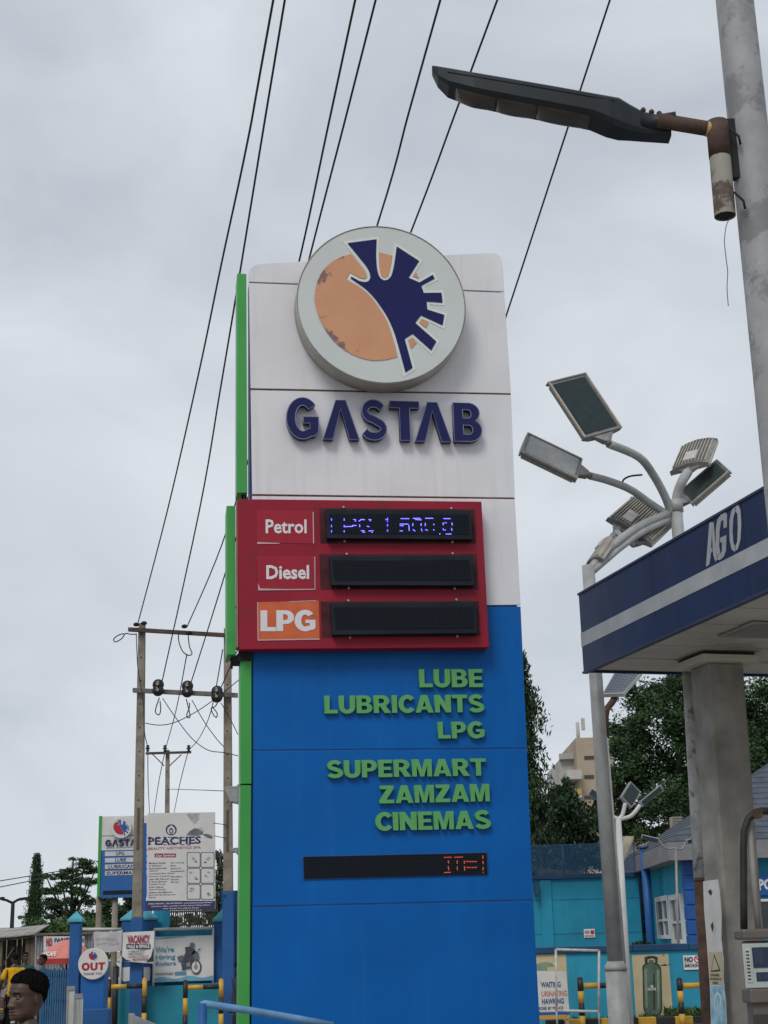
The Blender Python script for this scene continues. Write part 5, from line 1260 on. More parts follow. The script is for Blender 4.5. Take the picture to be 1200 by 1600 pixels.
# ================================================================== H-frame power poles
DH = 33.0
def cpole(label, px_t, py_t, px_b, py_b, wt, wb, D=DH, group='concrete power poles', blue=None, name='power_pole'):
    t0 = at(px_t, py_t, D); b0 = at(px_b, py_b, D); dx = (b0.x-t0.x)/(t0.z-b0.z); org = Vector((t0.x+dx*t0.z*1.0, D, 0))
    t = thing(name, label, 'power pole', org, 0, group); P = lambda z: Vector((-dx*z, 0, z))
    k = D/FPX; wt *= k; wb *= k; zt = t0.z
    def ring_(z, w_): c = P(z); return [(c.x-w_/2,-w_*.42,z),(c.x+w_/2,-w_*.42,z),(c.x+w_/2,w_*.42,z),(c.x-w_/2,w_*.42,z)]
    zb = blue or 0
    wz = lambda z: wb+(wt-wb)*z/zt
    MB().hexa(ring_(zb, wz(zb)), ring_(zt, wz(zt))).build('shaft', m_concp, t, .015)
    if blue: MB().hexa(ring_(0, wz(0)+.03), ring_(zb-.002, wz(zb)+.03)).build('painted_foot', m_pblue, t, .015)
    # slots with their shade put into the grey, and bolt holes down the face
    for i in range(9):
        z = zt*(.97-.05*i*1.2); 
        if z > zb+.5: c = P(z); MB().lathe([(.018,0),(.018,.01)], 8, (c.x, -wz(z)*.42-.006, z), 'y').build('bolt', m_joint, t)
    zr = zt*.53
    while zr > zb+1.1:
        c = P(zr-.45); w_ = wz(zr)*.16; MB().box(c.x-w_, c.x+w_, -wz(zr-.9)*.42-.004, -.02, zr-.9, zr).build('slot', M('slot shadow grey', (.10,.085,.07), .9, var=.2), t); zr -= 1.5
    return t, org, P, zt
zbl = at(213,1434,DH).z
pA, oA, PAf, zA_ = cpole('left concrete pole of the pair carrying the cross beams', 222, 974, 213, 1560, 10.5, 17.5, blue=zbl)
pB, oB, PBf, zB_ = cpole('right concrete pole of the pair, half hidden by the totem', 355.5, 982, 357, 1560, 11, 16, blue=at(357,1393,DH).z)
HP = Pl(280, 1000, DH-.12, 0)
m_beam = M('rusty steel beam', (.075,.05,.042), .75, var=.3, scale=6); m_beam2 = M('grey steel beam', (.15,.145,.13), .7, var=.25, scale=6)
bm1 = pthing('cross_beam', 'rusty upper steel beam across the two concrete poles', 'beam', HP)
a = HP.uv(201,981); b = HP.uv(368,991); MB().prism([(a[0],a[1]-.09),(b[0],b[1]-.09),(b[0],b[1]+.0),(a[0],a[1]+.0)][::1], -.08, .0).build('channel', m_beam, bm1, .006)
for (x, y) in ((214,977),(226,975),(289,980),(296,990)): u, z = HP.uv(x, y); MB().ball((u,-.09,z), .06, 8, 6, 1.2, 1, .8).build('clamp', m_joint, bm1)
bm2 = pthing('cross_beam', 'grey lower steel beam carrying three dark disc insulators', 'beam', HP)
a = HP.uv(208,1079); b = HP.uv(372,1087); MB().prism([(a[0],a[1]-.05),(b[0],b[1]-.05),(b[0],b[1]+.05),(a[0],a[1]+.05)], -.08, .0).build('channel', m_beam2, bm2, .006)
m_ins = M('dark insulator glaze', (.016,.014,.014), .3, var=.2)
for (x, y) in ((249,1076),(294.5,1078),(340.5,1086)):
    t = pthing('disc_insulator', {249:'left',294.5:'middle',340.5:'right'}[x]+' dark disc insulator on the lower steel beam', 'insulator', HP, 'disc insulators')
    for j, (dx_, dy_) in enumerate(((0,-4),(0,5))):
        u, z = HP.uv(x+dx_, y+dy_); MB().lathe([(.036,-.2),(.125,-.19),(.13,-.16),(.085,-.13),(.036,-.1)], 18, (u,-.0-.02*j,z), 'y').build('shed', m_ins, t)
        MB().lathe([(.022,-.30),(.035,-.27),(.028,-.2)], 10, (u,0,z), 'y').build('fitting', m_screw, t)
# hanging loops
def wire(label, pts, r=.008, group='loose wires on the pole pair', name='wire', mat=None):
    P = smooth_path(pts, 6); o = pts[0].copy(); o.z = 0
    t = MB().tube([p-o for p in P], r, 6).build(name, mat or M('wire black', (.018,.018,.02), .6, var=0), None); t.location = o
    tag(t, label, 'wire', group); return t
Dw = DH-.3
A = lambda lst, D=Dw: [at(x, y, D) for x, y in lst]
wire('cut cable loop dangling under the left insulator', A([(249,1090),(244,1105),(243,1113),(248,1117),(251,1110),(250,1095)]), .013)
wire('cut cable loop dangling under the middle insulator', A([(296,1098),(296,1105),(292,1116),(293,1121),(297,1119),(293,1100),(291,1092)]), .013)
wire('tangled cable loop dangling under the right insulator', A([(340,1098),(336,1104),(330,1107),(333,1116),(338,1121),(339,1114),(332,1105)]), .013)
wire('loop of cable under the rusty beam', A([(280,985),(279,1000),(285,1017),(294,1024),(300,1021),(296,1010),(294,992)]), .013)
wire('frayed cable end hanging off the left end of the rusty beam', A([(214,991),(204,991),(196,990),(190,998),(180,1003),(178,998),(186,992),(194,990)]), .013)
wire('sagging cable from the left pole to the totem', A([(227,1130),(250,1133),(275,1128),(310,1110),(345,1085),(376,1060)]), .0105)
wire('cable sagging from left insulator to right pole', A([(254,1091),(275,1122),(300,1154),(325,1172),(350,1176),(372,1181)]), .0105)
wire('cable sagging from middle insulator to right pole', A([(300,1094),(318,1126),(338,1154),(350,1167)]), .0105)
wire('cable running down the left pole', A([(213,990),(214,1020),(216,1048),(224,1100),(226,1145),(232,1170)]), .0105)
wire('small cable from the right insulator past the right pole', A([(345,1098),(358,1120),(372,1148)]), .0105)
# far pole with three pin insulators
DF = 52
pF, oF, PFf, zF_ = cpole('distant concrete pole with a small cross arm', 262, 1172, 259, 1560, 6, 9, D=DF)
HF = Pl(262, 1178, DF-.15, 0); ca = pthing('cross_arm', 'thin cross arm with three pin insulators on the distant pole', 'beam', HF)
a = HF.uv(228,1177); b = HF.uv(299,1177); MB().box(a[0], b[0], -.08, 0, a[1]-.05, a[1]+.03).build('channel', m_beam, ca)
for x in (231,258,295): u, z = HF.uv(x, 1175); MB().lathe([(.02,0),(.07,.03),(.03,.07),(.09,.11),(.04,.16),(.07,.20),(.03,.24)], 12, (u,-.04,z)).build('pin_insulator', m_ins, ca)
for x0, x1 in ((239,257),(284,265)): p = HF.uv(x0,1179); q2 = HF.uv(x1,1197); MB().tube([(p[0],-.05,p[1]),(q2[0],-.05,q2[1])], .02, 6).build('brace', m_beam, ca)
A2 = lambda l: [at(x, y, d) for x, y, d in l]
wire('wire running from the rusty beam loop to the distant pole', A2([(292,1022,Dw),(275,1110,41),(258,1172,DF)]), .013)
wire('wire running from the right insulator to the distant pole', A2([(348,1015,Dw),(330,1110,41),(312,1152,47),(295,1172,DF)]), .013)
for k_, (x0, x1) in enumerate(((231,234),(257,240),(293,271))): wire('wire dropping away from the distant pole, '+('left', 'middle', 'right')[k_]+' one', A2([(x0,1178,DF),((x0+x1)/2-1,1225,58),(x1,1275,80)]), .015)
wire('thin wire from the distant pole to the right pole', A2([(262,1233,DF),(300,1234,43),(352,1236,DH)]), .0105)
wire('far service wire on the left by the columnar tree', A2([(-10,1378,60),(100,1360,66)]), .02, group='far wires'); wire('far service wire under it', A2([(-10,1388,60),(45,1377,63),(80,1370,66)]), .02, group='far wires')
# ---- overhead lines passing over the viewer
def overhead(label, pix, k, r=.013):
    """the line rises gently (k) from its pole toward the viewer"""
    e = at(*pix[-1], DH); pts = []
    for (x, y) in pix:
        d = ray(x, y); pts.append(CAM+d*((e.z+k*DH-CAM.z)/(d.z+k*d.y)))
    d = (pts[0]-pts[1]).normalized(); pts = [pts[0]+d*14]+pts
    return wire(label, pts, r, 'overhead power lines', 'power_line')
overhead('leftmost overhead line, ending at the left pole top', [(427,0),(387,220),(346,412),(309,590),(261,800),(216,972)], .10)
overhead('overhead line passing just behind the green strip to the left insulator', [(445,0),(411,205),(375,425),(344,610),(311,800),(253,1066)], .20)
overhead('overhead line meeting the sign top left of the disc', [(555,0),(511,205),(467,410),(410,640),(347,850),(292,980)], .12)
overhead('overhead line touching the disc edge on its upper left', [(587,0),(536,200),(483,405),(415,680),(347,912),(298,1068)], .21)
overhead('overhead line meeting the top of the round disc', [(688,0),(639,175),(590,350),(468,720),(352,985)], .13)
overhead('overhead line crossing behind the black lamp tip', [(777,0),(711,178),(643,360),(500,720),(345,1075)], .23)
overhead('rightmost overhead line crossing behind the black street lamp', [(953,0),(872,246),(792,490),(710,736),(560,1010),(360,1240)], .42)
# small floodlights on the right pole
for lb, x0, y0, x1, y1 in (('grey floodlight on the right pole beside the green strip', 350, 1228, 372, 1256), ('small dark floodlight lower on the right pole', 360, 1324, 371, 1336)):
    fl_ = pthing('floodlight', lb, 'floodlight', HP, 'floodlights on the right pole')
    P_ = HP.poly([(x0,y0+4),(x0+3,y0+1),(x1,y0),(x1,y1),(x0+9,y1-3)], -.3); MB().prism(P_, -.3, -.08).build('housing', m_lampg, fl_, .01)
    q = HP.poly([(x0+1.5,y0+6),(x1-.5,y0+3),(x1-.5,y1-3),(x0+9.5,y1-4.5)], -.304); MB().prism(q, -.304, -.301).build('lens', m_glassl, fl_)
    c_ = HP.uv((x0+x1)/2, (y0+y1)/2, -.05); MB().box(c_[0]-.02, c_[0]+.02, -.078, .05, c_[1]-.03, c_[1]+.03).build('bracket', m_joint, fl_)

# ================================================================== spa billboard between the poles
SB = Pl(283, 1345, DH-.25, 0)
m_bb = M('billboard vinyl', (.56,.555,.535), .5, var=.05, scale=2, spots=.35, spotcol=(.47,.46,.44), spotscale=3, spotlo=.58)
bb = pthing('spa_billboard', 'white PEACHES beauty spa billboard tied between the concrete poles', 'billboard', SB)
MB().prism(SB.poly([(230.5,1270.5),(336,1269),(336.5,1420),(229,1420)]), 0, .03).build('sheet', m_bb, bb)
m_spn = M('spa navy', (.028,.030,.10), .5, var=.05); m_spp = M('spa rose', (.40,.16,.15), .5, var=.12)
MB().prism(SB.poly([(227.5,1407.5),(336,1407.5),(336,1421),(227.5,1423.5)], -.005), -.005, -.001).build('footer', m_spn, bb)
MB().prism(SB.poly([(225,1286),(228.8,1286),(228,1424),(223,1424)], .0), .0, .03).build('side_strip', m_quoin, bb)
def serif_word(s, x0, y0, x1, y1, mt): 
    font_text(s, pbox(SB,x0,y0,x1,y1,-.004), -.004, mt, bb, bold=.03)
    n = len(s)
serif_word('PEACHES', 231.5, 1307.5, 314, 1319.5, m_spn)
for x in (233,246.5,257,264.5,270.5,285,294.5): 
    for y in (1307.6,1319.1): MB().prism(SB.poly([(x-2.2,y),(x+3.2,y),(x+3.2,y+1.0),(x-2.2,y+1.0)], -.007), -.007, -.005).build('serif', m_spn, bb)
font_text('BEAUTY AESTHETICS SPA', pbox(SB,231.5,1323,314,1327,-.004), -.004, m_spp, bb, bold=.03)
MB().prism(SB.poly([(241.5,1333.5),(275,1333.5),(275,1339.5),(241.5,1339.5)], -.004), -.004, -.001).build('heading_box', m_vred, bb); font_text('Our Services', pbox(SB,243.5,1334.7,273,1338.4,-.007), -.007, m_lwhite, bb, bold=.02)
def cpx(cx, cy, rx, ry, n=22): return [(cx+rx*math.cos(t), cy+ry*math.sin(t)) for t in np.linspace(0,2*PI,n+1)[:-1]]
MB().prism(SB.poly(cpx(267.5,1296.5,8.6,8.6), -.004), -.004, -.001).build('round_mark', m_spn, bb); 
MB().prism(SB.poly([(267.5,1289),(273,1294),(274,1299),(271,1303),(264,1303),(261,1299),(262,1294)], -.007), -.007, -.005).build('round_mark', m_bb, bb)
MB().prism(SB.poly(cpx(267.5,1298,3.2,4.4), -.010), -.010, -.008).build('round_mark', m_spn, bb); MB().prism(SB.poly(cpx(267.5,1298.5,1.5,2.4), -.013), -.013, -.011).build('round_mark', m_bb, bb)
# reclining figure in silhouette print
m_ph = M('print shadow grey', (.13,.13,.15), .5, var=.3, scale=12); m_ph2 = M('print light grey', (.36,.36,.37), .5, var=.25, scale=9)
MB().prism(SB.poly([(291.5,1305),(296,1299),(304,1294),(311,1295),(315,1300),(318,1299),(316,1304),(308,1306)], -.004), -.004, -.001).build('photo_print', m_ph, bb)
MB().prism(SB.poly([(316,1303),(324,1303),(330,1305),(333,1308),(330,1310.5),(322,1308)], -.004), -.004, -.001).build('photo_print', m_ph, bb)
MB().prism(SB.poly([(291,1271.5),(312,1270.5),(311,1280),(304,1288),(298,1282)], -.004), -.004, -.001).build('photo_print', m_ph2, bb)
MB().prism(SB.poly([(312,1292),(318,1296),(317,1300),(311,1297)], -.007), -.007, -.005).build('photo_print', m_ph2, bb)
L1 = ['Medical Facials','Iv Infusion','Hamam/Steam Bath','Vajacial','Hydrafacial Rich Plasma','Injection Lipolysis','Laser Hair Removal','& Tattoo Removal','Cupping Therapy','Colon Cleanse','Teeth Whitening','Pedicure And Manicure','Butt And Hip Enlargement','Waxing']
for i, s in enumerate(L1): font_text(s, pbox(SB, 232.5, 1347.2+i*4.15, 232.5+1.75*len(s), 1349.8+i*4.15, -.004), -.004, m_spn, bb, bold=.008, shear=.2)
for i, s in enumerate(['Microblading','Botox','Derma Pen','Dermabrasion','','Fibroblast','Facials','Massage']):
    if s: font_text(s, pbox(SB, 266.5, 1347+i*4.3, 266.5+1.8*len(s), 1349.4+i*4.3, -.004), -.004, m_spn, bb, bold=.008, shear=.2)
for i in range(3):
    for j in range(2):
        cx, cy = 302.5+j*21.8, 1343.5+i*25
        def rr_(h, k): return [(cx+sx*(h-2)+2*math.cos(a), cy+sy*(k-2)+2*math.sin(a)) for sx, sy, a0 in ((1,1,0),(-1,1,PI/2),(-1,-1,PI),(1,-1,1.5*PI)) for a in (a0, a0+PI/4, a0+PI/2)]
        MB().prism(SB.poly(rr_(10.6,12), -.004), -.004, -.001).build('photo_frame', m_spn, bb); ph_ = MB().prism(SB.poly(rr_(9.6,11), -.007), -.007, -.005).build('photo_print', m_bb, bb)
        rdm = random.Random(i*2+j); 
        for k_ in range(3):
            ax, ay = cx+rdm.uniform(-5,5), cy+rdm.uniform(-6,6); MB().prism(SB.poly([(ax-3,ay),(ax,ay-2.2),(ax+3,ay+.5),(ax+.5,ay+1.2)], -.0095-.002*k_), -.0095-.002*k_, -.0085-.002*k_).build('photo_detail', m_ph if k_ == 0 else m_ph2, bb)
font_text('09061980990  08140700984  peachesbeautyaesthetics', pbox(SB,231.5,1410,332,1412.8,-.009), -.009, m_lwhite, bb, bold=.01)
font_text('Eminence office complex, beside Gastab Filling Station,', pbox(SB,237,1414,329,1416.6,-.009), -.009, m_lwhite, bb, bold=.01); font_text('New Garage Roundabout Ibadan', pbox(SB,255,1418,311,1420.4,-.009), -.009, m_lwhite, bb, bold=.01)
for (x, y, x2, y2) in ((334,1286,352,1288),(335,1306,352,1309),(335,1402,352,1399)):
    p = SB.uv(x, y, -.01); q2 = SB.uv(x2, y2, -.01); MB().tube([(p[0],-.01,p[1]),(q2[0],.15,q2[1])], .008, 6).build('tie_wire', m_joint, bb)
# ================================================================== smaller entrance sign
ES = Pl(195, 1340, 36, 2)
es = pthing('entrance_sign', 'smaller blue and white station sign with red and blue emblem behind the left pole', 'sign', ES)
def eb(x0, y0, x1, y1, o0, o1, name, mat, parent=es): r = pbox(ES, x0, y0, x1, y1, o0); return MB().box(r[0], r[1], o0, o1, r[2], r[3]).build(name, mat, parent)
m_eblue = M('entrance sign blue', (.02,.11,.34), .5, var=.06)
eb(153, 1275, 157.5, 1401, -.02, .3, 'edge_strip', m_green); eb(157.5, 1275, 232, 1305, 0, .28, 'cladding_panel', m_vinyl); eb(157.5, 1306, 232, 1328, 0, .28, 'cladding_panel', m_vinyl); eb(157.5, 1328.3, 240, 1402, -.001, .28, 'cladding_panel', m_eblue); eb(232, 1290, 240, 1328, .02, .28, 'return_panel', m_eblue)
ec = ES.uv(189.5,1293.5,-.12); er = 15.2*36.3/FPX; dsc = MB().lathe([(er,0),(er,.12)], 36, (ec[0],-.12,ec[1]), 'y').build('logo_disc', m_vinyl, es)
emblem(ES, 189.5, 1293.5, 15.5, -.124, es, M('emblem red', (.42,.02,.045), .5), M('emblem mid blue', (.02,.09,.33), .5))
block_text('GΛSTΛB', pbox(ES,164.5,1311.5,222,1321.5,-.03), -.03, .03, m_spn, es, t=.25, gap=.08, name='letter')
font_text('GLOBAL VANTAGE PRO LTD', pbox(ES,166,1323.3,214,1325.5,-.004), -.004, m_dgrey, es, bold=.01)
for i, s in enumerate(('LPG','LUBE','LUBRICANTS','SUPERMART')):
    y0 = 1329.8+i*10.1; pl_ = eb(164, y0, 232, y0+7.2, -.012, -.002, 'name_plate', M('plate off white', (.52,.53,.53), .5)); w0 = {'LPG':(182,194),'LUBE':(180,197),'LUBRICANTS':(169.5,220),'SUPERMART':(166.5,218)}[s]
    font_text(s, pbox(ES,w0[0],y0+1,w0[1],y0+6.4,-.016), -.016, m_spn, es, bold=.02)
eb(161, 1391, 232, 1397, -.01, -.002, 'ticker', m_black)
for x in (155,180): p = ES.uv(x,1401,.15); MB().tube([(p[0],.15,0),(p[0],.15,p[1])], .07, 10).build('leg', m_concp, es)

# ================================================================== people
def skin_mesh(joints, edges, root=0, sub=2):
    """joints: (x,y,z,radius) ; grows one continuous surface over a skeleton"""
    me = bpy.data.meshes.new('sk'); bm = bmesh.new(); lay = bm.verts.layers.skin.verify()
    vs = []
    for i, (x, y, z, r) in enumerate(joints):
        v = bm.verts.new((x, y, z)); rr = r if isinstance(r, tuple) else (r, r); v[lay].radius = rr; v[lay].use_root = (i == root); vs.append(v)
    for a, b in edges: bm.edges.new((vs[a], vs[b]))
    bm.to_mesh(me); bm.free()
    o = bpy.data.objects.new('sk', me); COL.objects.link(o)
    sk = o.modifiers.new('s', 'SKIN'); sk.use_smooth_shade = True; sk.branch_smoothing = .6
    o.modifiers.new('u', 'SUBSURF').levels = sub
    dg = bpy.context.evaluated_depsgraph_get(); out = bpy.data.meshes.new_from_object(o.evaluated_get(dg))
    bpy.data.objects.remove(o); bpy.data.meshes.remove(me)
    V = [tuple(v.co) for v in out.vertices]; F_ = [tuple(p.vertices) for p in out.polygons]; bpy.data.meshes.remove(out)
    return V, F_
HT = [(-.117,.060,.000,.020),(-.112,.078,-.020,.037),(-.100,.086,-.040,.049),(-.085,.085,-.058,.057),(-.065,.080,-.070,.062),(-.045,.082,-.082,.066),(-.02,.084,-.091,.069),(0,.081,-.096,.071),(.02,.089,-.099,.073),(.045,.088,-.101,.074),(.07,.078,-.096,.070),(.09,.056,-.080,.058),(.104,.030,-.054,.040),(.112,.006,-.026,.020),(.115,-.006,-.014,.006)]
def head_geo(nr=56, na=56):
    z_ = np.array([h[0] for h in HT]); zz = np.interp(np.linspace(0,1,nr), np.linspace(0,1,len(z_)), z_)
    fx, bx, wd = (np.interp(zz, z_, [h[k] for h in HT]) for k in (1,2,3))
    V = []
    for i in range(nr):
        cx = (fx[i]+bx[i])/2; ax = (fx[i]-bx[i])/2
        for j in range(na):
            t = 2*PI*j/na; c, s = math.cos(t), math.sin(t)
            x = cx+ax*math.copysign(abs(c)**.9, c); y = wd[i]*math.copysign(abs(s)**.9, s); z = zz[i]
            if c > 0:
                nose = np.interp(z, [-.062,-.054,-.044,-.032,-.012,.008,.02], [0,.012,.024,.021,.012,.005,0])
                sg_ = np.interp(z, [-.06,-.045,-.02,.02], [.020,.019,.011,.010])
                x += nose*math.exp(-(y/sg_)**2)
                x += .009*math.exp(-(y/.024)**2)*(math.exp(-((z+.068)/.0055)**2)+math.exp(-((z+.082)/.006)**2))
                x -= .004*math.exp(-(y/.026)**2)*math.exp(-((z+.075)/.003)**2)
                x += .007*math.exp(-((abs(y)-.014)/.007)**2)*math.exp(-((z+.047)/.008)**2)
                x -= .015*(math.exp(-((abs(y)-.031)/.016)**2))*math.exp(-((z-.001)/.013)**2)
                x += .005*(math.exp(-((abs(y)-.03)/.02)**2))*math.exp(-((z-.022)/.008)**2)
                x += .004*math.exp(-((abs(y)-.045)/.015)**2)*math.exp(-((z+.03)/.016)**2)
            V.append((x, y, z))
    F_ = [(i*na+j, i*na+(j+1) % na, (i+1)*na+(j+1) % na, (i+1)*na+j) for i in range(nr-1) for j in range(na)]
    F_ += [tuple(range(na-1,-1,-1)), tuple((nr-1)*na+j for j in range(na))]
    return V, F_, nr, na
m_skin = M('dark brown skin', (.068,.034,.021), .46, var=.26, scale=16, spec=.45, bump=.12, bscale=220); m_hair = M('black hair', (.008,.007,.007), .9, var=.3, scale=60, bump=.6, bscale=160, spec=.1)
m_eyew = M('eye white', (.13,.105,.09), .25, var=0); m_eyed = M('iris', (.012,.008,.006), .15, var=0)
def add_head(t, body, hz, s=1.0, yaw=0.0, hair_top=.014, hx=.012, detail=True):
    V, F_, nr, na = head_geo(120, 120) if detail else head_geo(28, 28)
    ca, sa = math.cos(yaw), math.sin(yaw)
    tr = lambda x, y, z: (hx+(x*ca-y*sa)*s, (x*sa+y*ca)*s, hz+z*s)
    body.add([tr(*v) for v in V], F_, True)
    for sd_ in (-1, 1):
        e = MB().ball((-.014, sd_*.071, -.016), 1, 12, 8, .014, .008, .026)
        body.add([tr(*v) for v in e.v], e.f, True)
    # hair shell
    A_ = np.array(V); n = len(A_)
    cz = np.array([-.005, 0, .02]); d = A_-cz; d /= np.linalg.norm(d, axis=1)[:,None]
    hl = np.interp(A_[:,0], [-.10,-.07,-.045,-.02,.0,.015,.028,.036,.06,.085], [-.045,-.03,.004,.014,.018,.024,.034,.056,.062,.064])
    th = np.where(A_[:,2] > .05, np.interp(A_[:,2], [.05,.075,.1,.115], [.010,hair_top*.9,hair_top,hair_top]), np.interp(A_[:,2], [-.06,.0,.05], [.002,.004,.010]))
    ns_ = np.array([noise.noise(Vector(v)*90)*.0022 for v in V])
    H = A_+d*(th+ns_)[:,None]
    keep = (A_[:,2] > hl)
    tp_ = np.clip((A_[:,2]-hl)/.022, 0, 1); H = A_+d*((th+ns_)*tp_+.0008)[:,None]
    f2 = [f for f in F_ if all(keep[i] for i in f)]
    hm = MB().add([tr(*v) for v in H], f2, True)
    hm.build('hair', m_hair, t)
    if detail:                                     # short curls that break up the outline
        fs = np.array([f for f in f2 if len(f) == 4]); pk = fs[rng.integers(0, len(fs), 5200)]
        wts = rng.dirichlet((1,1,1,1), 5200); cp = (H[pk]*wts[:,:,None]).sum(1); dn = cp-cz; dn /= np.linalg.norm(dn, axis=1)[:,None]
        cp = cp+dn*rng.uniform(-.001, .0035, (5200,1))
        tag(leaves('hair_curls', np.array([tr(*v) for v in cp]), .0065, m_hair, t, 0, .7), kind='stuff')
    for sd_ in (-1, 1):
        MB().ball(tr(.0645, sd_*.031, .0), .0112*s, 12, 8).build('eye', m_eyew, t)
        MB().ball(tr(.0718, sd_*.031, .0), .0056*s, 10, 6).build('pupil', m_eyed, t)
        bw_ = MB().tube([tr(.0845, sd_*.013, .0165), tr(.0835, sd_*.022, .0195), tr(.080, sd_*.033, .0205), tr(.070, sd_*.048, .0165)],   .0036*s, 6); bw_.build('eyebrow', m_hair, t)
        for zz_ in (.0068, -.0082): MB().ball(tr(.0648, sd_*.031, zz_), .0121*s, 14, 10, 1, 1.2, .6).build('eyelid', m_skin, t)
    m_lip = M('lip', (.075,.03,.024), .45, var=.1)
    for (lx_, lz_, sz_) in ((.0835, -.0690, .0058), (.0825, -.0812, .0070)):
        e = MB().ball((0,0,0), 1, 16, 10); MB().add([tr(lx_+v[0]*.0105-abs(v[1])**2*.006, v[1]*.024, lz_+v[2]*sz_) for v in e.v], e.f, True).build('lip', m_lip, t)
def person(label, loc, facing, h, shirt, trousers, armL=(0,0), armR=(0,0), step=.06, head_yaw=0.0, detail=False, name='person', group=None, shoes=None, headz=None):
    """local frame: x forward, y left; built at 1.75 m and scaled"""
    t = thing(name, label, 'person', loc, facing, group); k = h/1.75; t.scale = (k, k, k)
    def armj(sd_, sw):
        f, o = sw; sh = (0, sd_*.19, 1.43); el = (f*.16, sd_*(.235+o), 1.15); wr = (f*.36+.03, sd_*(.24+o*1.2), .92+abs(f)*.12); hn = (wr[0]+.02, wr[1], wr[2]-.08)
        return sh, el, wr, hn
    aL, aR = armj(1, armL), armj(-1, armR)
    J = [(0,0,.98,.14),(0,0,1.2,.13),(0,0,1.40,(.15,.12)),(0,0,1.50,.06),(.01,0,1.58,.058)]; E_ = [(0,1),(1,2),(2,3),(3,4)]
    for arm_ in (aL, aR):
        b = len(J); J += [(*arm_[0],.062),(*arm_[1],.047),(*arm_[2],.034),(*arm_[3],.03)]; E_ += [(2,b),(b,b+1),(b+1,b+2),(b+2,b+3)]
        w_ = arm_[3]                               # fingers
        for q in range(4):
            c = len(J); yy = w_[1]; xx = w_[0]-.027+q*.018; J += [(xx, yy, w_[2]-.03,.0095),(xx+.004, yy*.99, w_[2]-.065,.009),(xx+.012, yy*.98, w_[2]-(.092,.100,.104,.085)[q],.0075)]; E_ += [(b+3,c),(c,c+1),(c+1,c+2)]
        c = len(J); J += [(w_[0]+.036, w_[1]*.97, w_[2]+.0,.010),(w_[0]+.05, w_[1]*.95, w_[2]-.04,.009)]; E_ += [(b+2,c),(c,c+1)]
    legs = []
    for sd_ in (1, -1):
        b = len(J); x = sd_*step; J += [(0,sd_*.10,.90,.09),(x*.6+.02,sd_*.105,.50,.062),(x-.02,sd_*.11,.10,.042),(x+.12,sd_*.12,.035,.035)]; E_ += [(0,b),(b,b+1),(b+1,b+2),(b+2,b+3)]; legs.append(b)
    V, F_ = skin_mesh(J, E_, 0, 2 if detail else 1)
    body = MB().add(V, F_, True)
    add_head(t, body, 1.665, 1.0, head_yaw, detail=detail)
    body.build('body', m_skin, t)
    # shirt and trousers follow the same skeleton, slightly fuller
    J2 = [(0,0,.90,.168),(0,0,1.0,.165),(0,0,1.2,.155),(0,0,1.40,(.175,.14)),(0,0,1.475,.085)]; E2 = [(0,1),(1,2),(2,3),(3,4)]
    for arm_ in (aL, aR):
        b = len(J2); sl_ = Vector(arm_[0]).lerp(Vector(arm_[1]), .9); J2 += [(*arm_[0],.080),(*sl_,.066)]; E2 += [(3,b),(b,b+1)]
    V, F_ = skin_mesh(J2, E2, 1, 2); MB().add(V, F_, True).build('shirt', shirt, t)
    J3 = [(0,0,1.0,.15),(0,0,.92,.155)]; E3 = [(0,1)]
    for b in legs:
        c = len(J3); hp, kn, an = J[b], J[b+1], J[b+2]; J3 += [(hp[0],hp[1],.86,.105),(*kn[:3],.08),(an[0],an[1],.12,.066)]; E3 += [(1,c),(c,c+1),(c+1,c+2)]
    V, F_ = skin_mesh(J3, E3, 1, 2); MB().add(V, F_, True).build('trousers', trousers, t)
    for b in legs:
        an, to = J[b+2], J[b+3]; MB().ball(((an[0]+to[0])/2+.02, to[1], .045), 1, 12, 8, .14, .05, .05).build('shoe', shoes or M('dark shoe', (.02,.018,.017), .5), t)
    return t
def cloth(name, c): return M(name, c, .85, var=.15, scale=9, bump=.15, bscale=50, spec=.2)
# the passer-by close to the camera: only his head shows above the frame edge
hc = at(45, 1556.5, 7.15)
fa = math.atan2(-math.sin(math.radians(44)), -math.cos(math.radians(44)))
person('man with short black hair in dark shirt looking left, closest to the camera', (hc.x, 7.15, 0), fa, (hc.z)/1.665*1.75, cloth('charcoal shirt', (.03,.03,.034)), cloth('dark jeans', (.025,.03,.045)), detail=True)
DY = 34
pp = at(22, 1540, DY); person('person in a yellow shirt seen from behind near the brown car', (pp.x, DY, 0), math.radians(115), 1.66, cloth('yellow shirt', (.60,.33,.012)), cloth('black trousers', (.02,.02,.022)), (.3,.05), (-.2,.05), group='people by the road')
pp = at(38, 1540, 38); person('person in a dark teal shirt under the wooden shed', (pp.x, 38, 0), math.radians(-60), 1.68, cloth('teal shirt', (.02,.09,.095)), cloth('black trousers', (.02,.02,.022)), (.5,0), (.2,0), group='people by the road')
pp = at(66, 1540, 33.5); person('person in dark clothes sheltering under the red umbrella', (pp.x, 33.5, 0), math.radians(200), 1.62, cloth('navy shirt', (.03,.035,.06)), cloth('black trousers', (.02,.02,.022)), (.7,.1), (.3,0), group='people by the road')
pp = at(362, 1540, 25); person('person in dark clothes half hidden behind the green edge of the totem', (pp.x+.12, 25, 0), math.radians(-20), 1.45, cloth('navy shirt', (.03,.035,.06)), cloth('black trousers', (.02,.02,.022)), (.6,.0), (.6,0))

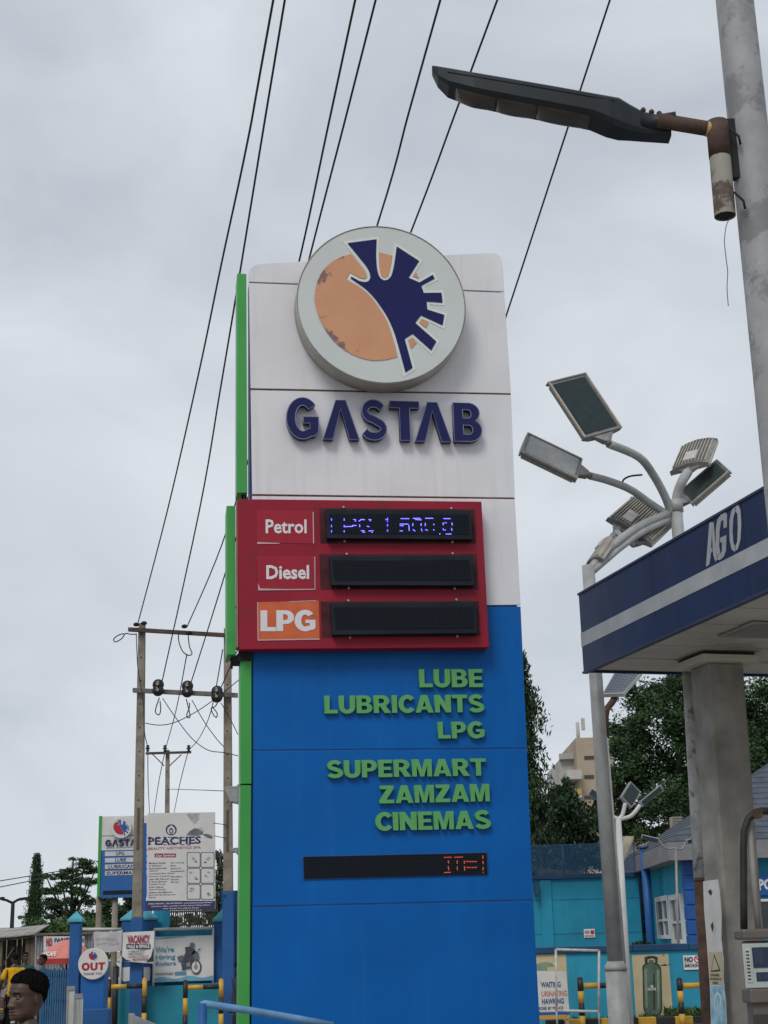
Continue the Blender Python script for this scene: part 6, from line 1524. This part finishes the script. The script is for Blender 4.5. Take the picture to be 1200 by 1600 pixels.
# ================================================================== umbrella, shed, cars
DU = 36.5; um = at(104, 1500, DU); uo = Vector((um.x, DU, 0)); umb = thing('parasol', 'faded red parasol with white lettering beside the slim blue pillar', 'parasol', uo)
zr = at(104,1497,DU).z; zt = at(104,1468,DU).z; ur = 44*DU/FPX
m_um = M('faded red canvas', (.56,.19,.155), .7, var=.12, scale=3, spots=.4, spotcol=(.58,.24,.19), spotscale=2, spotlo=.55)
seg = 8
for i in range(seg):
    a0, a1 = 2*PI*i/seg+.2, 2*PI*(i+1)/seg+.2; mb = MB(); rows = []
    for q in range(6):
        f = q/5; r = ur*f; z = zt-(zt-zr)*f**1.7
        rows.append([(r*math.cos(a)*(1-.035*math.sin(PI*s_)*f), r*math.sin(a)*(1-.035*math.sin(PI*s_)*f), z) for s_, a in ((k/3, a0+(a1-a0)*k/3) for k in range(4))])
    V = [p for r in rows for p in r]; F_ = [(j*4+k, j*4+k+1, j*4+k+5, j*4+k+4) for j in range(5) for k in range(3)]
    mb.add(V, F_, True); pn_ = mb.build('canopy_panel', m_um, umb)
    vl = MB(); e_ = rows[-1]; vl.add(e_+[(x*.985, y*.985, z-.13) for x, y, z in e_], [(k, k+1, k+5, k+4) for k in range(3)], True); vl.build('valance', M('valance red', (.40,.045,.045), .7, var=.15), pn_)
    MB().tube([(0,0,zt-.12),(ur*.98*math.cos(a0),ur*.98*math.sin(a0),zr-.02)], .008, 5).build('rib', m_metal, umb)
    MB().tube([(0,0,zr-.35),(ur*.5*math.cos(a0),ur*.5*math.sin(a0),zr+.12)], .007, 5).build('strut', m_joint, umb)
MB().tube([(0,0,0),(0,0,zt+.04)], .022, 10).build('pole', m_joint, umb); MB().lathe([(.25,0),(.25,.06),(.06,.09)], 20, (0,0,0)).build('base', m_conc, umb)
tx = font_text('NESCAFE', (-.52,-.12,0,.085), 0, m_lwhite, umb, bold=.03)
for v in tx.data.vertices:
    x, z0 = v.co.x, v.co.z; f = .93-.16*(z0/.085); yy = -math.sqrt(max(.02, (ur*f)**2-x*x)); rr_n = math.hypot(x, yy)/ur; v.co = (x, yy-.014, zt-(zt-zr)*rr_n**1.7+.008)

SH = Pl(25, 1480, 41, 6)
shed = pthing('market_shed', 'open wooden roadside shed with low sheet roof at left edge', 'shed', SH)
m_wood = M('grey old wood', (.16,.13,.10), .9, var=.3, scale=5, bump=.2); m_sheet = M('weathered roofing sheet', (.30,.28,.25), .7, var=.3, scale=2, spots=.5, spotcol=(.16,.09,.06), spotscale=3, spotlo=.58)
a = SH.uv(-60,1471); b = SH.uv(59,1459); nrf = 8
for i in range(nrf):
    f0, f1 = i/nrf, (i+1)/nrf; x0, x1 = a[0]+(b[0]-a[0])*f0, a[0]+(b[0]-a[0])*f1-.01; z0, z1 = a[1]+(b[1]-a[1])*f0, a[1]+(b[1]-a[1])*f1
    MB().hexa([(x0,-.7,z0-.03),(x1,-.7,z1-.03),(x1,2.6,z1+.25),(x0,2.6,z0+.25)], [(x0,-.7,z0+.0),(x1,-.7,z1+.0),(x1,2.6,z1+.28),(x0,2.6,z0+.28)]).build('roof_sheet', m_sheet, shed)
MB().prism([(a[0],a[1]-.10),(b[0],b[1]-.10),(b[0],b[1]-.035),(a[0],a[1]-.035)], -.6, -.5).build('beam', m_wood, shed)
for x in (-30, 3, 47, 53): u = SH.uv(x,1500)[0]; f = (u-a[0])/(b[0]-a[0]); MB().box(u-.07, u+.07, -.5, -.38, 0, a[1]+(b[1]-a[1])*f-.08).build('post', m_wood, shed)
for i in range(14):
    x0 = a[0]+(b[0]-a[0])*i/14; MB().box(x0+.01, x0+(b[0]-a[0])/14-.01, 2.3, 2.34, 0, a[1]+.1).build('plank', M('dark plank', (.05,.04,.033), .9, var=.3, scale=4), shed)  # back planks darkened, the shed's dark interior put into their colour
for x in (5,36): 
    p = SH.uv(x,1490,-.4); MB().tube([(p[0],-.42,p[1]-.3),(p[0]+.28,-.42,p[1]+.16)], .02, 6).build('brace', m_wood, shed)
MB().box(SH.uv(0,1500)[0], SH.uv(44,1500)[0], .2, .9, 0, .85).build('counter', m_wood, shed)
rdm = random.Random(5)
for i in range(9):
    u = SH.uv(20+i*2.6,1490)[0]; cx_ = [(.35,.35,.38),(.05,.09,.25),(.4,.06,.05),(.5,.48,.4)][i % 4]
    tg = thing('goods_bag', 'bag of goods on the shed counter, '+['first','second','third','fourth','fifth','sixth','seventh','eighth','ninth'][i]+' from the left', 'bag', SH.O+SH.u*u+SH.nb*.5+Vector((0,0,.85)), 0, 'goods on the shed counter')
    MB().ball((0,0,.13), 1, 10, 8, .09, .09, .14+.03*rdm.random()).build('sack', M('goods %d' % (i % 4), cx_, .7, var=.2), tg); MB().lathe([(.03,0),(.05,.05)], 8, (0,0,.25)).build('tied_neck', M('goods %d' % (i % 4), cx_), tg)
# corrugated panel and banner behind the parasol
KP = Pl(85, 1480, 40, 0)
kp = pthing('corrugated_hoarding', 'white corrugated hoarding beside the shed', 'hoarding', KP)
a = KP.uv(55,1462); b = KP.uv(146,1458)
n = 40; pts = []
for i in range(n+1): x = a[0]+(b[0]-a[0])*i/n; pts.append((x, .03*math.cos(i*PI)))
mb = MB().add([(x,y,0) for x,y in pts]+[(x,y,a[1]) for x,y in pts], [(i,i+1,i+n+2,i+n+1) for i in range(n)]); so2 = mb.build('corrugated_sheet', M('dull zinc sheet', (.40,.42,.44), .55, .2, var=.2, scale=3), kp); so2.modifiers.new('thick', 'SOLIDIFY').thickness = .01
ub = KP.uv(55,1461)[0]; MB().box(ub, b[0], -.15, .5, a[1], a[1]+.06).build('top_plank', m_wood, kp)
for x in (57,100,144): u = KP.uv(x,1500)[0]; MB().box(u-.04, u+.04, .05, .13, 0, a[1]).build('post', m_wood, kp)
nb2 = banner('parking_banner', 'white banner with red NO and blue PARKING behind the red parasol', KP, [(68,1463),(132,1463),(132,1484),(68,1486)], -.2, m_vinyl)
font_text('NO', pbox(KP,72,1465,81.5,1479,-.23), -.23, m_outred, nb2, bold=.05); font_text('PARKING', pbox(KP,85,1465,120,1472,-.23), -.23, m_spn, nb2, bold=.03); font_text('HERE', pbox(KP,124,1465,131,1472,-.23), -.23, m_spn, nb2, bold=.03)

def car(label, px, D, yaw, paint, stripe=None, group='cars on the road'):
    o = gpt(px, D); t = thing('car', label, 'car', o, math.radians(yaw), group)      # local: -y is the front
    m_gl = M('car glass', (.04,.05,.055), .12, var=.15, spec=.6)
    side = [(-2.1,.35),(-2.15,.55),(-2.08,.78),(-1.1,.95),(.0,1.0),(1.2,1.0),(2.05,.92),(2.12,.6),(2.08,.35)]
    def loft(prof, hw0, hw1, zmid): 
        V = []; k = len(prof)
        for sx, ins in ((-1,.06),(-1,0),(1,0),(1,.06)):
            for (y, z) in prof: V.append((sx*(hw0-(ins if 1 else 0)), y*(1 if ins == 0 else .985), z+(0 if ins == 0 else .0)))
        F_ = [(r_*k+i, r_*k+(i+1) % k, (r_+1)*k+(i+1) % k, (r_+1)*k+i) for r_ in range(3) for i in range(k)]+[tuple(range(k)), tuple(range(4*k-1, 3*k-1, -1))]
        return MB().add(V, F_)
    MB().prism([(x, z) for x, z in side], -.84, .84)
    body = MB(); k = len(side)
    V = [(-.80,y,z) for y,z in side]+[(-.85,y*.99,max(z-.0,.35)) for y,z in side]+[(.85,y*.99,z) for y,z in side]+[(.80,y,z) for y,z in side]
    V = [(-.78,y,z) for y,z in side]+[(-.85,y*.985,.35+(z-.35)*.93) for y,z in side]+[(.85,y*.985,.35+(z-.35)*.93) for y,z in side]+[(.78,y,z) for y,z in side]
    # strips: left edge -> left side is closed by its own outline
    body.add([( .85,y,z) for y,z in side]+[(-.85,y,z) for y,z in side], [tuple(range(k)), tuple(range(2*k-1,k-1,-1))]+[(i,i+k,(i+1)%k+k,(i+1)%k) for i in range(k)])
    body.build('body', paint, t, .05)
    lo = [(-.80,-1.15,.955),(.80,-1.15,.955),(.80,1.75,.985),(-.80,1.75,.985)]; hi = [(-.60,-.35,1.44),(.60,-.35,1.44),(.60,1.05,1.44),(-.60,1.05,1.44)]
    MB().hexa(lo, hi).build('cabin', paint, t, .05)
    def pane(q, nm):                       # window set a touch proud of the cabin
        c = sum((Vector(p) for p in q), Vector())/4; n_ = (Vector(q[1])-Vector(q[0])).cross(Vector(q[3])-Vector(q[0])).normalized()
        if n_.dot(c-Vector((0,.3,1.2))) < 0: n_ = -n_
        qq = [c+(Vector(p)-c)*.86 for p in q]; MB().hexa([p-n_*.01 for p in qq], [p+n_*.008 for p in qq]).build(nm, m_gl, t)
    pane([lo[0],lo[1],hi[1],hi[0]], 'windscreen'); pane([lo[3],lo[2],hi[2],hi[3]], 'rear_window')
    for s0, a_, b_, c_, d_ in ((1,lo[1],lo[2],hi[2],hi[1]),(-1,lo[0],lo[3],hi[3],hi[0])):
        m1 = [(Vector(a_)+Vector(b_))/2, (Vector(d_)+Vector(c_))/2]; pane([a_, m1[0], m1[1], d_], 'side_window'); pane([m1[0], b_, c_, m1[1]], 'side_window')
    for x in (-.76,.76):
        for y in (-1.35,1.3):
            w_ = MB().tube([(x-.1,y,.31),(x+.1,y,.31)], .31, 20).build('tyre', m_hose, t); MB().tube([(x-.11,y,.31),(x+.11,y,.31)], .18, 14).build('rim', m_metal, w_)
    for x in (-.6,.6): MB().ball((x,-2.08,.66), 1, 10, 8, .17,.06,.09).build('headlight', M('headlight glass', (.55,.55,.53), .15), t); MB().box(x-.16, x+.16, 2.07, 2.12, .62, .8).build('tail_light', m_sred, t)
    MB().box(-.84,.84,-2.22,-2.1,.33,.52).build('bumper', M('bumper grey', (.06,.06,.06), .5), t, .03); MB().box(-.84,.84,2.08,2.2,.33,.52).build('bumper', M('bumper grey', (.06,.06,.06)), t, .03)
    MB().box(-.45,.45,-2.19,-2.09,.57,.74).build('grille', m_black, t, .01); MB().box(-.24,.24,-2.235,-2.222,.40,.50).build('number_plate', m_paper, t)
    if stripe:
        for sx in (-.853,.853): MB().box(min(sx,sx*1.004), max(sx,sx*1.004), -2.0, 2.0, .56, .70).build('stripe', stripe, t)
        MB().box(-.82,.82,-2.175,-2.14,.53,.56).build('stripe', stripe, t); MB().box(-.85,-.46,-2.2,-2.1,.565,.58).build('stripe', stripe, t)
    return t
car('brown taxi with a yellow waist stripe at the left edge', -42, 35.5, 12, M('maroon car paint', (.055,.022,.018), .3, var=.08, spec=.5), m_yel)
car('white car behind the brown taxi', -48, 46, 8, M('white car paint', (.6,.6,.6), .3, var=.04, spec=.5))
car('silver car glimpsed between the OUT sign and the pillar', 178, 44, 70, M('silver car paint', (.45,.46,.47), .35, .2, var=.05))

# ================================================================== trees and far things on the left
mast_tree('slender column-shaped dark tree on the far left', 53, 66, 1334, .30, 420, .12, m_lf1)
b = gpt(110, 72)
big2 = [(128,1348,16,7),(143,1358,14,7),(112,1360,13,7),(95,1368,12,6),(78,1370,8,4),(118,1374,17,8),(140,1378,14,8),(104,1385,15,8),(88,1392,15,8),(66,1390,9,5),(55,1406,8,4),(126,1395,15,9),(108,1408,16,9),(85,1412,18,9),(140,1410,9,9),(100,1425,20,9),(75,1432,15,9),(42,1433,12,8),(58,1448,12,9),(120,1428,17,10),(135,1430,9,8),(98,1446,20,9),(60,1420,10,6)]
tree('spreading_tree', 'large layered dark tree with gaps in its crown, behind the slim pillar', b, 7, [(c[0],c[1],c[2],c[3]*1.12,c[4],c[5]*.72,c[6]) for c in clumps_px(b, 72, big2, 4200, 1.0)], .115, m_lf2, .16, limbs=9)
for i, (px, lst, lb) in enumerate(((168,[(160,1430,12,10),(172,1412,10,12),(182,1425,12,14),(165,1445,16,12),(190,1442,14,14)],'round tree behind the legs of the entrance sign'), (215,[(205,1418,10,14),(215,1400,10,14),(200,1438,14,16),(225,1432,16,18)],'tall leafy tree behind the left power pole'), (344,[(342,1342,6,12),(346,1368,9,16),(340,1390,10,18),(348,1415,12,18),(330,1430,12,12),(300,1436,18,9),(275,1438,14,9)],'loose leafy tree between the billboard and the right pole'))):
    b = gpt(px, 62+4*i); tree('leafy_tree', lb, b, 5, clumps_px(b, 62+4*i, lst, 2600, .8), .17, m_lf3 if i else m_lf2, .12, 'trees beyond the left wall')
hp_ = []
for x in np.linspace(48,150,26): p = at(x, 1455+random.uniform(-4,4), 58); hp_.append(blob((p.x, 58+random.uniform(-.5,.5), p.z), (.5,.6,.42), 420))
for x in np.linspace(30,200,40): p = at(x, 1475, 59); hp_.append(blob((p.x, 59, .6), (.5,.5,.8), 200))
tag(leaves('hedge', np.concatenate(hp_), .15, m_lf4, None), 'ragged light green hedge below the far trees', 'hedge')
fw_ = Pl(20, 1456, 120, 0); fb = pthing('long_low_building', 'long pale low building on the far left horizon', 'building', fw_)
r = pbox(fw_, -80, 1455.5, 120, 1462); MB().box(r[0], r[1], 0, 8, 0, r[3]).build('wall', m_beigew, fb); MB().box(r[0]-.3, r[1]+.3, -.4, 8.4, r[3]+.01, r[3]+.3).build('roof', m_pale, fb)
for i in range(9): x = r[0]+(r[1]-r[0])*(i+.5)/9; MB().box(x-.4, x+.4, -.05, .02, 1.2, 2.2).build('window', m_win, fb)
tl = gpt(17, 60); fl = thing('street_lamp', 'slim dark double-arm street lamp on the far left', 'street lamp', tl, 0, None)
zt = at(18,1411,60).z; MB().tube([(0,0,0),(.02,0,zt)], [.11,.07], 10).build('post', m_joint, fl)
for sx, xx in ((-1,3),(1,34)): p = at(xx,1405,60)-tl; MB().tube([Vector((0,0,zt)), Vector((p.x*.6,0,zt+.12)), p], .05, 8).build('arm', m_joint, fl); MB().obox(p+Vector((sx*.12,0,.02)), (1,0,.1), (0,1,0), (0,0,1), .2, .1, .05).build('lamp_head', m_joint, fl)
# ragged far tree line and rooftops along the horizon
ft_ = []
for k_ in range(150):
    x = random.uniform(-170, 190); y = random.uniform(190, 240)
    if -150 < x*200/y < -8 and x < -30: continue
    ft_.append(blob((x, y, random.uniform(1.5,3.0)), (4.5,3,random.uniform(2.0,3.4)), 260))
tag(leaves('far_woodland', np.concatenate(ft_), .8, m_lf3, None), kind='stuff')

# ================================================================== street lamp close by on the right
DS = 6.5
S0 = at(1150, 20, DS); sorg = Vector((S0.x, DS, 0))
slp = thing('street_lamp', 'black street lamp head on a weathered grey pole at the upper right', 'street lamp', sorg)
m_pole = M('weathered pole paint', (.30,.305,.31), .6, var=.14, scale=5, spots=.75, spotcol=(.155,.16,.165), spotscale=3.2, spotlo=.53, streak=.35, streakcol=(.17,.17,.17), bump=.12, bscale=30)
pm = at(1150,20,DS); dx = 0.0
XP = lambda z: pm.x+dx*(pm.z-z)-sorg.x
MB().tube([(XP(z),0,z) for z in (0,2,4,6,7.2)], [.112,.106,.10,.094,.09], 24).build('pole', m_pole, slp)
MB().lathe([(.2,0),(.2,.025)], 24, (XP(0),0,0)).build('base_plate', m_metal, slp)
SP = Pl(0, 0, 0, 0, O=sorg)
yb = -.07
br0 = SP.uv(1120,205,yb); 
st0 = SP.uv(1133,338,yb); st1 = SP.uv(1121,200,yb)
m_stub = M('chipped stub paint', (.27,.26,.225), .7, var=.15, scale=6, spots=.9, spotcol=(.075,.045,.034), spotscale=5, spotlo=.49)
sbk = MB().tube([(st0[0],yb,st0[1]),(st1[0],yb,st1[1])], .051, 20, caps=False).build('sleeve', m_stub, slp)
MB().tube([(st0[0],yb,st0[1]+.01),(st1[0],yb,st1[1]-.0)], .042, 14).build('sleeve_core', m_joint, slp)
sm = (st0[0]*.34+st1[0]*.66, st0[1]*.34+st1[1]*.66); MB().tube([(sm[0],yb,sm[1]),(st1[0],yb,st1[1]+.03)], .053, 20).build('rust_cap', m_rust, slp)
p0 = SP.uv(1135,206,yb); p1 = SP.uv(1028,188,yb)
MB().tube([(p0[0],yb,p0[1]),(p1[0],yb,p1[1])], .037, 16).build('arm', m_rust, slp)
p2 = SP.uv(1116,203,yb); p3 = SP.uv(1104,201,yb); MB().tube([(p2[0],yb,p2[1]),(p3[0],yb,p3[1])], .0385, 16).build('tape_band', M('yellow tape', (.42,.30,.11), .6, var=.2), slp)
MB().obox(((st1[0]+XP(st1[1]))/2+.02, yb*.5, st1[1]-.1), (1,0,0), (0,1,0), (0,0,1), .05, .02, .16).build('clamp_plate', m_joint, slp)
for i, (xx, yy) in enumerate(((1143,200),(1150,300))): u, z = SP.uv(xx, yy, -.1); MB().tube([(u-.01,-.1,z),(u+.03,-.105,z-.05),(u+.035,-.1,z-.09)], .006, 6).build('strap_end', m_joint, slp)
# head: lofted housing along the arm
m_hblk = M('dark lamp casting', (.012,.017,.022), .5, var=.25, scale=5, spec=.3); m_lens = M('dusty amber lens', (.060,.048,.038), .35, var=.35, scale=5, spec=.5)
sec = [  # (px, top py, lower py of the near side, half width)
    (675,101.5,112,.02), (684,101.5,121,.05), (700,103.5,131,.07), (740,110,142,.082), (800,120,154,.085), (870,132,167,.085), (925,142,178,.085), (950,146.5,190,.082), (968,150,198,.072), (985,161,203,.058), (1005,172.5,207,.05), (1047,181,211,.046)]
mb = MB(); rows = []
for (px, yt, yb_, hw) in sec:
    u, zt_ = SP.uv(px, yt, -hw); u2, zb_ = SP.uv(px, yb_, -hw); hh = zt_-zb_
    rows.append([(u, -hw, zb_+hh*.18), (u, -hw, zt_-hh*.12), (u, -hw*.8, zt_), (u, hw*.8, zt_), (u, hw, zt_-hh*.12), (u, hw, zb_+hh*.18), (u, hw*.82, zb_), (u, -hw*.82, zb_)])
k = 8; V = [p for r in rows for p in r]; n_ = len(rows)
mb.add(V, [(i*k+j, i*k+(j+1) % k, (i+1)*k+(j+1) % k, (i+1)*k+j) for i in range(n_-1) for j in range(k)]+[tuple(range(k)), tuple((n_-1)*k+j for j in range(k-1,-1,-1))])
hd2 = mb.build('lamp_head', m_hblk, slp, .004)
# raised rib along the near side and three lens bowls under the head
for (xa, xb) in ((700,960),):
    pr = []
    for px in np.linspace(xa, xb, 8):
        yt = np.interp(px, [s_[0] for s_ in sec], [s_[1] for s_ in sec]); hw = np.interp(px, [s_[0] for s_ in sec], [s_[3] for s_ in sec]); u, z = SP.uv(px, yt+9, -hw); pr.append((u, -hw, z))
    MB().tube(pr, .004, 6).build('side_rib', m_hblk, hd2)
for (xa, xb) in ((712,778),(776,842),(840,926)):
    mb = MB(); rows = []
    for px in np.linspace(xa, xb, 12):
        f = (px-xa)/(xb-xa); yb_ = np.interp(px, [s_[0] for s_ in sec], [s_[2] for s_ in sec]); hw = np.interp(px, [s_[0] for s_ in sec], [s_[3] for s_ in sec])
        u, zb_ = SP.uv(px, yb_, -hw); dep = .026*math.sin(PI*f**.75)**.8+.002; ww = hw*.8
        rows.append([(u, -ww*math.cos(a), zb_+.004-dep*math.sin(a)) for a in np.linspace(0, PI, 9)])
    V = [p for r in rows for p in r]; k = 9; n_ = len(rows)
    mb.add(V, [(i*k+j, i*k+j+1, (i+1)*k+j+1, (i+1)*k+j) for i in range(n_-1) for j in range(k-1)]+[tuple(range(k)), tuple((n_-1)*k+j for j in range(k-1,-1,-1))], True)
    mb.build('lens_bowl', m_lens, hd2)
u0_, z0_ = SP.uv(1000,178,0); u1_, z1_ = SP.uv(1052,186,0)
MB().tube([(u0_,-.02,z0_-.075),(u1_,yb*.9,z1_-.045)], [.04,.043], 14).build('socket', m_hblk, hd2)
for xx in (1005,1018,1030): u, z = SP.uv(xx, 172+(xx-1005)*.22, -.03); MB().ball((u,-.03,z), .014, 8, 6).build('screw', m_rust, hd2)
# loose thread hanging from the sleeve
th_ = [at(x, y, DS-.08) for x, y in ((1140,342),(1135,352),(1132,375),(1134,400),(1137,425),(1136,450),(1138,478))]
wire('thin purple thread hanging from the lamp sleeve', th_, .0022, None, 'thread', M('faded thread', (.16,.11,.14), .8))
